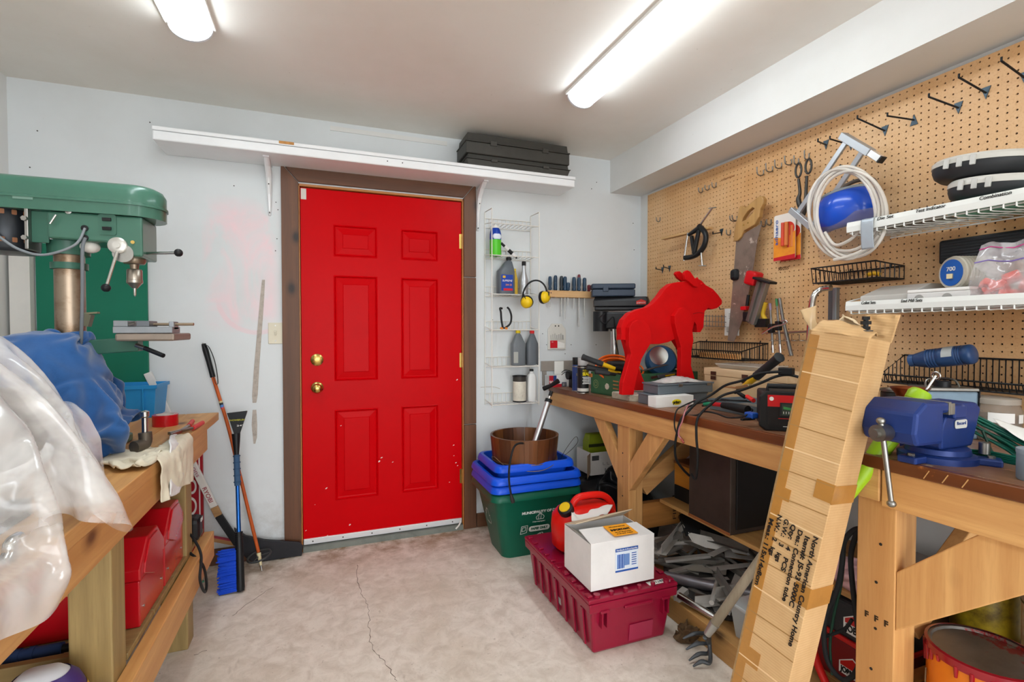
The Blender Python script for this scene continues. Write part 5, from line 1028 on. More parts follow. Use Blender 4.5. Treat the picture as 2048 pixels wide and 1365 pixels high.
t = spray('spray_can', 'black spray can with clear cap and yellow lettering on the bench', 1166, 774, 2.55, .033, .152, pm('#1b1b1d', .35), pm('#d8d8d8', .15, alpha=.6), .052); c = WM[t].translation
MB().lathe([(.0334, .012), (.0334, .03)], 26, caps=False).build('label_band', pm('#c9c7c2', .4), t, smooth=60, world=False)
text(t, 'SEAL', c + V((0, -.0345, .112)), XA, ZA, .018, pm('#e6d21c', .5), w=.044, bold=.001); text(t, 'FLEX', c + V((-.006, -.0345, .132)), XA, ZA, .011, pm('#e6d21c', .5), w=.03)
for k in range(5): MB().box(c + V((0, -.0338, .094 - k * .009)), (.036 if k % 2 else .044, .001, .004)).build('label_print', PAPER, t)
# green crate with garden tools
GR = pm('#3f6a4a', .6, var=.15, vs=10, wear='#9aa06a', wv=.7, ws=12); A, B, C, D = V((1.455, 2.54, 0)), V((1.485, 2.285, 0)), V((2.03, 2.315, 0)), V((2.0, 2.57, 0))
t = thing('green_crate', 'open green painted wooden crate full of tools on the bench', 'crate', V((1.74, 2.43, bz(2.43))))
for k, (p, q_) in enumerate(((A, B), (B, C), (C, D), (D, A))):
    d = (q_ - p).normalized(); i_ = V((-d.y, d.x, 0)) * .009; z0, z1 = bz(2.4), bz(2.4) + .122
    MB().loft([[p + ZA * z0, q_ + ZA * z0, q_ + i_ + ZA * z0, p + i_ + ZA * z0], [p + ZA * z1, q_ + ZA * z1, q_ + i_ + ZA * z1, p + i_ + ZA * z1]]).build('crate_side', GR, t, bev=.001)
MB().prism([(p.x, p.y) for p in (A, B, C, D)], bz(2.4), bz(2.4) + .008).build('crate_base', GR, t)
dA = (B - A).normalized(); fA = frame(A + dA * .05 + V((-.001, 0, bz(2.4) + .055)), dA, ZA)
for dx, r in ((0, .024), (0, .013)): MB().lathe([(r, .0015), (r - .003, .0015)], 24, fA, caps=False).build('stencil_ring', pm('#9aa06a', .6), t)
MB().prism([(.018 * math.cos(k) * (1 if k != 2 else .8), .018 * math.sin(k)) for k in (0, .8, 1.6, 2, 2.9, 3.8, 4.7, 5.5)], 0, .0015, frame(A + dA * .15 + V((-.001, 0, bz(2.4) + .05)), dA, ZA)).build('torn_patch', pm('#c9c2b2', .8), t)
for k in range(4): MB().box((.0, 0, 0), (.045, .006, .0012), frame(A + dA * .225 + V((-.0015, 0, bz(2.4) + .085 - k * .02)), dA, ZA)).build('stencil_line', pm('#b07a4a', .6), t)
# crate corner tape
MB().box(A + V((0, .0, bz(2.4) + .1)), (.02, .03, .02)).build('corner_tape', pm('#c8763a', .6), t, bev=.002)
def lopper(a, b, c, lbl, yel=True, r=.0165):
    t = thing('lopper', lbl, 'lopper', b); a, b, c = V(a), V(b), V(c); d = (b - a).normalized()
    MB().tube([a, a + d * .004, a + d * .012, a + (b - a) * .3, a + (b - a) * .62], [r * .9, r * 1.12, r * 1.0, r * .92, r], 14).build('grip', pm('#2a2c2e', .6), t, smooth=60)
    if yel: MB().tube([a + (b - a) * .6, b], [r * .82, r * .6], 14).build('handle_tube', pm('#e6b81c', .35), t, smooth=60)
    else: MB().tube([a + (b - a) * .6, b], [r * .75, r * .6], 14).build('handle_tube', BLACK, t, smooth=60)
    MB().tube([b, c], [.011, .007], 10).build('tang', BLACK, t, smooth=60)
yl = 2.36
lopper(at(1164, 714, Y=2.42), at(1230, 738, Y=yl), at(1262, 742, Y=yl), 'upper yellow and black lopper handle sticking out of the green crate')
lopper(at(1173, 735, Y=2.43), at(1241, 747, Y=yl), at(1262, 744, Y=yl + .01), 'lower yellow and black lopper handle over the green crate edge')
lopper(at(1190, 744, Y=2.36), at(1236, 750, Y=2.32), at(1262, 752, Y=2.33), 'black pruner handle resting on the green crate rim', False, .013)
t = thing('orange_cord', 'coiled orange air hose piled in the green crate', 'hose', at(1235, 735, Y=2.45)); OR = pm('#e0611c', .4)
for k, (rx, rz, dx, dz, y) in enumerate(((.14, .075, 0, 0, 2.46), (.13, .07, .012, .0, 2.47), (.12, .06, .02, -.004, 2.45), (.14, .05, .03, -.002, 2.49), (.11, .052, .0, .004, 2.44))):
    c = at(1236, 738, Y=y) + V((dx, 0, dz)); MB().tube([c + V((rx * math.cos(a_), .06 * math.sin(a_), rz * math.sin(a_))) for a_ in [2 * PI * i / 40 for i in range(40)]], .0055, 8, closed=True).build('coil', OR, t, smooth=60)
# black plastic tray behind
t = thing('bit_tray', 'black bit tray with grey slots inside the green crate', 'tray', at(1240, 735, Y=2.5)); c = at(1243, 728, Y=2.4)
MB().box(c, (.16, .05, .014), rot=(.2, .05, 0)).build('tray', pm('#2b2c2e', .5), t, bev=.003); MB().box(c + V((.02, -.0, -.03)), (.15, .05, .04)).build('tray_body', pm('#232426', .5), t, bev=.004)
for k in range(3): MB().box(c + V((.01 + k * .03, -.027, -.026)), (.012, .004, .026)).build('slot', pm('#9a9c98', .5), t)
# ---- small black drill press
kx, ky = 1.775, 2.80; kz = bz(ky); t = thing('bench_drill_press', 'small black bench drill press behind the red moose', 'drill press', (kx, ky, kz)); KB = pm('#1e1f22', .35, var=.1)
MB().box((kx, ky - .02, kz + .015), (.19, .28, .03)).build('base', KB, t, bev=.006); MB().cyl((kx, ky, kz + .03), (kx, ky, 1.36), .0235, 22).build('column', CHROME, t, smooth=40)
ux, uy = V((.86, -.5, 0)), V((.5, .86, 0)); F_ = frame((kx + .045, ky - .01, 0), ux, uy)
MB().box((.0, 0, 1.31), (.20, .1, .11), F_).build('head', KB, t, bev=.01)
MB().prism([(-.17, -.06), (.15, -.06), (.165, -.03), (.165, .03), (.15, .06), (-.17, .06)], 1.375, 1.40, F_).build('cover_base', KB, t, bev=.006)
MB().loft([[V((x, y, z)) for x, y in ((-.178 + e, -.07 + e), (.162 - e, -.07 + e), (.176 - e, -.035), (.176 - e, .035), (.162 - e, .07 - e), (-.178 + e, .07 - e))] for z, e in ((1.40, 0), (1.435, 0), (1.462, .01))], M=F_).build('belt_cover', KB, t, bev=.004)
MB().prism([(-.03, 0), (.03, 0), (.03, .02), (0, .032), (-.03, .02)], 0, .002, F_ @ frame((.12, -.0705, 1.412), (1, 0, 0), (0, 0, 1))).build('badge', pm('#c8281e', .4), t); text(t, 'JOBMATE', F_ @ V((.12, -.073, 1.421)), ux, ZA, .009, WHITE, w=.054)
MB().cyl(F_ @ V((-.13, 0, 1.24)), F_ @ V((-.13, 0, 1.37)), .05, 20).build('motor', KB, t, smooth=40)
MB().box((.1, -.04, 1.325), (.03, .03, .05), F_).build('switch_box', BLACK, t, bev=.003); MB().box((.1, -.056, 1.33), (.016, .004, .022), F_).build('switch', pm('#d8482c', .4, emis=.3), t)
MB().cyl(F_ @ V((.02, -.055, 1.27)), F_ @ V((.02, -.055, 1.35)), .008, 10).build('depth_stop', STEEL, t, smooth=40); MB().cyl(F_ @ V((0.06, 0, 1.20)), F_ @ V((.06, 0, 1.26)), .018, 16).build('chuck', STEEL, t, smooth=40)
MB().tube(spline([F_ @ V((-.1, -.06, 1.36)), F_ @ V((-.14, -.07, 1.32)), F_ @ V((-.1, -.075, 1.29)), F_ @ V((-.05, -.07, 1.33)), F_ @ V((-.04, -.065, 1.2)), F_ @ V((-.02, -.04, 1.1)), F_ @ V((-.02, -.03, 1.0))], 6), .004, 8).build('cord', RUBBER, t, smooth=60)
MB().box((.02, 0, 1.05), (.16, .16, .012), F_).build('table', KB, t, bev=.003)
t = thing('small_tool_case', 'navy blue plastic tool case on top of the black drill press', 'case', (kx, ky, 1.4625)); NB = pm('#2c3a4c', .4)
F2 = frame((kx - .02, ky - .01, 0), V((.9, -.43, 0)), V((.43, .9, 0)))
MB().box((0, 0, 1.485), (.27, .12, .044), F2).build('case_base', NB, t, bev=.006); MB().box((0, 0, 1.527), (.275, .125, .034), F2).build('case_lid', NB, t, bev=.008)
MB().box((-.05, -.064, 1.508), (.035, .012, .03), F2).build('latch', NB, t, bev=.003)
# ---- birch slab and red moose
SLB = wood('#b5ab98', '#6e6354', 'x', .7, 14, worn='#e6e2d8', wv=.6); ym = 2.15; zs = bz(2.15); t = thing('wood_slab', 'grey weathered wood slab under the red moose', 'slab', (1.63, 2.16, zs))
a, b = at(1226, 797, Z=zs), at(1262, 803, Z=zs)
MB().prism([(1.425, 2.27), (1.44, 2.13), (1.49, 2.085), (1.8, 2.085), (1.88, 2.12), (1.88, 2.24), (1.62, 2.28)], zs, zs + .032).build('slab', SLB, t, bev=.003)
MB().prism([(1.43, 2.27), (1.447, 2.134), (1.494, 2.092), (1.8, 2.09), (1.87, 2.125), (1.87, 2.235), (1.62, 2.275)], zs + .0315, zs + .0335).build('painted_top', pm('#d8d2c6', .6, wear='#c23a3a', wv=.58, ws=10), t)
MR = pm('#c60408', .6, spec=.2, var=.08, vs=16, bump=.35, bs=70); mz = zs + .0340
ms = thing('moose_cutout', 'red painted wooden moose standing on the workbench', 'moose', (1.62, ym, mz))
def mp(zx, zy, y=ym): q = at(1060 + .2638 * zx, 500 + .2638 * zy, Y=y); return (q.x, q.z)
def cut(pts, y0, y1, name, par=ms, ref=None, floor=False):
    pl = [mp(a, b, y0) for a, b in pts]
    if floor: pl = [(a, max(b, mz)) for a, b in pl]
    return MB().prism(pl, y0, y1, axis='y').build(name, MR, par, bev=.002)
body = [(694, 640), (690, 590), (712, 530), (760, 478), (830, 450), (890, 436), (935, 408), (985, 352), (1025, 295), (1075, 256), (1130, 243), (1200, 238), (1262, 214), (1300, 232), (1335, 268), (1388, 298), (1428, 342), (1457, 384), (1455, 412), (1420, 442), (1382, 452), (1352, 442), (1326, 466), (1320, 520), (1316, 588), (1292, 626), (1268, 624), (1264, 572), (1248, 545), (1236, 600), (1190, 640), (1110, 672), (1050, 700), (985, 714), (920, 716), (850, 712), (760, 690), (712, 684), (690, 684)]
cut(body, ym, ym + .044, 'body')
nleg_h = [(752, 640), (754, 590), (778, 548), (822, 530), (866, 536), (900, 572), (920, 630), (922, 700), (886, 760), (848, 826), (832, 880), (806, 990), (786, 1102), (702, 1102), (704, 1010), (730, 920), (752, 840), (768, 790), (752, 730)]
cut(nleg_h, ym - .034, ym - .0005, 'hind_leg', floor=True)
nleg_f = [(1100, 560), (1098, 500), (1126, 452), (1166, 436), (1202, 454), (1224, 500), (1232, 600), (1240, 690), (1226, 760), (1222, 880), (1250, 980), (1290, 1080), (1190, 1082), (1142, 1082), (1142, 960), (1148, 820), (1146, 740), (1118, 640)]
cut(nleg_f, ym - .034, ym - .0005, 'front_leg', floor=True)
fy = ym + .0445
fleg_h = [(714, 680), (790, 690), (800, 760), (770, 830), (820, 880), (862, 990), (900, 1064), (800, 1068), (790, 960), (752, 860), (742, 780)]
cut(fleg_h, fy, fy + .034, 'hind_leg', floor=True)
fleg_f = [(1080, 660), (1150, 640), (1200, 760), (1200, 900), (1230, 1062), (1150, 1062), (1150, 900), (1150, 770)]
cut(fleg_f, fy, fy + .034, 'front_leg', floor=True)
cut([(1170, 188), (1176, 166), (1194, 154), (1216, 164), (1246, 208), (1268, 246), (1276, 284), (1246, 278), (1206, 240), (1180, 226)], ym - .02, ym - .0005, 'ear'); cut([(1104, 182), (1114, 164), (1136, 162), (1164, 184), (1192, 236), (1158, 240), (1126, 216)], fy, fy + .02, 'ear')
for zx, zy, r in ((1300, 262, .008), (1268, 218, .007), (1392, 302, .009), (1384, 316, .006)):
    a, b = mp(zx, zy); MB().sphere((a, ym + .002 if r < .009 else ym + .02, b), r, 12, 8).build('eye' if zx == 1300 else 'stub', MR, ms, smooth=60)
MB().tube(spline([(mp(1320, 482)[0], ym - .001, mp(1320, 482)[1]), (mp(1280, 476)[0], ym - .001, mp(1280, 476)[1]), (mp(1235, 486)[0], ym - .001, mp(1235, 486)[1])], 4), .0015, 6).build('jaw_groove', pm('#8a0a0c', .6), ms)
# ---- grey metal boxes and small white carton
GB = pm('#667078', .45, .2, var=.06); z0 = bz(2.0)
t = thing('metal_box', 'grey metal box lying beneath another beside the red moose', 'box', (1.6, 2.02, z0)); MB().bx(1.45, 1.78, 1.962, 2.07, z0, z0 + .043).build('box_body', GB, t, bev=.003); MB().bx(1.447, 1.783, 1.959, 2.073, z0 + .0435, z0 + .05).build('lid', GB, t, bev=.002)
t = thing('metal_box', 'grey metal box stacked on top with a bag of hardware on it', 'box', (1.62, 2.01, z0 + .051)); z1 = z0 + .051; MB().bx(1.475, 1.80, 1.945, 2.065, z1, z1 + .042).build('box_body', GB, t, bev=.004); MB().bx(1.471, 1.804, 1.941, 2.069, z1 + .0425, z1 + .05).build('lid', GB, t, bev=.002)
for x in (1.6, 1.77): MB().bx(x - .012, x + .012, 1.938, 1.942, z1 + .034, z1 + .048).build('latch', STEEL, t, bev=.001)
rows = [[V((x, y, z1 + .0525 + h)) for x, h in zip((1.52, 1.57, 1.63, 1.69, 1.76), hs)] for y, hs in ((1.95, (0, .002, .003, .002, 0)), (1.985, (.0, .018, .024, .018, 0)), (2.02, (0, .02, .026, .016, 0)), (2.06, (0, .003, .004, .003, 0)))]
o = sheet(rows, 5, .003, 30, 1).build('hardware_bag', poly_film('bag_film', '#d9d9d6', .6, .15), None, smooth=50, solid=.001); tag(o, 'clear plastic bag of hardware on the grey metal box', 'bag')
t = thing('small_carton', 'small white carton with yellow oval logo in front of grey boxes', 'box', (1.59, 1.92, bz(1.9))); z0 = bz(1.9); px0, px1 = at(1312, 815, Y=1.885).x, at(1387, 808, Y=1.885).x
MB().bx(px0, px1, 1.885, 1.945, z0, z0 + .05).build('carton', pm('#e6e6e3', .5), t, bev=.001); MB().lathe([(.026, 0), (.026, .001)], 28, frame((px0 + .115, 1.8848, z0 + .022), XA, (0, 0, 1)) @ Matrix.Diagonal((1, .5, 1, 1))).build('logo_oval', pm('#e6d21c', .5), t); text(t, 'prime', V((px0 + .115, 1.8834, z0 + .021)), XA, ZA, .014, INK, w=.042, bold=.001)
# utility knife on crate
a, b = at(1302, 756, Y=2.27), at(1352, 748, Y=2.3); t = thing('utility_knife', 'grey and yellow utility knife resting on the green crate', 'knife', (a + b) / 2)
MB().bar(a + (b - a) * .25, b, .022, .02).build('handle', pm('#45484b', .5), t, bev=.006); MB().bar(a + (b - a) * .5, a + (b - a) * .9, .0235, .009).build('inlay', pm('#e0b81c', .4), t, bev=.002); MB().bar(a, a + (b - a) * .26, .004, .014).build('blade_carrier', STEEL, t)
# blue circular saw in the crate
c = at(1322, 722, Y=2.47); t = thing('circular_saw', 'dark blue circular saw lying in the green crate', 'saw', c); NBL = pm('#1f4a70', .4, var=.1); c.z = max(c.z, bz(2.45) + .09)
F_ = frame(c, V((.9, -.3, .3)), V((-.2, .3, .9))); MB().lathe([(.01, -.03), (.085, -.03), (.092, -.02), (.092, .015), (.08, .03), (.03, .034)], 30, F_).build('blade_guard', NBL, t, smooth=40)
MB().lathe([(.055, .031), (.055, .036), (.02, .037)], 30, F_ @ Matrix.Translation((-.012, .03, 0))).build('blade', CHROME, t, smooth=40); MB().lathe([(.04, -.12), (.045, -.1), (.045, -.03)], 24, F_).build('motor', pm('#3b4550', .45), t, smooth=40)
MB().box((.09, -.06, .01), (.06, .02, .03), F_).build('front_knob', BLACK, t, bev=.005)
a, b = at(1285, 742, Y=2.33), at(1333, 730, Y=2.36); t = tag(MB().bar(a, b, .03, .003).build('putty_knife', pm('#5c5a58', .4, .7, var=.2)), 'dark steel putty knife blade on top of the crate tools', 'putty knife')
t = thing('glass_jar', 'clear glass jar of screws behind the moose legs', 'jar', at(1353, 745, Y=2.5)); c = at(1353, 745, Y=2.5); c.z = bz(2.5) + .009
MB().lathe([(.03, 0), (.033, .005), (.033, .08), (.027, .09)], 20, o=c).build('glass', pm('#cfd4d2', .08, alpha=.4), t, smooth=40); MB().lathe([(.028, .09), (.028, .102), (.01, .104)], 20, o=c).build('lid', STEEL, t, smooth=40); MB().lathe([(.029, .002), (.029, .045), (.02, .05)], 16, o=c).build('screws', pm('#8a8378', .5, .6, var=.4, vs=60, bump=1, bs=90), t)
# ================================================================ PEGBOARD WALL
def pg(x, y, d=0): return at(x, y, X=XP - d)
BKW = pm('#1b1c1e', .45, .4)
# ---- empty hooks
def long_hook(base, tip, label, flip=1):
    b = pg(*base, .002); e = at(*tip, X=b.x - .105); L = (e - b).length
    t = thing('peg_hook', label, 'hook', b, group='black straight pegboard hooks')
    MB().tube(spline([b, b + (e - b) * .92, e, e + V((0, 0, .012))], 3), .0032, 8).build('arm', BKW, t, smooth=60)
    MB().prism([(-.014, .02 * flip), (.014, .02 * flip), (.0, -.022 * flip)], -.0015, .0015, frame(b, (0, -1, 0), ZA)).build('plate', pm('#3c4a54', .4, .5), t, bev=.001)
for k, (a, b) in enumerate((((1770, 262), (1715, 237)), ((1917, 216), (1858, 194)), ((1972, 186), (1918, 155)), ((2050, 156), (2003, 122)), ((1652, 290), (1636, 283)), ((1325, 541), (1312, 538)), ((1339, 538), (1327, 534)), ((1443, 465), (1426, 468)))):
    long_hook(a, b, ('long black peg hook above the clear hose coil', 'long black peg hook next to the upside-down hook above the round cases', 'long black peg hook second beyond the upside-down hook', 'long black peg hook highest along the soffit edge', 'black peg hook near the silver bracket frame', 'short low black peg hook next to the wall corner', 'short low black peg hook further from the wall corner', 'black peg hook beside the hand saw handle')[k])
long_hook((1828, 240), (1775, 232), 'black peg hook mounted upside down on the pegboard', -1); long_hook((1702, 291), (1660, 278), 'black peg hook behind the silver bracket tube')
def j_hook(x, y, h=.028, d=.03, lbl='small silver J hook hanging empty on the pegboard', grp='silver J hooks', dbl=0):
    b = pg(x, y, .002); t = thing('peg_hook', lbl, 'hook', b + V((0, 0, .02)), group=grp)
    for s in ((0,) if not dbl else (-.008, .008)):
        o = b + V((0, s, 0)); MB().tube(spline([o + V((0, 0, .03)), o + V((-.001, 0, .008)), o + V((-d * .4, 0, 0)), o + V((-d * .9, 0, .006)), o + V((-d, 0, h))], 5), .003, 8).build('wire', pm('#7d7b76', .35, .8), t, smooth=60)
for p, w_ in (((1405, 386), 'farthest from'), ((1418, 381), 'second from'), ((1432, 376), 'closest to')): j_hook(*p, lbl='silver J hook %s the faint marker note in a row of three' % w_)
for p, w_ in (((1527, 352), 'fourth'), ((1545, 345), 'third'), ((1563, 338), 'second'), ((1583, 331), 'first')): j_hook(*p, h=.04, d=.045, lbl='silver V-shaped hook %s in line from the tin snips' % w_)
j_hook(1320, 444, lbl='lone silver J hook at the corner edge of the pegboard'); j_hook(1476, 443, lbl='double silver hook above the hand saw handle', dbl=1, d=.05); j_hook(1461, 471, lbl='silver J hook between clamp and hand saw')
j_hook(1531, 454, lbl='silver J hook right beside the hand saw handle'); j_hook(1542, 451, lbl='silver J hook right beside the glue packs')
# ---- wooden strip and C-clamp
a, b = at(1326, 478, X=2.02), at(1421, 456, X=2.07); t = tag(MB().bar(a, b, .035, .014).build('wood_strip', wood('#d8b27c', '#a87a44', 'y', .6, 20, 0), bev=.002), 'thin pine strip held on the pegboard behind the black clamp', 'strip')
t = thing('c_clamp', 'black C-clamp with steel screw hanging on the pegboard', 'clamp', at(1390, 480, X=2.0)); CK = pm('#1d1e20', .4, .3); xc = 2.03
def cp(x, y, X=xc): return at(x, y, X=X)
MB().tube([cp(1400, 455), cp(1378, 470)], [.016, .011], 8).build('frame_arm', CK, t, smooth=60); MB().tube([cp(1398, 460), cp(1388, 508)], [.012, .014], 8).build('frame_arm', CK, t, smooth=60)
MB().tube(spline([cp(1398, 452), cp(1411, 468), cp(1409, 490), cp(1398, 506), cp(1384, 514), cp(1370, 516)], 6), .015, 8).build('frame_arm', CK, t, smooth=60)
MB().bar(cp(1383, 472), cp(1388, 505), .018, .02).build('web', CK, t, bev=.004)
for p, q_, hd in (((1402, 448), (1425, 416), 1), ((1376, 466), (1368, 522), 0), ((1402, 500), (1405, 532), 1)):
    s_ = MB().tube([cp(*p), cp(*q_)], .006, 10).build('screw', CHROME, t, smooth=60)
    if hd: e = cp(*q_); MB().tube([e + V((0, .03, .004)), e + V((0, -.03, -.004))], .003, 6).build('tommy_bar', CHROME, s_, smooth=60)
# ---- hand saw
t = thing('hand_saw', 'old wooden-handled hand saw hanging on the pegboard', 'saw', at(1500, 450, X=2.05)); xs = 2.06
def s2(zx, zy): q = at(1290 + .2344 * zx, 240 + .2344 * zy, X=xs); return (q.y, q.z)
ho = [s2(*p) for p in ((778, 1040), (786, 960), (800, 890), (818, 810), (830, 750), (856, 734), (884, 752), (910, 728), (985, 664), (1018, 650), (1040, 680), (1034, 720), (1008, 770), (1000, 830), (962, 895), (915, 925), (868, 950), (845, 1000), (815, 1035))]
hi = [s2(*p) for p in ((852, 872), (862, 840), (900, 785), (945, 748), (962, 760), (940, 800), (890, 852))]
MB().holed(ho, [hi], xs - .022, xs + .004, axis='x').build('handle', wood('#c39a5e', '#7f5426', 'z', .45, 22, 0), t, bev=.004)
bl = [(at(x, y, X=xs).y, at(x, y, X=xs).z) for x, y in ((1476, 476), (1527, 448), (1518, 480), (1506, 560), (1488, 640), (1471, 684), (1458, 682), (1466, 600))]
MB().prism(bl, xs - .0105, xs - .0085, axis='x').build('blade', pm('#8b7a6e', .5, .5, var=.3, vs=12, wear='#d2c2b4', wv=.62, ws=14), t)
for zx, zy in ((908, 882), (870, 900)):
    a, b = s2(zx, zy); MB().cyl((xs - .024, a, b), (xs - .02, a, b), .004, 10).build('rivet', BRASS, t)
# ---- glue packs
for k, (x0, x1, y0, y1, X_) in enumerate(((1548, 1591, 425, 523, 2.075), (1562, 1602, 432, 524, 2.09))):
    c = at((x0 + x1) / 2, (y0 + y1) / 2, X=X_); w_ = abs(at(x0, 470, X=X_).y - at(x1, 470, X=X_).y); h_ = at(x0, y0, X=X_).z - at(x0, y1, X=X_).z - .02
    t = thing('adhesive_pack', ('front blister pack of orange adhesive on the pegboard', 'rear blister pack of adhesive half hidden behind another')[k], 'blister pack', c); F_ = frame(c, (0, -1, 0), (0, .02, 1))
    MB().prism(rrect(w_, h_, .008, 3), 0, .002, F_).build('card', pm('#e6e0d8', .45), t)
    MB().prism([(-w_ / 2, -h_ / 2), (w_ / 2, -h_ / 2), (w_ / 2, h_ * .1), (0, -h_ * .02), (-w_ / 2, h_ * .02)], .002, .0026, F_).build('print_lower', pm('#e8932c', .45, var=.3, vs=12, dark='#d4572c'), t)
    MB().prism([(-w_ / 2, -h_ / 2), (w_ / 2, -h_ / 2), (w_ / 2, -h_ * .4), (-w_ / 2, -h_ * .43)], .0026, .003, F_).build('print_stripe', pm('#c4202a', .45), t)
    MB().lathe([(w_ * .28, 0), (w_ * .28, .0008)], 20, F_ @ Matrix.Translation((w_ * .18, h_ * .16, .002))).build('print_disc', pm('#d43a2c', .45), t)
    MB().tube([F_ @ V((w_ * .0, h_ * .3, .012)), F_ @ V((w_ * .0, -h_ * .2, .012))], .009, 12).build('syringe', pm('#e0523a', .2, alpha=.85), t, smooth=60)
    MB().tube([F_ @ V((w_ * .16, h_ * .3, .012)), F_ @ V((w_ * .16, -h_ * .2, .012))], .009, 12).build('syringe', pm('#e8884a', .2, alpha=.85), t, smooth=60)
    text(t, 'adhaero', F_ @ V((-w_ * .36, h_ * .12, .004)), F_.to_3x3() @ V((0, 1, 0)), F_.to_3x3() @ V((-1, 0, 0)), .018, pm('#2a5fae', .5), w=h_ * .55)
text(pb, '90/255', pg(1566, 538, .0008), (0, -1, 0), ZA, .016, pm('#5a3c20', .7), w=.06, name='marker_note', shear=.3)
text(pb, 'clamps', pg(1455, 356, .0008), (0, -1, 0), ZA, .014, pm('#8a5a30', .8), w=.1, name='marker_note', shear=.3)
# ---- tin snips
t = thing('tin_snips', 'dark iron tin snips hanging on silver hooks', 'snips', at(1605, 380, X=2.06)); xs = 2.06
for pts, ring in (([(1597, 358), (1600, 385), (1597, 400), (1604, 425)], (1597, 341)), ([(1614, 352), (1612, 385), (1612, 402), (1607, 432)], (1617, 333))):
    MB().tube(spline([at(x, y, X=xs) for x, y in pts], 5), [.006, .0062, .0064, .0066, .0068, .007, .0075, .008, .009, .01, .011, .011, .011, .01, .009, .006], 8).build('blade_arm', IRON, t, smooth=60)
    c = at(*ring, X=xs); MB().tube([c + V((0, .015 * math.cos(a_), .032 * math.sin(a_))) for a_ in [2 * PI * i / 20 for i in range(20)]], .0048, 8, closed=True).build('finger_ring', IRON, t, smooth=60)
j_hook(1597, 330, h=.04, lbl='silver hook carrying the smaller ring of the tin snips'); j_hook(1618, 320, h=.04, lbl='silver hook carrying the larger ring of the tin snips')
# ---- silver bracket frame
t = thing('bracket_frame', 'silver aluminium bracket frame hanging crooked on the pegboard', 'bracket', at(1640, 350, X=2.0)); AL = pm('#b4b9be', .4, .6, var=.05); X1 = 2.0
MB().bar(at(1692, 285, X=X1), at(1597, 425, X=X1), .022, .012, XA).build('side_bar', AL, t, bev=.002); MB().bar(at(1728, 300, X=X1), at(1620, 460, X=2.04), .022, .012, XA).build('side_bar', AL, t, bev=.002)
a, b = at(1685, 272, X=X1 - .015), at(1742, 306, X=X1 - .03); MB().bar(a, b, .032, .028, ZA).build('cross_tube', AL, t, bev=.002); e = at(1762, 319, X=X1 - .03); MB().bar(b, e, .028, .024, ZA).build('inner_tube', pm('#dcdcdc', .3, .7), t, bev=.002); MB().bar(e, e + (e - b) * .12, .029, .025, ZA).build('end_plug', BLACK, t)
MB().bar(at(1583, 420, X=X1), at(1624, 455, X=X1 - .01), .026, .026, ZA).build('cross_tube', AL, t, bev=.002)
# ---- face shield
t = thing('face_shield', 'blue crowned face shield with clear visor hanging on the pegboard', 'face shield', at(1700, 440, X=2.0)); BLS = pm('#1a4fc4', .25, coat=.3)
cs = at(1697, 425, X=2.02); yv = V((0, -1, .13)).normalized(); zv = XA.cross(yv) * -1
m = MB(); Ry, Rx, Rz = .125, .11, .075
def dome(u, v):
    a_ = PI * u; b_ = (v - .5) * PI * .62; r = math.cos(b_) ** .6
    return cs + yv * (-Ry * math.cos(a_) * r) + V((-Rx * math.sin(a_) * r, 0, 0)) + zv * (Rz * math.sin(b_) / .82)
m.grid(dome, 28, 14); m.build('crown', BLS, t, smooth=60, solid=.003)
m = MB(); m.grid(lambda u, v: cs + yv * (-(Ry + .004) * math.cos(PI * u) * .72) + V((-(Rx + .004) * math.sin(PI * u) * .72, 0, 0)) + zv * (.07 + .012 * v), 28, 1); m.build('brow_trim', pm('#8f979c', .5), t, smooth=60, solid=.004)
MB().tube(spline([cs + yv * -.1 + zv * .06, cs + yv * -.07 + zv * .11 + V((.03, 0, 0)), cs + zv * .135 + V((.05, 0, 0)), cs + yv * .08 + zv * .11 + V((.04, 0, 0)), cs + yv * .12 + zv * .05], 6), .009, 6).build('headgear_band', pm('#5a5048', .6), t, smooth=60)
m = MB(); m.grid(lambda u, v: cs + yv * (-(Ry + .02 + .03 * v) * math.cos(PI * (.08 + .84 * u)) + .03 * v) + V((-(Rx - .0) * math.sin(PI * (.08 + .84 * u)) * (1 - .25 * v) + .01, 0, 0)) + zv * (-.03 - .16 * v * (1 - .25 * abs(2 * u - 1) ** 2)), 24, 8); m.build('visor', pm('#9c8f80', .08, alpha=.28), t, smooth=60)
# ---- coiled clear hose
t = thing('clear_hose', 'coil of clear vinyl tubing hanging over the blue face shield', 'hose', at(1695, 430, X=1.9)); VN = pm('#e3ddd4', .15, alpha=.62, coat=.5)
rc = random.Random(3)
for k in range(5):
    X_ = 1.885 - .012 * (k % 3) + .008 * k; cx, cy = 1695 + rc.uniform(-9, 9), 428 + rc.uniform(-8, 10); rx, ry = 64 + rc.uniform(-10, 9), 88 + rc.uniform(-10, 8); tl = rc.uniform(-.25, .05)
    pts = []
    for i in range(40):
        a_ = 2 * PI * i / 40; dx, dy = rx * math.cos(a_), ry * math.sin(a_); pts.append(at(cx + dx * math.cos(tl) - dy * math.sin(tl), cy + dx * math.sin(tl) + dy * math.cos(tl), X=X_ + .012 * math.sin(3 * a_ + k)))
    MB().tube(pts, .0062, 10, closed=True).build('coil', VN, t, smooth=60)
MB().tube(spline([at(1758, 470, X=1.87), at(1735, 495, X=1.87), at(1700, 512, X=1.86), at(1668, 520, X=1.86)], 6), .0062, 10).build('free_end', VN, t, smooth=60)
MB().tube(spline([at(1650, 465, X=1.88), at(1670, 490, X=1.875), at(1700, 480, X=1.87), at(1722, 458, X=1.87)], 6), .0062, 10).build('free_end', VN, t, smooth=60)
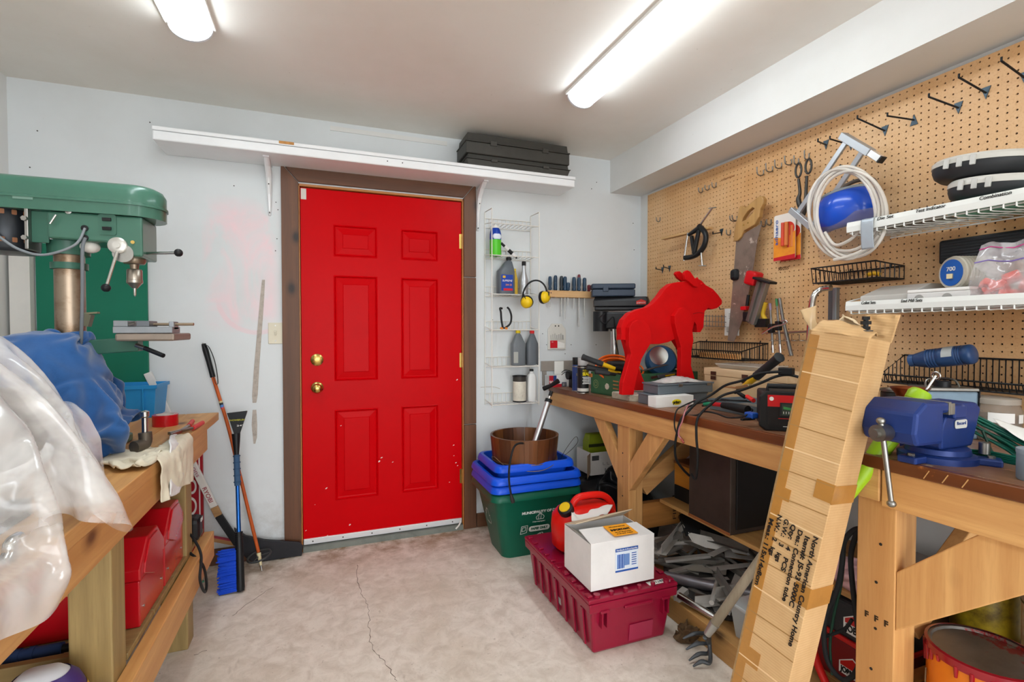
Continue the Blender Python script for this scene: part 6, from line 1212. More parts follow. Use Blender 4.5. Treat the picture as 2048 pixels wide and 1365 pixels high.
MB().tube([pg(1712, 350), at(1684, 334, X=1.95), at(1680, 330, X=1.95)], .0036, 8).build('carrying_hook', BKW, t, smooth=60)
# ---- white wire shelves
SX = 1.85; SY0 = at(1693, 455, X=SX).y; WSH = pm('#e4e6e2', .35)
def wire_shelf(name, label, ztop, zbot, notes, drop=.0):
    t = thing(name, label, 'shelf', (1.98, .95, zbot)); y1 = SY0; y0 = .42
    MB().prism([(SX, zbot), (SX + .006, zbot), (SX + .006, zbot + (ztop - zbot) * .45), (SX + .012, zbot + (ztop - zbot) * .5), (SX + .012, ztop), (SX + .002, ztop), (SX - .001, zbot + (ztop - zbot) * .55)], y0, y1, axis='y').build('front_lip', WSH, t, bev=.001)
    zs_ = zbot + .004; m = MB(); k = 0; y = y1 - .02
    while y > y0:
        m.tube([(SX + .004, y, zbot - .01), (SX + .012, y, zbot - .012), (XP - .012, y, zs_ + .0)], .0022, 6); m.tube([(SX + .004, y, zbot - .012), (SX + .004, y, zbot + .01)], .0024, 6); y -= .0295
    m.build('cross_wires', WSH, t, smooth=60)
    for x in (SX + .02, (SX + XP) / 2, XP - .012): MB().tube([(x, y0, zs_ - .006), (x, y1, zs_ - .006)], .003, 6).build('long_wire', WSH, t, smooth=60)
    MB().tube([(SX + .008, y1, ztop), (XP - .004, y1, ztop + .05), (XP - .004, y1, zs_)], .0026, 6).build('side_wire', WSH, t, smooth=60); MB().tube([(SX + .1, y1, zs_ - .006), (SX + .1, y1, ztop + .015)], .0024, 6).build('side_wire', WSH, t, smooth=60)
    for s_, px, py, w_ in notes: q = at(px, py, X=SX); text(t, s_, V((SX - .0016, q.y, ztop - (ztop - zbot) * .22)), (0, -1, 0), ZA, .011, INK, w=w_, name='marker_note', shear=.25)
    return t
U_T, U_B = at(1691, 447, X=SX).z, at(1689, 467, X=SX).z; L_T, L_B = at(1698, 604, X=SX).z, at(1695, 622, X=SX).z
ws1 = wire_shelf('wire_shelf', 'upper white wire shelf with handwritten lip labels on the pegboard', U_T, U_B, (('Die Set', 1770, 440, .055), ('Test Indicator', 1860, 423, .085), ('Combination', 1990, 397, .075)))
ws2 = wire_shelf('wire_shelf', 'lower white wire shelf with handwritten lip labels on the pegboard', L_T, L_B, (('Collet Sets', 1737, 607, .05), ('End Mill Sets', 1823, 607, .065)))
ZU, ZL = U_B + .008, L_B + .008
a = at(1735, 455, X=SX - .004); t = tag(sheet([[V((SX - .004 - d, a.y - s, z)) for s in (-.022, 0, .022)] for d, z in ((-.02, U_T + .003), (.001, U_T - .004), (.003, U_B - .004), (.001, U_B - .035), (-.004, U_B - .072))], 4, .0015, 40, 3).build('tape_strip', pm('#aab4bd', .4, .2), None, smooth=60, solid=.001), 'grey duct tape strip hanging from the upper wire shelf lip', 'tape')
# round clear-lidded cases
CKS = pm('#2e3033', .5, var=.2, vs=10); LID = pm('#c8c6bf', .2, var=.06)
def round_case(c, r, h, tilt, label):
    t = thing('blade_case', label, 'case', c); F_ = Matrix.Translation(c) @ Euler(tilt).to_matrix().to_4x4()
    MB().lathe([(r * .82, 0), (r * .93, .012), (r * .98, .03), (r * .98, h)], 40, F_).build('base', CKS, t, smooth=40); MB().lathe([(r, h), (r, h + .014), (r * .95, h + .022), (r * .6, h + .028), (.01, h + .028)], 40, F_).build('lid', LID, t, smooth=40)
    for k in range(3): MB().box((-r * .99, -.03 + k * .035, h), (.008, .014, .03), F_).build('latch', pm('#d8d8d4', .2, alpha=.7), t, bev=.002)
    return t
round_case(V((1.985, .93, ZU + .032)), .128, .04, (.12, .0, 0), 'round black case with clear lid lying on the green book')
round_case(V((1.99, .965, ZU + .108)), .14, .04, (.1, 0, 0), 'larger round black case with clear lid topmost on the upper shelf')
t = thing('green_book', 'pale green book lying flat under the round cases', 'book', (1.98, .84, ZU)); MB().bx(1.87, 2.09, .66, 1.02, ZU, ZU + .004).build('cover', pm('#6fae93', .5), t); MB().bx(1.875, 2.085, .665, 1.015, ZU + .0042, ZU + .022).build('pages', PAPER, t); MB().bx(1.87, 2.09, .66, 1.02, ZU + .0224, ZU + .027).build('cover', pm('#6fae93', .5), t)
t = thing('leather_pouch', 'flat grey-brown leather pouch at the end of the upper wire shelf', 'pouch', (1.95, 1.2, ZU)); MB().loft([[V((1.88 + e, 1.08 + e, z)), V((2.07 - e, 1.08 + e, z)), V((2.07 - e, 1.29 - e, z)), V((1.88 + e, 1.29 - e, z))] for z, e in ((ZU, .012), (ZU + .008, 0), (ZU + .018, 0), (ZU + .026, .02))]).build('pouch', pm('#7d766a', .75, var=.2), t, bev=.004); MB().bx(1.879, 1.882, 1.1, 1.28, ZU + .01, ZU + .016).build('seam', pm('#4a443c', .8), t)
# ribbed black case against the board
t = thing('ribbed_case', 'long black ribbed plastic case held flat against the pegboard', 'case', pg(1970, 500)); y1, y0 = pg(1894, 500).y, .45; zc1, zc0 = pg(1894, 484).z, pg(1900, 527, .05).z
MB().bx(XP - .05, XP - .002, y0, y1, zc0, zc1).build('shell', pm('#1f2124', .5), t, bev=.008)
for k in range(7): z = zc0 + .012 + (zc1 - zc0 - .024) * k / 6; MB().bx(XP - .053, XP - .049, y0 + .01, y1 - .01, z - .002, z + .002).build('rib', pm('#2e3033', .45), t)
for y in (.6, .9): MB().tube([(XP, y, zc0 - .004), (XP - .06, y, zc0 - .004), (XP - .062, y, zc0 + .02)], .003, 6).build('support_hook', BKW, t, smooth=60)
# ---- things on the lower shelf
CLR = pm('#d8d6d0', .25, alpha=.72); t = thing('parts_case', 'translucent plastic parts case with sloped lid on the lower wire shelf', 'case', (1.95, 1.2, ZL))
MB().prism([(1.88, ZL), (2.08, ZL), (2.08, ZL + .085), (2.0, ZL + .085), (1.88, ZL + .045)], 1.12, 1.285, axis='y').build('shell', CLR, t, bev=.003); MB().bx(1.89, 2.07, 1.13, 1.27, ZL + .004, ZL + .03).build('contents', pm('#b8898c', .6, var=.3, vs=20), t)
t = thing('collet_box', 'white plastic collet box with round grey windows on the lower shelf', 'box', (1.94, 1.03, ZL)); MB().bx(1.868, 1.945, .94, 1.118, ZL, ZL + .044).build('shell', pm('#dcdad8', .35, alpha=.9), t, bev=.003); MB().bx(1.868, 1.945, .94, 1.118, ZL + .0445, ZL + .055).build('lid', pm('#e6e4e0', .35), t, bev=.003)
for y in (1.08, 1.0): MB().lathe([(.014, 0), (.014, .001)], 20, frame((1.8675, y, ZL + .024), (0, -1, 0), ZA)).build('window', pm('#9a9894', .5), t)
MB().lathe([(.016, 0), (.016, .0008)], 20, frame((1.91, .98, ZL + .0555), (0, -1, 0), XA)).build('lid_badge', pm('#4a5a60', .4), t)
t = thing('string_roll', 'roll of grey cord with blue paper label on the lower shelf', 'roll', (2.03, 1.0, ZL + .06)); a, b = V((1.955, 1.035, ZL + .11)), V((2.075, .985, ZL + .11))
MB().tube([a, b], .052, 28).build('core', pm('#bdb7a8', .7), t, smooth=40)
for k in range(12): p = a + (b - a) * (.06 + .88 * k / 11); MB().tube([p - (b - a) * .03, p, p + (b - a) * .03], [.052, .0555, .052], 26).build('winding', pm('#c4beb0', .7), t, smooth=60)
d = (a - b).normalized(); u = d.cross(ZA); MB().lathe([(.044, 0), (.044, .002)], 28, frame(a, u, d.cross(u))).build('label', pm('#1c5cb0', .5), t); text(t, '700', a + d * .003 + V((0, 0, .012)), (d.cross(ZA) * -1), ZA, .014, WHITE, w=.034); MB().box(a + d * .003 + V((0, 0, -.012)), (.016, .016, .016)).build('label_window', pm('#d8c9a0', .5), t)
t = thing('parts_case', 'flat white case that carries the roll of cord', 'case', (2.03, 1.0, ZL)); MB().bx(1.95, 2.09, .93, 1.115, ZL, ZL + .045).build('shell', pm('#d8d6d2', .4), t, bev=.003); MB().bx(1.95, 2.09, .93, 1.115, ZL + .0455, ZL + .056).build('lid', pm('#e2e0dc', .4), t, bev=.003)
# zip bag with red parts
t = thing('zip_bag', 'zip bag of orange-red plastic fittings on the lower wire shelf', 'bag', (1.93, .88, ZL))
rb = random.Random(5)
for k in range(10):
    c = V((1.905 + rb.uniform(0, .08), .87 + rb.uniform(-.055, .055), ZL + .018 + .018 * (k // 3) + rb.uniform(0, .008))); MB().box(c, (.03, .04, .024), rot=(rb.uniform(-.5, .5), rb.uniform(-.5, .5), rb.uniform(0, 3))).build('fitting', pm('#e84a34', .4), t, bev=.004)
rows = [[V((1.875 + dx, .945, ZL + .003)), V((1.875 + dx * .9, .91, ZL + .006)), V((1.875 + dx, .87, ZL + .005)), V((1.875 + dx, .83, ZL + .006)), V((1.88 + dx, .795, ZL + .003))] for dx in (.0,)]
def bagrow(dx, z, s): return [V((1.868 + dx + .006 * math.sin(k * 2.1 + z * 40), .945 - .15 * k / 5 * s - .01 * (1 - s), ZL + z + (.006 * math.sin(k * 1.7)))) for k in range(6)]
m = sheet([bagrow(.0, .004, 1), bagrow(-.004, .04, 1), bagrow(.006, .08, 1), bagrow(.03, .115, 1.02), bagrow(.045, .15, .98), bagrow(.052, .185, .9)], 5, .006, 20, 2); m.build('bag_front', poly_film('zip_film', '#e2dfe2', .38, .1), t, smooth=50)
m = sheet([bagrow(.12, .004, 1), bagrow(.13, .04, 1), bagrow(.115, .08, 1), bagrow(.085, .115, 1.02), bagrow(.065, .15, .98), bagrow(.056, .185, .9)], 5, .006, 20, 7); m.build('bag_back', poly_film('zip_film2', '#e2dfe2', .38, .1), t, smooth=50)
MB().tube(bagrow(.034, .128, 1), .0018, 6).build('zip_strip', pm('#7a68b0', .4), t); MB().tube(bagrow(.05, .17, .93), .0018, 6).build('zip_strip', pm('#c84a8a', .4), t)
t = thing('clear_bin', 'small clear ribbed bin beside the zip bag', 'bin', (1.95, .735, ZL)); open_box(1.88, 2.08, .70, .785, ZL, ZL + .085, taper=.01).build('tub', pm('#c9c2b2', .25, alpha=.75), t); 
for k in range(3): MB().bx(1.876, 1.882, .70, .785, ZL + .02 + k * .022, ZL + .024 + k * .022).build('rib', pm('#d8d2c6', .3), t)
t = thing('parts_bin', 'bright yellow open-front parts bin on the lower wire shelf', 'bin', (1.95, .62, ZL)); m = MB(); YB_ = pm('#e2b414', .4)
m.prism([(1.87, ZL), (2.08, ZL), (2.08, ZL + .1), (1.93, ZL + .1), (1.87, ZL + .045)], .685, .69, axis='y'); m.prism([(1.87, ZL), (2.08, ZL), (2.08, ZL + .1), (1.93, ZL + .1), (1.87, ZL + .045)], .555, .56, axis='y'); m.bx(1.87, 2.08, .555, .69, ZL, ZL + .005); m.bx(1.865, 1.872, .555, .69, ZL, ZL + .045); m.bx(2.075, 2.08, .555, .69, ZL, ZL + .1); m.build('shell', YB_, t); MB().bx(1.862, 1.868, .56, .685, ZL + .035, ZL + .048).build('lip', YB_, t, bev=.002)
# ---- black wire baskets
def basket(label, y0, y1, xf, zb, hf, hb, step=.0165, slope=0):
    t = thing('wire_basket', label, 'basket', ((xf + XP) / 2, (y0 + y1) / 2, zb)); xb = XP - .006; W = BKW
    m = MB(); m.tube([(xf, y0, zb + hf), (xf, y1, zb + hf), (xb, y1, zb + hb), (xb, y0, zb + hb)], .0032, 6, closed=True); m.tube([(xf + .012, y0, zb), (xf + .012, y1, zb), (xb, y1, zb), (xb, y0, zb)], .0028, 6, closed=True); m.build('rim', W, t, smooth=60)
    m = MB(); n = int((y1 - y0) / step)
    for k in range(n + 1):
        y = y0 + (y1 - y0) * k / n; m.tube([(xf, y, zb + hf), (xf + .012, y, zb), (xb, y, zb), (xb, y, zb + hb)], .0019, 5)
    for y in (y0, y1):
        for k in range(1, 6): x = xf + (xb - xf) * k / 6; m.tube([(x, y, zb), (x, y, zb + hf + (hb - hf) * k / 6)], .0019, 5)
    m.build('wire_mesh', W, t, smooth=60)
    for y in (y0 + .05, y1 - .05): MB().tube([(xb, y, zb + hb), (XP - .001, y, zb + hb + .012)], .003, 6).build('hanger', W, t, smooth=60)
    return t
b1 = basket('upper black wire basket beneath the clear hose coil', at(1750, 560, X=1.94).y, at(1622, 560, X=1.94).y, 1.94, at(1622, 567, X=1.94).z, .062, .05)
t = tag(MB().tube(spline([at(1735, 550, X=2.02), at(1748, 547, X=2.02), at(1760, 549, X=2.02)], 4), .008, 8).build('yellow_crayon', pm('#d8a41c', .5), None, smooth=60), 'yellow crayon lying in the upper black wire basket', 'crayon')
b2 = basket('black wire basket above the wooden box with a pine block inside', at(1482, 700, X=1.93).y, at(1352, 700, X=1.93).y, 1.93, at(1480, 722, X=1.94).z, .045, .085)
q0, q1 = at(1402, 707, X=1.96), at(1478, 716, X=1.96); zb = at(1480, 722, X=1.94).z + .004
t = tag(MB().bx(1.945, 1.975, q1.y, q0.y, zb, zb + .026).build('pine_block', PINE['y'], bev=.002), 'pine block lying in the black wire basket', 'block')
b3 = basket('black wire basket holding the blue bottle above the vise', at(2013, 720, X=1.97).y if False else .72, at(1762, 720, X=1.97).y, 1.97, at(1880, 775, X=1.98).z - .0, .03, .1)
# blue bottle lying in the basket
zb3 = at(1880, 775, X=1.98).z; A, B = at(1820, 722, X=1.95), at(1950, 708, X=1.96); t = thing('blue_bottle', 'dark blue ridged plastic bottle lying across the wire basket', 'bottle', (A + B) / 2); d = B - A; NBP = pm('#2b4670', .3)
rr = [(.0, .012), (.02, .017), (.1, .018), (.11, .022), (.3, .03)] + sum([[(.32 + k * .045, .031), (.34 + k * .045, .0285), (.355 + k * .045, .031)] for k in range(4)], []) + [(.55, .031), (.74, .031)] + sum([[(.76 + k * .035, .031), (.775 + k * .035, .029), (.785 + k * .035, .031)] for k in range(3)], []) + [(.95, .031), (.98, .028), (1, .02)]
MB().tube([A + d * k for k, r in rr], [r * 1.05 for k, r in rr], 24).build('body', NBP, t, smooth=50); u = d.normalized(); MB().tube([A + d * .01, A + d * .1], .0215, 18).build('cap', pm('#34507c', .35), t, smooth=40)
m = MB(); vv = V((-.75, 0, .66)); ww = u.cross(vv).normalized(); m.grid(lambda a_, b_: A + d * (.57 + .16 * a_) + (vv.normalized() * math.cos((b_ - .5) * 1.5) + ww * math.sin((b_ - .5) * 1.5)) * .0333, 3, 8); m.build('label', pm('#aeb3b3', .5), t, smooth=60)
# ---- grey wire rack behind the moose nose, white card
t = thing('mini_wire_rack', 'small silver wire grid shelf on the pegboard behind the moose', 'rack', pg(1428, 645)); m = MB()
for y in (632, 643, 652): m.tube([at(1405, y, X=2.06), at(1452, y + 2, X=2.06)], .002, 5)
for k in range(8): x = 1407 + k * 6; m.tube([at(x, 630, X=2.06), at(x, 654, X=2.06), at(x, 654, X=XP)], .0018, 5)
m.build('grid', STEEL, t, smooth=60)
t = thing('hang_card', 'white packaging card hanging behind the hand saw blade', 'card', pg(1462, 645)); q0, q1 = at(1450, 618, X=2.095), at(1478, 672, X=2.095); MB().bx(2.093, 2.096, q1.y, q0.y, q1.z, q0.z).build('card', PAPER, t); MB().bx(2.085, 2.093, q1.y + .02, q0.y - .02, q1.z + .02, q1.z + .05).build('blister', pm('#c9c4ba', .3, alpha=.7), t, bev=.004)
for k in range(4): MB().bx(2.0922, 2.093, q1.y + .04, q0.y - .03, q0.z - .03 - k * .008, q0.z - .028 - k * .008).build('print_line', INK, t)
MB().tube([pg(1447, 618), at(1440, 619, X=2.03), at(1438, 614, X=2.03)], .0025, 6).build('card_hook', BKW, t, smooth=60)
# ---- red corner clamp with aluminium rails
t = thing('mitre_clamp', 'red and black mitre clamp with aluminium rails on the pegboard', 'clamp', pg(1515, 600)); X_ = 2.05
MB().bar(at(1531, 560, X=X_), at(1504, 648, X=X_), .045, .03, XA).build('rail', pm('#8a8580', .4, .6), t, bev=.003); MB().bar(at(1519, 563, X=X_ - .02), at(1496, 643, X=X_ - .02), .02, .018, XA).build('rail', pm('#77706a', .4, .6), t, bev=.003)
MB().box(at(1507, 557, X=X_), (.06, .07, .07), rot=(.3, 0, 0)).build('housing', pm('#c4141c', .35), t, bev=.012); MB().bar(at(1512, 556, X=X_ - .03), at(1547, 567, X=X_ - .03), .05, .012).build('head_plate', BLACK, t, bev=.003); MB().box(at(1471, 550, X=X_), (.04, .05, .06)).build('knob', BLACK, t, bev=.015)
MB().tube([at(1497, 590, X=X_), at(1494, 612, X=X_)], .008, 8).build('screw', BLACK, t, smooth=60); MB().box(at(1490, 617, X=X_ - .01), (.03, .035, .02)).build('jaw', pm('#c4141c', .4), t, bev=.003); MB().box(at(1494, 634, X=X_ - .01), (.03, .03, .05)).build('jaw_pad', BLACK, t, bev=.003)
t = thing('scraper', 'yellow-handled scraper with black blade on the pegboard', 'scraper', pg(1528, 640)); MB().tube(spline([at(1531, 605, X=2.07), at(1526, 628, X=2.07), at(1531, 640, X=2.07)], 5), .011, 10).build('handle', pm('#d8b02c', .4), t, smooth=60); MB().bx(2.055, 2.085, at(1535, 645, X=2.07).y, at(1513, 645, X=2.07).y, at(1520, 655, X=2.07).z, at(1520, 638, X=2.07).z).build('head', BLACK, t, bev=.003)
# ---- tap wrenches in a wire rack
t = thing('tool_rail', 'silver wire tool rail with round loops on the pegboard', 'rail', pg(1570, 670)); a, b = at(1535, 667, X=2.05), at(1622, 663, X=2.05); MB().bar(a, b, .04, .004).build('rail', STEEL, t); MB().tube([a + V((.03, 0, 0)), b + V((.03, 0, 0))], .006, 8).build('tube', CHROME, t, smooth=60)
for k in range(5): c = at(1544 + k * 15, 682, X=2.03); MB().tube(arc(c, .012, 0, 330, 14, XA, YA), .0016, 6).build('loop', STEEL, t, smooth=60); MB().tube([c + V((.012, 0, 0)), c + V((.03, 0, .0)), c + V((.03, 0, .03))], .0016, 6).build('loop_stem', STEEL, t, smooth=60)
MB().tube(spline([at(1524, 668, X=1.99), at(1545, 655, X=1.99), at(1565, 650, X=1.99), at(1574, 645, X=1.99), at(1570, 641, X=1.99), at(1562, 643, X=1.99)], 6), .004, 8).build('bent_arm', CHROME, t, smooth=60)
for (p0, p1, p2, lbl, tc) in (((1540, 607), (1543, 655), (1546, 706), 'slim reamer with violet tip in the wire tool rail', '#8d7a94'), ((1553, 598), (1557, 650), (1561, 706), 'green-tipped reamer in the wire tool rail', '#3f7f4e'), ((1559, 597), (1566, 640), (1583, 712), 'plain grey round bar leaning in the wire tool rail', None)):
    X_ = 2.03; t = thing('reamer', lbl, 'reamer', at(*p2, X=X_)); a, m_, b = at(*p0, X=X_), at(*p1, X=X_), at(*p2, X=X_)
    MB().tube([a + (m_ - a) * .25, m_, b], [.005, .006, .0055] if tc else [.0075, .0075, .009], 10).build('shaft', pm('#7d7b78', .35, .7), t, smooth=60); MB().tube([a, a + (m_ - a) * .28], .0062 if tc else .0075, 10).build('tip', pm(tc, .4) if tc else pm('#8d8b88', .35, .7), t, smooth=60)
    if tc: MB().box(m_ + V((0, 0, -.005)), (.026, .024, .045)).build('holder', BLACK, t, bev=.004); MB().tube([b + (m_ - b) * .3, b], .007, 10).build('sleeve', CHROME, t, smooth=60)
# ---- chrome tube frame and grey square
t = thing('tube_frame', 'bent chrome tube frame standing against the pegboard', 'frame', at(1610, 760, X=1.98)); X_ = 1.98
MB().tube(spline([at(1662, 576, X=2.0), at(1642, 579, X=2.0), at(1628, 592, X=X_), at(1622, 625, X=X_), at(1618, 690, X=X_), at(1611, 790, X=X_)], 8), .0125, 14).build('tube', CHROME, t, smooth=60)
zq = bz(1.4); pt = at(1611, 790, X=X_); MB().tube([pt, V((pt.x, pt.y + .02, zq))], .0125, 14).build('foot', CHROME, t, smooth=60)
t = thing('combination_square', 'grey steel square hanging behind the torn cardboard end', 'square', pg(1665, 605)); X_ = 2.06; q0, q1 = at(1658, 577, X=X_), at(1674, 640, X=X_); MB().bx(X_ - .004, X_ + .004, q1.y, q0.y, q1.z, q0.z).build('blade', pm('#5f6468', .45, .4, var=.2), t); MB().bx(X_ - .012, X_ + .01, q1.y - .004, q1.y + .014, q1.z, q0.z).build('rail', pm('#8d9296', .4, .6), t, bev=.002)
# ================================================================ NEARER BENCH TOP
# ---- light wooden box with hinges
y1, y0 = 2.05, 1.56; z0 = bz(1.8); z1 = at(1408, 735, X=1.84).z; LW = wood('#dcc09a', '#bd9a6c', 'y', .6, 18, 0)
t = thing('hinged_box', 'pale wooden box with small brown hinges under the wire basket', 'box', (1.95, 1.8, z0)); zl = z1 - (z1 - z0) * .22
MB().bx(1.84, 2.07, y0, y1, z0, zl - .001).build('box_body', LW, t, bev=.002); MB().bx(1.838, 2.072, y0 - .002, y1 + .002, zl, z1).build('lid', LW, t, bev=.002)
for y in (at(1428, 748, X=1.84).y, at(1491, 757, X=1.84).y):
    for z in (zl + .011, zl - .012): h = MB().bx(1.834, 1.8375, y - .018, y + .018, z - .009, z + .009).build('hinge', pm('#5a3c30', .4, .5), t, bev=.001)
    for s in (-.01, .01): MB().cyl((1.8325, y + s, zl - .012), (1.836, y + s, zl - .012), .0025, 8).build('hinge_screw', BRASS, t)
t = tag(MB().loft([[V((1.86 + e, 1.72 + e, z)), V((2.04 - e, 1.72 + e, z)), V((2.04 - e, 2.0 - e, z)), V((1.86 + e, 2.0 - e, z))] for z, e in ((z1 + .0005, .02), (z1 + .02, 0), (z1 + .024, 0))]).build('clear_tray', pm('#c9c4bc', .15, alpha=.55), bev=.003), 'shallow clear plastic tray upside down on the wooden box', 'tray')
# ---- long handled lopper on the bench
lopper(at(1560, 714, X=1.66), at(1488, 774, X=1.72), at(1470, 786, X=1.74), 'long black and yellow lopper leaning over the battery charger', True, .019)
# ---- battery charger
cx0, cy0 = 1.425, 1.315; z0 = bz(1.35); t = thing('car_battery_charger', 'black and red automatic battery charger near the bench edge', 'charger', (1.56, 1.4, z0)); F_ = frame((cx0, cy0, z0), V((.76, -.65, 0)), V((.65, .76, 0)))
MB().prism([(-.004, .018), (.018, 0), (.262, 0), (.284, .018), (.284, .118), (.262, .138), (.018, .138), (-.004, .118)], 0, .012, F_ @ frame((0, 0, 0), (1, 0, 0), (0, 0, 1))).build('bezel', BLACK, t, bev=.005)
MB().bx(.006, .274, .001, .15, .006, .132, F_).build('case', pm('#232427', .45), t, bev=.008)
FF = F_ @ frame((0, -.0122, 0), (1, 0, 0), (0, 0, 1))
MB().prism([(.022, .085), (.258, .085), (.258, .125), (.022, .125)], 0, .001, FF).build('red_panel', pm('#c81c20', .4), t); MB().prism([(.022, .016), (.258, .016), (.258, .085), (.022, .085)], 0, .001, FF).build('black_panel', pm('#1c1a1b', .4), t)
MB().prism([(.06, .052), (.15, .052), (.15, .1), (.06, .1)], .001, .004, FF).build('meter_frame', pm('#26272a', .4), t, bev=.001); MB().prism([(.066, .057), (.144, .057), (.144, .095), (.066, .095)], .004, .0046, FF).build('meter_dial', pm('#39453c', .3), t)
for a, b, c_ in ((.07, .098, '#3f8a4a'), (.1, .128, '#c83a2c'), (.128, .142, '#d8d4c0')): MB().prism([(a, .078), (b, .074), (b, .082), (a, .087)], .0046, .005, FF).build('dial_zone', pm(c_, .4), t)
for k in range(9): MB().prism([(.07 + k * .008, .062), (.0715 + k * .008, .062), (.0715 + k * .008, .07), (.07 + k * .008, .07)], .0046, .005, FF).build('dial_tick', WHITE, t)
def ft(s_, x, z, sz, w_, mt=WHITE): text(t, s_, FF @ V((x, z, .0018)), FF.to_3x3() @ V((1, 0, 0)), FF.to_3x3() @ V((0, 1, 0)), sz, mt, w=w_, bold=.0004)
ft('MOTOMASTER', .195, .115, .01, .1); ft('10/2 AMP', .205, .098, .007, .05); ft('Automatic', .195, .08, .008, .055); ft('Battery', .19, .068, .008, .042); ft('Charger', .19, .052, .008, .045); ft('with engine start', .2, .042, .005, .06)
for x, z, w_, c_ in ((.1, .044, .09, '#c81c20'), (.12, .017, .1, '#d8d8d8')): MB().prism([(x - w_ / 2, z), (x + w_ / 2, z), (x + w_ / 2, z + .002), (x - w_ / 2, z + .002)], .001, .0016, FF).build('print_line', pm(c_, .4), t)
for x in (.085, .115, .15): MB().prism([(x, .025), (x + .018, .025), (x + .018, .036), (x, .036)], .001, .005, FF).build('switch', pm('#2c2c2e', .4) if x > .09 else pm('#8a2a24', .4), t, bev=.001)
MB().lathe([(.007, 0), (.007, .0008)], 16, FF @ Matrix.Translation((.034, .112, .001))).build('printed_mark', WHITE, t)
MB().tube([F_ @ V((.03, .05, .13)), F_ @ V((.03, .05, .15)), F_ @ V((.25, .05, .15)), F_ @ V((.25, .05, .13))], .009, 10).build('carry_handle', BLACK, t, smooth=60)
# ---- cables over the bench edge
def zc(zx, zy, X): return at(1240 + .2344 * zx, 640 + .2344 * zy, X=X)
def cable(name, label, pts, r, mat, tip=None, cat='cable'):
    p = [zc(*q) for q in pts]; t = thing(name, label, cat, p[len(p) // 2]); MB().tube(spline(p, 7), r, 8).build('cable', mat, t, smooth=60)
    if tip: MB().tube([p[-1], p[-1] + (p[-1] - p[-2]).normalized() * .02], [r * 1.3, r * 1.5], 8).build('end_cap', tip, t, smooth=60)
    return t
t = cable('booster_cable', 'thick black cable arching over the bench edge down to the shelf', [(1460, 440, 1.62), (1340, 445, 1.6), (1180, 462, 1.58), (1040, 520, 1.56), (900, 560, 1.55), (780, 640, 1.53), (660, 705, 1.48), (575, 790, 1.41), (520, 850, 1.385), (490, 950, 1.38), (470, 1080, 1.39), (480, 1190, 1.42), (540, 1280, 1.5), (590, 1330, 1.56)], .0052, RUBBER)
MB().box(zc(1420, 440, 1.62), (.03, .05, .028), rot=(0, 0, .3)).build('plug', BLACK, t, bev=.004)
for s in (-.006, .006): MB().tube([zc(1450, 425, 1.62) + V((0, s, 0)), zc(1465, 415, 1.62) + V((0, s, 0))], .0015, 5).build('prong', BRASS, t)
t = cable('booster_cable', 'second black cable hanging straight down from the bench edge', [(1560, 500, 1.64), (1440, 470, 1.62), (1330, 485, 1.6), (1200, 540, 1.58), (1040, 600, 1.56), (880, 645, 1.53), (770, 725, 1.48), (690, 800, 1.41), (655, 870, 1.385), (652, 1000, 1.38), (662, 1150, 1.385), (655, 1300, 1.4), (640, 1360, 1.42), (610, 1320, 1.44)], .0052, RUBBER)
q = zc(1010, 590, 1.58); MB().bar(zc(1110, 560, 1.6), zc(1000, 582, 1.6), .018, .014).build('spring_clip', pm('#b9a878', .35, .7), t, bev=.002); MB().bar(zc(1000, 582, 1.6), zc(900, 570, 1.6), .014, .008).build('clip_jaw', pm('#b9a878', .35, .7), t, bev=.002)
cable('charger_lead', 'thin black lead looped over the bench edge', [(640, 690, 1.5), (560, 725, 1.44), (490, 765, 1.4), (468, 830, 1.386), (465, 900, 1.384), (480, 960, 1.386), (515, 1005, 1.388)], .0032, RUBBER, pm('#7a5040', .5))
cable('charger_lead', 'thin red and white lead looped over the bench edge', [(640, 685, 1.515), (585, 725, 1.46), (550, 800, 1.396), (530, 870, 1.384), (505, 930, 1.38), (500, 985, 1.38), (522, 1018, 1.38)], .003, pm('#b8767a', .5), pm('#a04a40', .5))
cable('charger_lead', 'black lead lying in a loose curl on the bench top', [(1120, 700, 1.64), (960, 690, 1.6), (800, 690, 1.56), (640, 720, 1.5), (560, 765, 1.46), (570, 810, 1.43), (650, 815, 1.43), (720, 785, 1.45), (820, 800, 1.45), (920, 835, 1.44), (1040, 830, 1.43), (1100, 800, 1.44)], .0032, RUBBER)
cable('charger_lead', 'black lead bundled behind the jumper clamps', [(700, 735, 1.56), (820, 730, 1.58), (960, 760, 1.56), (1080, 790, 1.54), (1130, 770, 1.55), (1060, 745, 1.58), (930, 715, 1.62), (860, 680, 1.66), (980, 690, 1.66), (1080, 690, 1.64)], .0036, RUBBER)
t = thing('jumper_clamp', 'black jumper clamp with green and red grips on the bench', 'clamp', zc(900, 745, 1.55)); MB().tube([zc(720, 718, 1.56), zc(795, 722, 1.56)], .009, 10).build('green_grip', pm('#1f8a64', .4), t, smooth=60); MB().tube([zc(795, 720, 1.555), zc(880, 728, 1.555)], .009, 10).build('red_grip', pm('#c8242c', .4), t, smooth=60); MB().tube([zc(875, 730, 1.55), zc(990, 750, 1.545), zc(1090, 770, 1.54)], [.012, .016, .017], 12).build('black_body', RUBBER, t, smooth=60)
t = thing('jumper_clamp', 'red jumper clamp beside the battery charger', 'clamp', zc(1110, 670, 1.52)); MB().tube([zc(1085, 655, 1.56), zc(1140, 690, 1.54)], .0085, 10).build('red_grip', pm('#d8302c', .4), t, smooth=60); MB().tube([zc(1005, 620, 1.6), zc(1065, 660, 1.58)], .008, 10).build('black_grip', RUBBER, t, smooth=60)
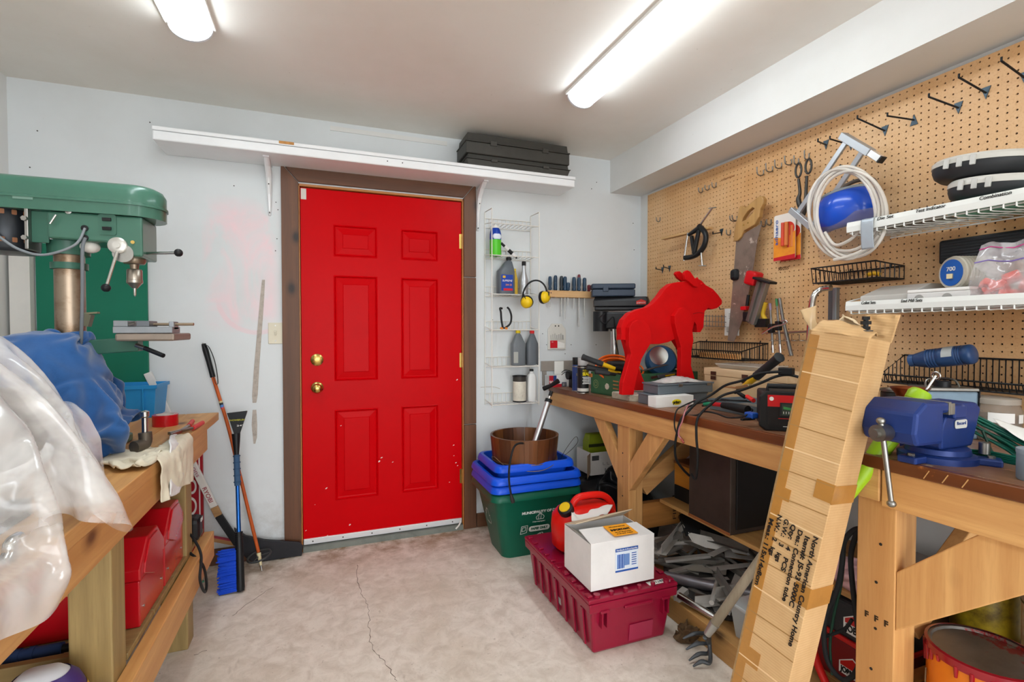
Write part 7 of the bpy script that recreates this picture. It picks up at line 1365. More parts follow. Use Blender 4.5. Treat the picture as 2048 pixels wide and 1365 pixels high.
t = tag(MB().box(zc(1120, 815, 1.45), (.03, .04, .022)).build('blue_plug', pm('#2050a8', .4), bev=.005), 'small blue plug lying by the battery charger', 'plug'); t = tag(MB().box(zc(1090, 848, 1.425), (.06, .012, .008)).build('black_clip', BLACK, bev=.002), 'flat black clip at the bench front edge', 'clip')
c0 = V((1.70, 1.62, bz(1.6))); t = thing('parts_tray', 'shallow grey tray behind the cables on the bench', 'tray', c0); open_box(1.61, 1.83, 1.47, 1.77, c0.z, c0.z + .045, taper=.006).build('tray', pm('#6f7a82', .4), t); MB().bx(1.63, 1.81, 1.5, 1.74, c0.z + .004, c0.z + .02).build('contents', pm('#8a8680', .5, .4, var=.4, vs=30, bump=.8, bs=60), t)
# ---- blue bench vise
VB = pm('#1c3576', .4, .2, var=.15, vs=10, wear='#6a78a4', wv=.67, ws=22); vy = .83; vz0 = zt(.83) + .0005; vt = thing('bench_vise', 'blue cast bench vise bolted to the bench front edge', 'vise', (1.5, vy, vz0))
MB().lathe([(.085, 0), (.085, .016), (.075, .02)], 32, o=(1.52, vy, vz0)).build('swivel_base', VB, vt, smooth=40)
for a_ in (-60, 60, 180):
    d = V((math.cos(math.radians(a_)), math.sin(math.radians(a_)), 0)); MB().bar(V((1.52, vy, vz0 + .009)) + d * .07, V((1.52, vy, vz0 + .009)) + d * .125, .045, .018).build('lug', VB, vt, bev=.004); MB().cyl(V((1.52, vy, vz0 + .018)) + d * .105, V((1.52, vy, vz0 + .024)) + d * .105, .008, 6).build('bolt', STEEL, vt)
MB().lathe([(.07, .021), (.068, .034), (.06, .038)], 30, o=(1.52, vy, vz0)).build('turntable', VB, vt, smooth=40)
MB().prism([(1.455, .038), (1.585, .038), (1.60, .075), (1.62, .135), (1.60, .152), (1.54, .152), (1.47, .12), (1.455, .09)], vy - .045, vy + .045, axis='y', M=Matrix.Translation((0, 0, vz0))).build('body', VB, vt, bev=.006)
MB().bx(1.475, 1.525, vy - .062, vy + .062, vz0 + .118, vz0 + .152).build('rear_jaw', VB, vt, bev=.004); MB().bx(1.462, 1.476, vy - .062, vy + .062, vz0 + .13, vz0 + .158).build('jaw_plate', pm('#8d8a84', .4, .7, bump=.8, bs=300), vt, bev=.001)
MB().prism([(1.33, .06), (1.43, .06), (1.43, .135), (1.452, .135), (1.452, .162), (1.36, .165), (1.325, .14), (1.318, .09)], vy - .064, vy + .064, axis='y', M=Matrix.Translation((0, 0, vz0))).build('front_jaw', VB, vt, bev=.008)
MB().bx(1.452, 1.4615, vy - .062, vy + .062, vz0 + .13, vz0 + .162).build('jaw_plate', pm('#8d8a84', .4, .7, bump=.8, bs=300), vt, bev=.001)
MB().bx(1.40, 1.56, vy - .03, vy + .03, vz0 + .055, vz0 + .112).build('slide', VB, vt, bev=.004); MB().cyl((1.27, vy, vz0 + .085), (1.42, vy, vz0 + .085), .011, 14).build('screw', STEEL, vt, smooth=40)
MB().cyl((1.283, vy, vz0 + .085), (1.318, vy, vz0 + .085), .021, 20).build('handle_hub', STEEL, vt, smooth=40)
a, b = V((1.297, vy - .0, vz0 + .115)), at(1783, 1008, X=1.30); hh = MB().tube([a, b], .0062, 12).build('handle_bar', STEEL, vt, smooth=60)
for e in (a, b): MB().sphere(e, (.0105, .0105, .009), 12, 8).build('handle_end', STEEL, hh, smooth=60)
MB().lathe([(.012, .034), (.012, .062), (.009, .064)], 14, o=(1.585, vy - .07, vz0 - .01)).build('lock_bolt', STEEL, vt, smooth=40)
MB().prism(rrect(.05, .022, .006, 3), 0, .001, frame((1.53, vy - .0465, vz0 + .1), XA, ZA)).build('maker_plate', pm('#c9c9c4', .4), vt); text(vt, 'Record', V((1.53, vy - .048, vz0 + .102)), XA, ZA, .009, pm('#24407e', .5), w=.036)
# ---- lime green tube
A, B = at(1700, 985, X=1.375), at(1834, 797, X=1.545); d = (B - A).normalized(); t = thing('green_nozzle', 'lime green plastic tube pointing up behind the vise jaw', 'nozzle', A); LG = pm('#9cc424', .35)
MB().tube([A - d * .05, A, A + (B - A) * .5, B], [.012, .018, .026, .026], 20).build('tube', LG, t, smooth=60); MB().tube([B - d * .01, B + d * .012, B + d * .022], [.027, .029, .024], 20).build('collar', LG, t, smooth=60)
u = d.cross(ZA).normalized(); MB().lathe([(.012, 0), (.004, .001)], 16, frame(B + d * .0225, u, d.cross(u))).build('mouth', pm('#3a4a10', .6), t)
# ---- tins and bottles behind the vise
z0 = bz(1.1)
def row_at(px, X): q = at(px, 800, X=X); return V((X, q.y, bz(q.y)))
c = row_at(1796, 1.86); t = can('wood_finish_tin', 'black tin with white script lettering behind the copper vase', 'tin', c, .05, .14, pm('#1d1b1a', .35)); text(t, 'than', c + V((-.036, -.0375, .11)), V((.72, -.69, 0)), ZA, .024, WHITE, w=.045, shear=.3); MB().lathe([(.0505, .02), (.0505, .05)], 28, caps=False).build('label_band', pm('#c8702c', .4), t, smooth=60, world=False)
c = row_at(1819, 1.72); t = thing('copper_vase', 'hammered copper vase with flared rim behind the vise', 'vase', c); CU = pm('#b0603c', .3, .9, var=.25, vs=20, bump=.8, bs=45)
MB().lathe([(.03, 0), (.036, .004), (.045, .05), (.045, .09), (.037, .115), (.033, .13), (.036, .142), (.05, .16), (.053, .163), (.049, .162), (.034, .142), (.03, .13), (.03, .06), (.003, .05)], 30).build('body', CU, t, smooth=60, world=False)
m = MB(); m.grid(lambda u_, v_: V((.0462 * math.cos(3.4 + u_ * 1.2), .0462 * math.sin(3.4 + u_ * 1.2), .055 + .04 * v_)), 8, 1); m.build('label', pm('#c4cad0', .5), t, smooth=60, world=False)
q = at(1884, 800, X=1.87); c = V((1.87, q.y, bz(q.y))); t = thing('solvent_can', 'blue-grey metal solvent can with round cap behind the vise', 'can', c); SC = pm('#7d93a4', .35, .5, var=.15)
F_ = Matrix.Translation(c) @ Matrix.Rotation(-.5, 4, 'Z'); MB().box((0, 0, .0755), (.15, .09, .15), F_).build('body', SC, t, bev=.006); MB().box((0, 0, .156), (.152, .092, .01), F_).build('top', STEEL, t, bev=.002); MB().box((.077, 0, .076), (.003, .092, .15), F_).build('side_panel', pm('#1c1a1c', .4), t)
MB().lathe([(.024, 0), (.024, .004), (.018, .006), (.016, .012)], 22, F_ @ frame((-.01, -.0455, .095), (1, 0, 0), (0, 0, 1))).build('round_badge', pm('#8d9a92', .4, .4), t, smooth=40); MB().lathe([(.022, .161), (.022, .178), (.018, .18)], 20, F_).build('cap', BLACK, t, smooth=40)
MB().tube(spline([F_ @ V((-.05, 0, .16)), F_ @ V((-.04, 0, .185)), F_ @ V((.03, 0, .185)), F_ @ V((.05, 0, .16))], 5), .003, 6).build('handle', STEEL, t, smooth=60)
a, b = at(1832, 812, X=1.72), at(1872, 752, X=1.76); t = thing('eye_bolt', 'long steel eye bolt leaning on the solvent can', 'bolt', a); MB().tube([a, b], .004, 8).build('rod', CHROME, t, smooth=60); MB().tube(arc(b, .011, 0, 350, 16, YA, ZA), .0035, 8).build('eye', CHROME, t, smooth=60)
c = row_at(1934, 2.0); t = thing('glue_bottle', 'dark bottle with red cone cap beside the glass jar', 'bottle', c); MB().lathe([(.022, 0), (.024, .004), (.024, .07), (.014, .085)], 20).build('body', pm('#5a2a26', .3), t, smooth=40, world=False); MB().lathe([(.018, .085), (.016, .1), (.005, .135), (.003, .136)], 18).build('cap', pm('#c8201c', .4), t, smooth=40, world=False)
c = row_at(1992, 1.97); t = thing('glass_jar', 'large clear glass jar with white label behind green cord', 'jar', c); GL = pm('#a99c8e', .1, alpha=.5)
MB().lathe([(.058, 0), (.062, .006), (.062, .095), (.055, .108), (.054, .118)], 30).build('glass', GL, t, smooth=40, world=False); MB().lathe([(.057, .114), (.057, .13), (.05, .133), (.003, .133)], 30).build('lid', pm('#b9b0a4', .2, alpha=.7), t, smooth=40, world=False); MB().lathe([(.058, .004), (.058, .075), (.03, .08), (.003, .08)], 24).build('contents', pm('#4a2e28', .6, var=.3, vs=30), t, world=False)
m = MB(); m.grid(lambda u_, v_: V((.0632 * math.cos(3.3 + u_ * 1.0), .0632 * math.sin(3.3 + u_ * 1.0), .06 + .03 * v_)), 8, 1); m.build('label', PAPER, t, smooth=60, world=False); m = MB(); m.grid(lambda u_, v_: V((.0632 * math.cos(4.5 + u_ * .35), .0632 * math.sin(4.5 + u_ * .35), .06 + .026 * v_)), 5, 1); m.build('label', PAPER, t, smooth=60, world=False)
for px, X_, lb_, cl in ((1757, 1.92, 'small jar with white label behind the torn carton', '#6e6259'), (1776, 1.98, 'small grey jar beside the black tin', '#8a8278')):
    c = row_at(px, X_); t = thing('small_jar', lb_, 'jar', c); MB().lathe([(.026, 0), (.028, .004), (.028, .05), (.024, .056)], 22).build('glass', pm(cl, .2), t, smooth=40, world=False); MB().lathe([(.026, .056), (.026, .068), (.02, .07)], 22).build('lid', pm('#a9a49c', .4, .5), t, smooth=40, world=False); m = MB(); m.grid(lambda u_, v_: V((.0286 * math.cos(3.1 + u_ * 1.4), .0286 * math.sin(3.1 + u_ * 1.4), .012 + .026 * v_)), 8, 1); m.build('label', PAPER, t, smooth=60, world=False)
# ---- green extension cord bundle
t = thing('extension_cord', 'bundled green extension cord lying across the bench', 'cord', V((1.75, .8, bz(.8)))); EG = pm('#11614e', .4); rg_ = random.Random(9)
for k in range(9):
    dz = rg_.uniform(-5, 5); pts = [(1846 + k * 3, 802 + k * 1.5 + dz, 1.74), (1880, 806 + k * 3 + dz, 1.72), (1925, 822 + k * 4 + dz * .6, 1.7), (1965, 838 + k * 4.5 - dz, 1.68), (2010, 862 + k * 4.5, 1.66), (2060, 890 + k * 5 + dz, 1.64), (2120, 915 + k * 4, 1.62)]
    MB().tube(spline([at(x, y, X=X_ - .006 * (k % 3)) for x, y, X_ in pts], 6), .0036, 8).build('strand', EG, t, smooth=60)
for k in range(5):
    pts = [(1890 + 6 * k, 892 + 5 * k, 1.6), (1935, 900 + 5 * k, 1.62), (1985, 906 + 4 * k, 1.61), (2030, 915 + 3.5 * k, 1.6), (2090, 925 + 3 * k, 1.58)]
    p = [at(x, y, X=X_) for x, y, X_ in pts]; p = [V((q.x, q.y, max(q.z, bz(q.y) + .004 + .001 * k))) for q in p]; MB().tube(spline(p, 6), .0036, 8).build('strand', EG, t, smooth=60)
for pts in ([(1936, 848), (1940, 868), (1932, 885), (1935, 900), (1952, 908)], [(1965, 862), (1975, 885), (1985, 905), (2010, 920)]): MB().tube(spline([at(x, y, X=1.62) for x, y in pts], 6), .0036, 8).build('strand', pm('#1b3a2e', .4), t, smooth=60)
rows = [[at(x, y, X=X_) for x, y in r] for r, X_ in (([(1986, 838), (2010, 846), (2050, 858), (2090, 862)], 1.72), ([(1998, 850), (2020, 862), (2055, 874), (2090, 880)], 1.66), ([(2010, 858), (2030, 872), (2060, 888), (2090, 898)], 1.62))]
o = sheet(rows, 5, .002, 10, 4).build('paper_sheet', PAPER, None, smooth=60, solid=.001); tag(o, 'curled white paper sheet lying on the green cord', 'paper')
q = at(2044, 950, X=1.50); t = thing('grey_canister', 'short grey plastic canister at the bench front edge', 'canister', V((1.5, q.y - .03, bz(q.y)))); MB().lathe([(.036, 0), (.038, .003), (.038, .06)], 26).build('body', pm('#7e8a94', .5), t, smooth=40, world=False); MB().lathe([(.039, .06), (.039, .07), (.03, .072)], 26).build('lid', pm('#8a959e', .5), t, smooth=40, world=False)
q = at(1922, 890, X=1.66); t = tag(MB().bar(V((1.66, q.y + .04, bz(q.y) + .008)), V((1.66, q.y - .04, bz(q.y) + .008)), .02, .014).build('foam_strip', pm('#cfc9bf', .7), bev=.003), 'pale foam strip lying behind the vise', 'strip')
# ================================================================ UNDER THE LONG BENCH
# ---- light bulb carton on black bags
o = heap('rubbish_bag', pm('#222325', .25, var=.3, vs=12), (1.72, 2.74, .001), (.24, .22), .33, 6, .03, 14, flat=.35); tag(o, 'crumpled black plastic bag under the far end of the bench', 'bag')
c0, c1 = at(1181, 932, Y=2.72), at(1228, 930, Y=2.72); z0, z1 = .338, .338 + (at(1200, 885, Y=2.72).z - at(1200, 930, Y=2.72).z)
t = thing('bulb_carton', 'open white carton marked 100 under the far end of the bench', 'box', ((c0.x + c1.x) / 2, 2.78, z0)); open_box(c0.x, c0.x + .2, 2.72, 2.9, z0, z1, th=.004).build('carton', pm('#d6d3ce', .7, var=.05), t)
MB().loft([[V((c0.x, 2.72, z0 + .02)), V((c0.x - .055, 2.66, z0)), V((c0.x - .055, 2.66, z1 - .0)), V((c0.x, 2.72, z1))], [V((c0.x, 2.724, z0 + .02)), V((c0.x - .055, 2.664, z0)), V((c0.x - .055, 2.664, z1)), V((c0.x, 2.724, z1))]]).build('open_flap', pm('#b9a084', .8), t)
text(t, '100', V((c0.x + .13, 2.7192, z0 + .025)), XA, ZA, .024, pm('#6a6a6a', .6), w=.06)
for k in range(3): MB().tube([(c0.x + .09 + k * .03, 2.7195, z0 + .075), (c0.x + .09 + k * .03, 2.7195, z0 + .06), (c0.x + .105 + k * .03, 2.7195, z0 + .06)], .0012, 5).build('printed_mark', pm('#6a6a6a', .6), t)
MB().bx(c0.x + .01, c0.x + .06, 2.719, 2.7196, z1 - .05, z1 - .02).build('printed_panel', pm('#4a4a4a', .6), t)
t = thing('lime_pouch', 'lime green pouch standing on the white bulb carton', 'pouch', (c0.x + .1, 2.83, z0 + .0045)); MB().loft([[V((c0.x + .02 + e, 2.78 + e, z)), V((c0.x + .17 - e, 2.78 + e, z)), V((c0.x + .17 - e, 2.86 - e, z)), V((c0.x + .02 + e, 2.86 - e, z))] for z, e in ((z0 + .005, 0), (z1 + .05, .0), (z1 + .1, .012))]).build('pouch', pm('#7d8a14', .5, var=.2), t, bev=.006); MB().bx(c0.x + .02, c0.x + .17, 2.779, 2.7795, z1 + .02, z1 + .04).build('dark_band', pm('#2a2e10', .6), t)
# ---- orange wood and black box
t = thing('two_tone_box', 'orange stained wooden box with black lower half under the bench', 'box', (1.8, 2.06, .3785)); MB().bx(1.70, 1.93, 1.96, 2.105, .3785, .45).build('lower_part', pm('#1b1c1e', .5), t, bev=.003); MB().bx(1.70, 1.93, 1.96, 2.105, .451, .56).build('upper_part', wood('#d08a30', '#a8621c', 'y', .4, 18, 0), t, bev=.003); MB().bx(1.697, 1.933, 1.957, 2.108, .561, .575).build('lid', wood('#8a5424', '#5a3414', 'y', .4, 18, 0), t, bev=.002)
# ---- dark steel cabinet
DKS = pm('#4a3f38', .5, .4, var=.25, vs=7, wear='#8a5a3a', wv=.68, ws=9); t = thing('steel_cabinet', 'rusty dark brown steel cabinet on the bench shelf', 'cabinet', (1.77, 1.74, .3785)); MB().bx(1.602, 1.93, 1.625, 1.88, .3785, .755).build('shell', DKS, t, bev=.004); MB().bx(1.63, 1.91, 1.617, 1.625, .4, .735).build('door', pm('#1d1a19', .5, .3), t, bev=.003); MB().cyl((1.86, 1.6, .45), (1.86, 1.617, .45), .014, 16).build('knob', BLACK, t, smooth=40)
for p in ((1.601, 1.628),): MB().bx(1.6005, 1.6022, 1.625, 1.88, .3785, .39).build('rust_edge', pm('#9a5c34', .8, var=.3), t)
# ---- black foam slab and scrap metal
SM = pm('#bab6b0', .5, .35, var=.15, vs=8); SD = pm('#77726c', .5, .4, var=.3, vs=10)
def plate(pix, name, label, mat, cat='scrap metal', th=.003, holes=None):
    """flat sheet piece: pixel corners each with its own height above the floor"""
    P4 = [at(x, y, Z=z) for x, y, z in pix]; o = sum(P4, V()) / len(P4); F_ = frame(o, P4[1] - P4[0], P4[-1] - P4[0]); I_ = F_.inverted(); pl = [((I_ @ p).x, (I_ @ p).y) for p in P4]
    hs = []
    if holes:
        for u, v, a, b in holes:
            k = lambda s, t_: V(P4[0]).lerp(P4[1], s).lerp(V(P4[3]).lerp(P4[2], s), t_); hs.append([((I_ @ k(u + a * math.cos(q), v + b * math.sin(q))).x, (I_ @ k(u + a * math.cos(q), v + b * math.sin(q))).y) for q in [2 * PI * i / 16 for i in range(16)]])
    m = MB(); (m.holed(pl, hs, 0, th, F_) if hs else m.prism(pl, 0, th, F_)); return tag(m.build(name, mat), label, cat, 'scrap metal under the bench')
o = plate([(1345, 992, .30), (1388, 988, .30), (1452, 1060, .26), (1372, 1062, .26)], 'foam_slab', 'matte black foam slab lying on the scrap metal', pm('#1f2021', .85), 'slab', .03); o['group'] = None; del o['group']
plate([(1372, 1064, .25), (1500, 1092, .24), (1500, 1112, .20), (1390, 1092, .2)], 'bent_sheet', 'bright bent gutter sheet on top of the scrap pile', SM)
plate([(1364, 1050, .27), (1376, 1066, .25), (1394, 1092, .2), (1378, 1080, .2)], 'sheet_end', 'folded end of the gutter sheet below the black slab', SM)
plate([(1448, 1086, .22), (1522, 1094, .22), (1520, 1122, .2), (1450, 1114, .2)], 'slotted_plate', 'grey slotted steel plate beside the cardboard tube', SM, holes=[(.5, .5, .3, .28)])
plate([(1372, 1140, .14), (1450, 1096, .15), (1456, 1122, .14), (1452, 1150, .13)], 'steel_sheet', 'pale triangular steel sheet in the scrap pile', pm('#b3ada2', .5, .4, var=.15))
def bars(p, q_, w_, h_, name, label, mat): a, b = at(*p[:2], Z=p[2]), at(*q_[:2], Z=q_[2]); return tag(MB().bar(a, b, w_, h_).build(name, mat, bev=.001), label, 'scrap metal', 'scrap metal under the bench')
for k, (p, q_, w_, h_, lb_, mt) in enumerate((((1316, 1120, .14), (1432, 1124, .16), .022, .018, 'long flat steel bar across the scrap pile', SD), ((1330, 1122, .15), (1420, 1112, .18), .03, .012, 'wide grey bar near the white carton', SM), ((1340, 1146, .12), (1450, 1118, .15), .026, .014, 'grey angle bar crossing the scrap pile', SM), ((1345, 1152, .11), (1440, 1132, .13), .02, .012, 'slim dark bar below the angle bar', SD), ((1310, 1090, .2), (1362, 1070, .23), .03, .03, 'dark channel piece behind the white carton', SD), ((1312, 1110, .16), (1372, 1050, .25), .03, .008, 'tilted grey strip behind the white carton', SM), ((1352, 1200, .1), (1372, 1182, .12), .03, .03, 'square steel block on the floor rail', SM), ((1470, 1072, .26), (1515, 1120, .2), .02, .006, 'slotted thin bar leaning on the pile', SD), ((1450, 1078, .26), (1478, 1072, .27), .01, .01, 'short bright rod by the slotted bar', CHROME), ((1360, 1190, .1), (1470, 1220, .1), .03, .02, 'dark steel channel under the grey pipe', SD), ((1390, 1192, .12), (1480, 1206, .12), .024, .01, 'brown steel strip under the grey pipe', pm('#5a463a', .5, .5, var=.3)))): bars(p, q_, w_, h_, 'steel_bar', lb_, mt)
def pipe(p, q_, r, label, mat, name='metal_pipe'): a, b = at(*p[:2], Z=p[2]), at(*q_[:2], Z=q_[2]); return tag(MB().tube([a, b], r, 18).build(name, mat, None, smooth=60), label, 'pipe')
pipe((1330, 1154, .13), (1520, 1192, .16), .024, 'thick grey pipe lying across the scrap pile', pm('#7d7a80', .35, .6, var=.15)); pipe((1358, 1192, .125), (1430, 1236, .11), .0145, 'bright chrome tube lying along the floor rail', CHROME); pipe((1380, 1178, .11), (1490, 1240, .11), .012, 'dark tube between chrome tube and grey pipe', SD); pipe((1332, 1106, .17), (1362, 1092, .19), .014, 'short dark pipe stub beside the white carton', SD)
pipe((1494, 1198, .2), (1500, 1230, .12), .012, 'short red rod behind the cultivator handle', pm('#c4201c', .4))
o = heap('scrap_heap', pm('#3b3836', .7, var=.4, vs=20), (1.7, 1.75, .079), (.24, .3), .03, 9, .008, 40, flat=.4); tag(o, 'dark tangle of small scrap beneath the metal pieces', 'scrap'); o['kind'] = 'stuff'
o = heap('rag_heap', pm('#2c2a2a', .9, var=.3), (1.66, 2.5, .001), (.2, .16), .2, 6, .02, 17, flat=.4); tag(o, 'dark rag heap under the bench behind the fuel can', 'rag')
rs_ = random.Random(77)
for k in range(26):
    c = V((rs_.uniform(1.5, 1.86), rs_.uniform(1.56, 2.05), .095 + .0055 * k)); a_ = rs_.uniform(-.6, .6) + (PI / 2 if k % 2 else .2); L = rs_.uniform(.09, .2); d = V((math.cos(a_), math.sin(a_), rs_.uniform(-.08, .08))) * L; m = MB()
    w_ = rs_.uniform(.02, .045)
    if k % 3 == 0: m.bar(c - d, c + d, w_, .003)
    elif k % 3 == 1: m.bar(c - d, c + d, w_, .003); m.bar(c - d + V((0, 0, w_ / 2)), c + d + V((0, 0, w_ / 2)), .003, w_)
    else: m.tube([c - d, c + d], w_ * .3, 12)
    tag(m.build(('steel_strip', 'angle_iron', 'steel_tube')[k % 3], (SM, SD, SM, pm('#8a8884', .45, .5, var=.2))[k % 4]), ('loose flat steel strip within the scrap metal pile', 'loose angle iron offcut within the scrap metal pile', 'loose steel tube offcut within the scrap metal pile')[k % 3], 'scrap metal', 'loose offcuts in the scrap pile')
# ---- clear storage box
c = at(1455, 1300, Z=.08); t = thing('clear_box', 'clear plastic storage box with lid under the bench rail', 'box', V((1.56, 1.36, .0785))); x0, x1, y0, y1 = 1.452, 1.66, 1.25, 1.47; CB = pm('#cdd0ce', .12, alpha=.45)
open_box(x0, x1, y0, y1, .0785, .2, taper=.015).build('tub', CB, t, bev=.006); MB().bx(x0 - .008, x1 + .008, y0 - .008, y1 + .008, .2, .214).build('lid', pm('#d3d5d3', .15, alpha=.55), t, bev=.006); MB().bx(x0 + .02, x1 - .02, y0 + .02, y1 - .02, .084, .15).build('contents', pm('#6a6866', .5, var=.4, vs=22, bump=.6, bs=50), t); MB().box((x0 + .03, y0 + .03, .11), (.02, .02, .02), rot=(.4, .5, .2)).build('red_piece', pm('#d02a38', .4), t)
# ---- garden cultivator
t = thing('garden_cultivator', 'garden cultivator with worn wooden handle leaning beside the cardboard tube', 'cultivator', at(1400, 1320, Z=.0)); A = at(1424, 1256, X=1.33); B = at(1540, 1092, X=1.46); d = (B - A).normalized()
MB().tube([A, A + (B - A) * .3, B + d * .08], [.0165, .0165, .0155], 14).build('handle', wood('#a89a84', '#6e6250', 'z', .8, 24, 0), t, smooth=60); MB().tube([A - d * .035, A + d * .02], [.013, .0185], 14).build('ferrule', pm('#b4b4b0', .35, .7), t, smooth=60)
h = A - d * .05
for k, (px, py, zz) in enumerate(((1366, 1278, .05), (1372, 1300, .03), (1378, 1322, .012), (1386, 1334, .008))):
    tip = at(px, py, Z=zz); el = at(1414 + 2 * k, 1268 + k * 19, Z=zz + .012); MB().tube(spline([h, at(1418, 1264 + k * 8, Z=.11 - .018 * k), el, (el + tip) / 2 + V((0, 0, .01)), tip], 5), [.0075] * 17 + [.006, .005, .004, .003], 8).build('tine', pm('#565a5e', .45, .6, var=.2), t, smooth=60)
o = heap('soil_clump', pm('#5c4630', .95, var=.5, vs=40, bump=1, bs=60), at(1378, 1286, Z=.0) + V((0, .02, .001)), (.04, .03), .035, 12, .014, 51, 60, 30, wd=.07); tag(o, 'clump of dried roots and soil beside the cultivator tines', 'soil')
# ---- boxes and hoses right of the cardboard tube
t = thing('portable_tool_box', 'black and red portable tool box with house logo under the bench', 'tool box', V((1.7, 1.11, .0785))); x0 = 1.60; 
def jb(px, py, X=x0): return at(px, py, X=X)
yq0, yq1 = jb(1722, 1200).y, jb(1632, 1200).y; zt0 = jb(1680, 1165).z; zb0 = jb(1680, 1235).z
MB().bx(x0, x0 + .2, .99, 1.24, .235, .355).build('upper_case', pm('#232427', .45), t, bev=.01); MB().bx(x0 - .004, x0 + .2, .99, 1.24, .22, .2355).build('red_trim', pm('#c4201c', .4), t, bev=.003); MB().bx(x0 + .003, x0 + .2, .992, 1.238, .0785, .22).build('lower_case', pm('#7a1a1c', .35), t, bev=.008)
def logo(y, z, s, X):
    F_ = frame((X, y, z), (0, -1, 0), ZA); MB().prism([(-.05 * s, -.03 * s), (.05 * s, -.03 * s), (.05 * s, .012 * s), (0, .045 * s), (-.05 * s, .012 * s)], 0, .001, F_).build('logo_panel', WHITE, t); MB().prism([(-.045 * s, .0), (.045 * s, .0), (.045 * s, .012 * s), (0, .04 * s), (-.045 * s, .012 * s)], .001, .0016, F_).build('logo_roof', pm('#c4201c', .4), t); text(t, 'JOBMATE', F_ @ V((0, -.014 * s, .0018)), (0, -1, 0), ZA, .02 * s, INK, w=.088 * s, bold=.001)
logo(1.075, .29, 1.1, x0 - .001); logo(1.1, .14, .9, x0 + .002)
MB().bx(x0 + .0015, x0 + .003, 1.0, 1.06, .09, .17).build('spec_label', pm('#d8d4cc', .5), t); MB().bx(x0 + .0008, x0 + .0015, 1.005, 1.055, .15, .165).build('warning_strip', pm('#e08a20', .5), t)
t = tag(MB().tube(spline([at(1622, 1280, X=1.54), at(1634, 1325, X=1.53), at(1655, 1375, X=1.51)], 4), .013, 12).build('red_pipe', pm('#c8201c', .35), None, smooth=60), 'short red pipe standing in front of the portable tool box', 'pipe')
t = thing('drain_hose', 'black hoses looping down beside the bench leg', 'hose', at(1700, 1350, X=1.5)); X_ = 1.46
for pts, r, mt in (([(1722, 1058), (1706, 1062), (1688, 1085), (1684, 1130), (1674, 1180), (1652, 1230), (1648, 1275), (1656, 1325), (1685, 1360), (1712, 1345), (1720, 1300), (1712, 1230), (1704, 1160), (1702, 1110), (1712, 1072), (1724, 1062)], .0075, RUBBER), ([(1678, 1048), (1678, 1090), (1686, 1130), (1680, 1180), (1668, 1230), (1660, 1290), (1664, 1350)], .0042, pm('#173a2c', .4)), ([(1648, 1275), (1668, 1268), (1690, 1258), (1704, 1240)], .005, RUBBER)): MB().tube(spline([at(x, y, X=X_ + .012 * (r < .007)) for x, y in pts], 6), r, 10).build('hose', mt, t, smooth=60)
o = heap('pink_bag', pm('#e2b8ba', .4, var=.15, vs=20), V((1.70, 1.13, .379)), (.07, .09), .085, 6, .012, 61, 60, 30); tag(o, 'crumpled pink plastic bag on the portable tool box', 'bag')
# ---- paint cans at the near end
MB().bx(1.84, 2.045, .3, 1.35, .262, .28).build('low_shelf_board', wood('#8a6a42', '#5a4022', 'y', .6, 18), bn, bev=.002)
for y in (.36, 1.28): MB().bx(1.86, 2.04, y, y + .04, .0785, .2615).build('low_shelf_support', wood('#8a6a42', '#5a4022', 'z', .6, 18), bn, bev=.002)
OC = pm('#e07a1c', .35, var=.08); c = V((1.615, .765, .0785)); t = can('paint_pail', 'large orange and cream paint pail with red drips and steel lid', 'pail', c, .118, .33, OC, lid=pm('#6e6a66', .35, .6, var=.3, wear='#7a1c20', wv=.56, ws=9))
MB().lathe([(.1185, .0), (.1185, .19), (.1183, .2)], 36, caps=False).build('cream_band', pm('#dcd2c2', .4, var=.1), t, smooth=60, world=False)
MB().lathe([(.1225, .312), (.1235, .322), (.1225, .332), (.115, .334)], 36, caps=False).build('red_rim', pm('#8e1420', .25, coat=.4), t, smooth=60, world=False); m = MB(); rd = random.Random(2)
for k in range(22):
    a_ = 2 * PI * k / 22 + rd.uniform(-.1, .1); L = rd.uniform(.015, .06); d = V((math.cos(a_), math.sin(a_), 0)); MB().tube([c + d * .1195 + V((0, 0, .318)), c + d * .1195 + V((0, 0, .318 - L * .7)), c + d * .1195 + V((0, 0, .318 - L))], [.006, .0045, .0035], 6).build('paint_drip', pm('#a01420', .25, coat=.4), t, smooth=60)
for a0, a1, z0_, z1_, cl in ((3.5, 4.4, .27, .295, '#8a9ab4'),):
    m = MB(); m.grid(lambda u_, v_: V((.1192 * math.cos(a0 + (a1 - a0) * u_), .1192 * math.sin(a0 + (a1 - a0) * u_), z0_ + (z1_ - z0_) * v_)), 12, 1); m.build('print_band', pm(cl, .4), t, smooth=60, world=False)
dv = V((-.72, -.69, 0)); rt = V((.69, -.72, 0)); MB().prism(rrect(.085, .026, .003, 2), 0, .002, frame(c + dv * .119 + V((0, 0, .282)), rt, ZA)).build('brand_panel', pm('#26303a', .4), t); text(t, 'DEVOE', c + dv * .1215 + V((0, 0, .282)), rt, ZA, .018, WHITE, w=.072, bold=.001); text(t, 'COATINGS', c + dv * .1215 + V((0, 0, .259)), rt, ZA, .011, pm('#c8281c', .5), w=.07, bold=.0006); text(t, 'DEVOE', c + dv * .1225 - rt * .03 + V((0, 0, .222)), rt, ZA, .032, pm('#3a4a5c', .5), w=.13, bold=.002)
MB().tube(arc(c + V((0, 0, .24)), .125, 200, 340, 18, rt, V((dv.x * .35, dv.y * .35, .9)) * -1) if False else spline([c + rt * -.121 + V((0, 0, .25)), c + rt * -.128 + dv * .04 + V((0, 0, .2)), c + rt * -.1 + dv * .09 + V((0, 0, .12))], 5), .0022, 6).build('bail_wire', STEEL, t, smooth=60)
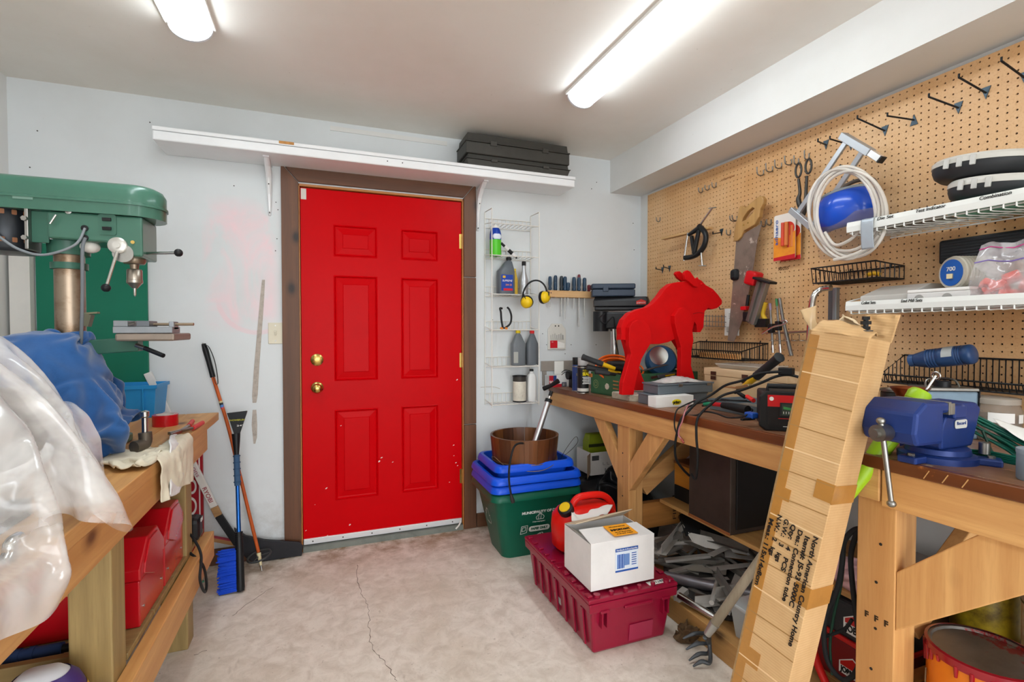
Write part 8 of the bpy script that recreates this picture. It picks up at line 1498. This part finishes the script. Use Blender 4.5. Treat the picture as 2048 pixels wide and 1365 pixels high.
c = V((1.965, .935, .2805)); t = can('paint_can', 'old mustard yellow paint can with rusty lid on the low shelf', 'paint can', c, .083, .185, pm('#a08a1c', .45, var=.35, vs=10, dark='#5e4c10', wear='#3a3216', wv=.66, ws=12), lid=pm('#5c504a', .4, .6, var=.3))
c = V((1.945, .745, .2805)); t = can('paint_can', 'white paint can with dark red and black label on the low shelf', 'paint can', c, .083, .185, pm('#d8cdbc', .4, var=.15), lid=pm('#6e6a66', .3, .8))
m = MB(); m.grid(lambda u_, v_: V((.0838 * math.cos(3.05 + 1.9 * u_), .0838 * math.sin(3.05 + 1.9 * u_), .05 + .09 * v_)), 14, 1); m.build('dark_label', pm('#1f1c20', .4), t, smooth=60, world=False); m = MB(); m.grid(lambda u_, v_: V((.0843 * math.cos(3.3 + 1.2 * u_), .0843 * math.sin(3.3 + 1.2 * u_), .1 + .04 * v_)), 12, 1); m.build('red_label', pm('#a01c24', .4), t, smooth=60, world=False); m = MB(); m.grid(lambda u_, v_: V((.0841 * math.cos(2.95 + .6 * u_), .0841 * math.sin(2.95 + .6 * u_), .012 + .045 * v_)), 8, 1); m.build('barcode_label', pm('#cfc4c4', .4), t, smooth=60, world=False)
t = thing('grey_bucket', 'squat grey plastic tub behind the bench leg on low shelf', 'tub', V((1.955, 1.16, .2805))); MB().loft([[V((1.955 + a, 1.16 + b, .2805 + z)) for a, b in rrect(.15 + .1 * z, .17 + .1 * z, .03, 4)] for z in (0, .14)]).build('tub', pm('#8d8984', .6, var=.1), t, smooth=40); MB().loft([[V((1.955 + a, 1.16 + b, .2805 + z)) for a, b in rrect(.172, .192, .034, 4)] for z in (.1405, .15)]).build('lid', pm('#989490', .6), t, smooth=40)
c = V((1.50, .60, .0785)); t = can('paint_can', 'dark steel-lidded can standing in front of the orange pail', 'paint can', c, .06, .3, pm('#26242a', .4), lid=pm('#7c7a76', .3, .8))
# ================================================================ LONG CARDBOARD TUBE BOX
Tp, Bt = at(1700, 672, X=1.335), at(1540, 1365, X=1.195); ax = (Tp - Bt).normalized(); base = Bt - ax * (Bt.z / ax.z); LEN = (Tp - base).length
ph = math.radians(28); nv = V((-.79, -.61, 0)); rv = V((.61, -.79, 0)); xr = (rv * math.cos(ph) + nv * math.sin(ph)); xr = (xr - ax * xr.dot(ax)).normalized(); yr = ax.cross(xr)
CF = Matrix(((xr.x, yr.x, ax.x, base.x), (xr.y, yr.y, ax.y, base.y), (xr.z, yr.z, ax.z, base.z), (0, 0, 0, 1)))
cw, cd = .148, .112; z00 = .022
def cardboard():
    m, n, l, b = _new('cardboard'); b.inputs['Roughness'].default_value = .8; co = _coords(n, l)
    a = _ramp(n, l, _noise(n, l, co, 6, 5, .6), [(.3, lin('#bf9766')), (.6, lin('#d2ac7b'))]); w_ = n.new('ShaderNodeTexWave'); w_.bands_direction = 'Z'; w_.inputs['Scale'].default_value = 42; w_.inputs['Distortion'].default_value = .6; l.new(co, w_.inputs[0])
    a = _mix(n, l, _ramp(n, l, w_.outputs[0], [(.5, (0, 0, 0, 1)), (1, (.22, .22, .22, 1))]), a, lin('#b08850')); l.new(a, b.inputs['Base Color']); _bump(n, l, w_.outputs[0], b, .25, .001); return m
CBM = cardboard(); TAPE = pm('#b07c3c', .25, var=.15, vs=10, coat=.4); EDGE = pm('#9a7a52', .9, var=.3, vs=60)
t = thing('cardboard_tube_box', 'long cardboard shipping box with torn top leaning on the bench', 'box', None or (0, 0, 0), M=CF)
hb = [(-cw / 2, -cd / 2), (cw / 2, -cd / 2), (cw / 2, cd / 2), (-cw / 2, cd / 2)]; ib = [(a * .94, b * .92) for a, b in hb]
MB().loft([[V((a, b, z)) for a, b in hb] for z in (z00, LEN * .3, LEN * .62, LEN)] + [[V((a, b, LEN)) for a, b in ib], [V((a, b, LEN - .12)) for a, b in ib]]).build('sleeve', CBM, t, world=False, bev=.004)
yf = -cd / 2; rcb = random.Random(11); CREASE = pm('#9c7644', .9)
for k in range(17):
    z = .09 + k * (LEN - .14) / 16 + rcb.uniform(-.012, .012); MB().box((0, yf - .0006, z), (cw * .98, .0022, .0022 if k % 3 else .0035), rot=(0, rcb.uniform(-.04, .04), 0)).build('crease', CREASE if k % 3 else pm('#e2c294', .8), t, world=False)
MB().bx(-cw / 2 - .0008, -cw / 2 + .026, yf - .0014, yf + .02, z00, LEN * .99).build('edge_tape', TAPE, t, world=False); MB().bx(-cw / 2 - .0045, -cw / 2 + .0005, yf - .002, yf + .004, z00, LEN).build('torn_edge', EDGE, t, world=False)
for z, h, x0_, x1_ in ((.83, .05, .028, cw / 2), (.545, .055, .035, cw / 2), (.30, .05, -cw / 2, -.012), (.78, .035, -cw / 2, -.03)):
    z = z / 1.24 * LEN; MB().bx(x0_, x1_ + (.001 if x1_ > 0 else 0), yf - .0016, yf + .004, z - h / 2, z + h / 2).build('tape_patch', TAPE, t, world=False)
    if x1_ > .05: MB().bx(cw / 2 - .002, cw / 2 + .0012, yf, cd / 2, z - h * .55, z + h * .45).build('tape_band', TAPE, t, world=False)
Xl, Zl, Yl = CF.to_3x3() @ V((1, 0, 0)), CF.to_3x3() @ V((0, 0, 1)), CF.to_3x3() @ V((0, 1, 0))
for k, (s_, zc_, L_) in enumerate((('North American Country Home', .555, .31), ('Item#: JS-93 5000C', .60, .2), ('Des.: Connection tube', .605, .205), ('Qty:   4   PCS', .645, .135), ('G.W.:   3   kgs', .655, .125), ('N.W.:   2   kgs', .66, .12), ('Meas.: 115x14x8cm', .60, .2))):
    x = .058 - k * .0205; text(t, s_, CF @ V((x, yf - .003, zc_ / 1.24 * LEN)), -Zl, Xl, .0125, pm('#1c1612', .7), w=L_, bold=.0004)
# torn top flaps and crumples
def crumple(pts, n, amp, seed, name, mat=CBM): m = sheet([[V(p) for p in r] for r in pts], n, amp, 22, seed, amp * .6); return m.build(name, mat, t, smooth=30, world=False, solid=.003)
h_ = LEN
crumple([[(-cw / 2, yf, h_ - .004), (-.03, yf, h_ - .004), (.03, yf, h_ - .004), (cw / 2, yf, h_ - .004)], [(-cw / 2 + .01, yf + .02, h_ + .028), (-.02, yf + .012, h_ + .022), (.03, yf + .02, h_ + .018), (cw / 2, yf + .02, h_ + .012)], [(-cw / 2 + .02, yf + .06, h_ + .03), (-.01, yf + .055, h_ + .034), (.03, yf + .06, h_ + .026), (cw / 2 - .01, yf + .06, h_ + .012)]], 6, .006, 1, 'torn_flap')
crumple([[(.01, cd / 2, h_ - .004), (.04, cd / 2, h_ - .004), (cw / 2, cd / 2, h_ - .004)], [(.0, cd / 2 - .01, h_ + .035), (.04, cd / 2, h_ + .04), (cw / 2 + .004, cd / 2, h_ + .045)], [(.01, cd / 2 - .02, h_ + .06), (.045, cd / 2 - .005, h_ + .07), (cw / 2 + .006, cd / 2, h_ + .075)]], 6, .006, 2, 'torn_flap')
crumple([[(-cw / 2, cd / 2, h_ - .004), (-.04, cd / 2, h_ - .004), (0, cd / 2, h_ - .004)], [(-cw / 2 + .01, cd / 2 - .02, h_ + .025), (-.04, cd / 2 - .01, h_ + .04), (-.0, cd / 2 - .01, h_ + .03)], [(-cw / 2 + .03, cd / 2 - .04, h_ + .034), (-.045, cd / 2 - .03, h_ + .06), (-.02, cd / 2 - .03, h_ + .04)]], 6, .007, 3, 'torn_flap', pm('#dcc6a4', .85))
crumple([[(-cw / 2, 0, h_ - .03), (-cw / 2, .03, h_ - .02)], [(-cw / 2 - .05, .005, h_ + .02), (-cw / 2 - .04, .03, h_ + .03)], [(-cw / 2 - .075, .0, h_ + .055), (-cw / 2 - .045, .025, h_ + .075)]], 6, .004, 4, 'loose_tape', pm('#d8b98c', .3, alpha=.75))
bt = CF @ V((.045, yf + .035, h_ + .016)); m = thing('hex_bolt', 'black bolt with stacked nuts on the torn cardboard top', 'bolt', bt)
MB().lathe([(.016, 0), (.016, .003)], 18, o=bt).build('washer', IRON, m); MB().lathe([(.006, .003), (.006, .034)], 12, o=bt).build('shank', BLACK, m, smooth=40)
for z, r in ((.004, .010), (.018, .012), (.03, .009)): MB().lathe([(r, z), (r, z + .009)], 6, o=bt).build('nut', BLACK, m)
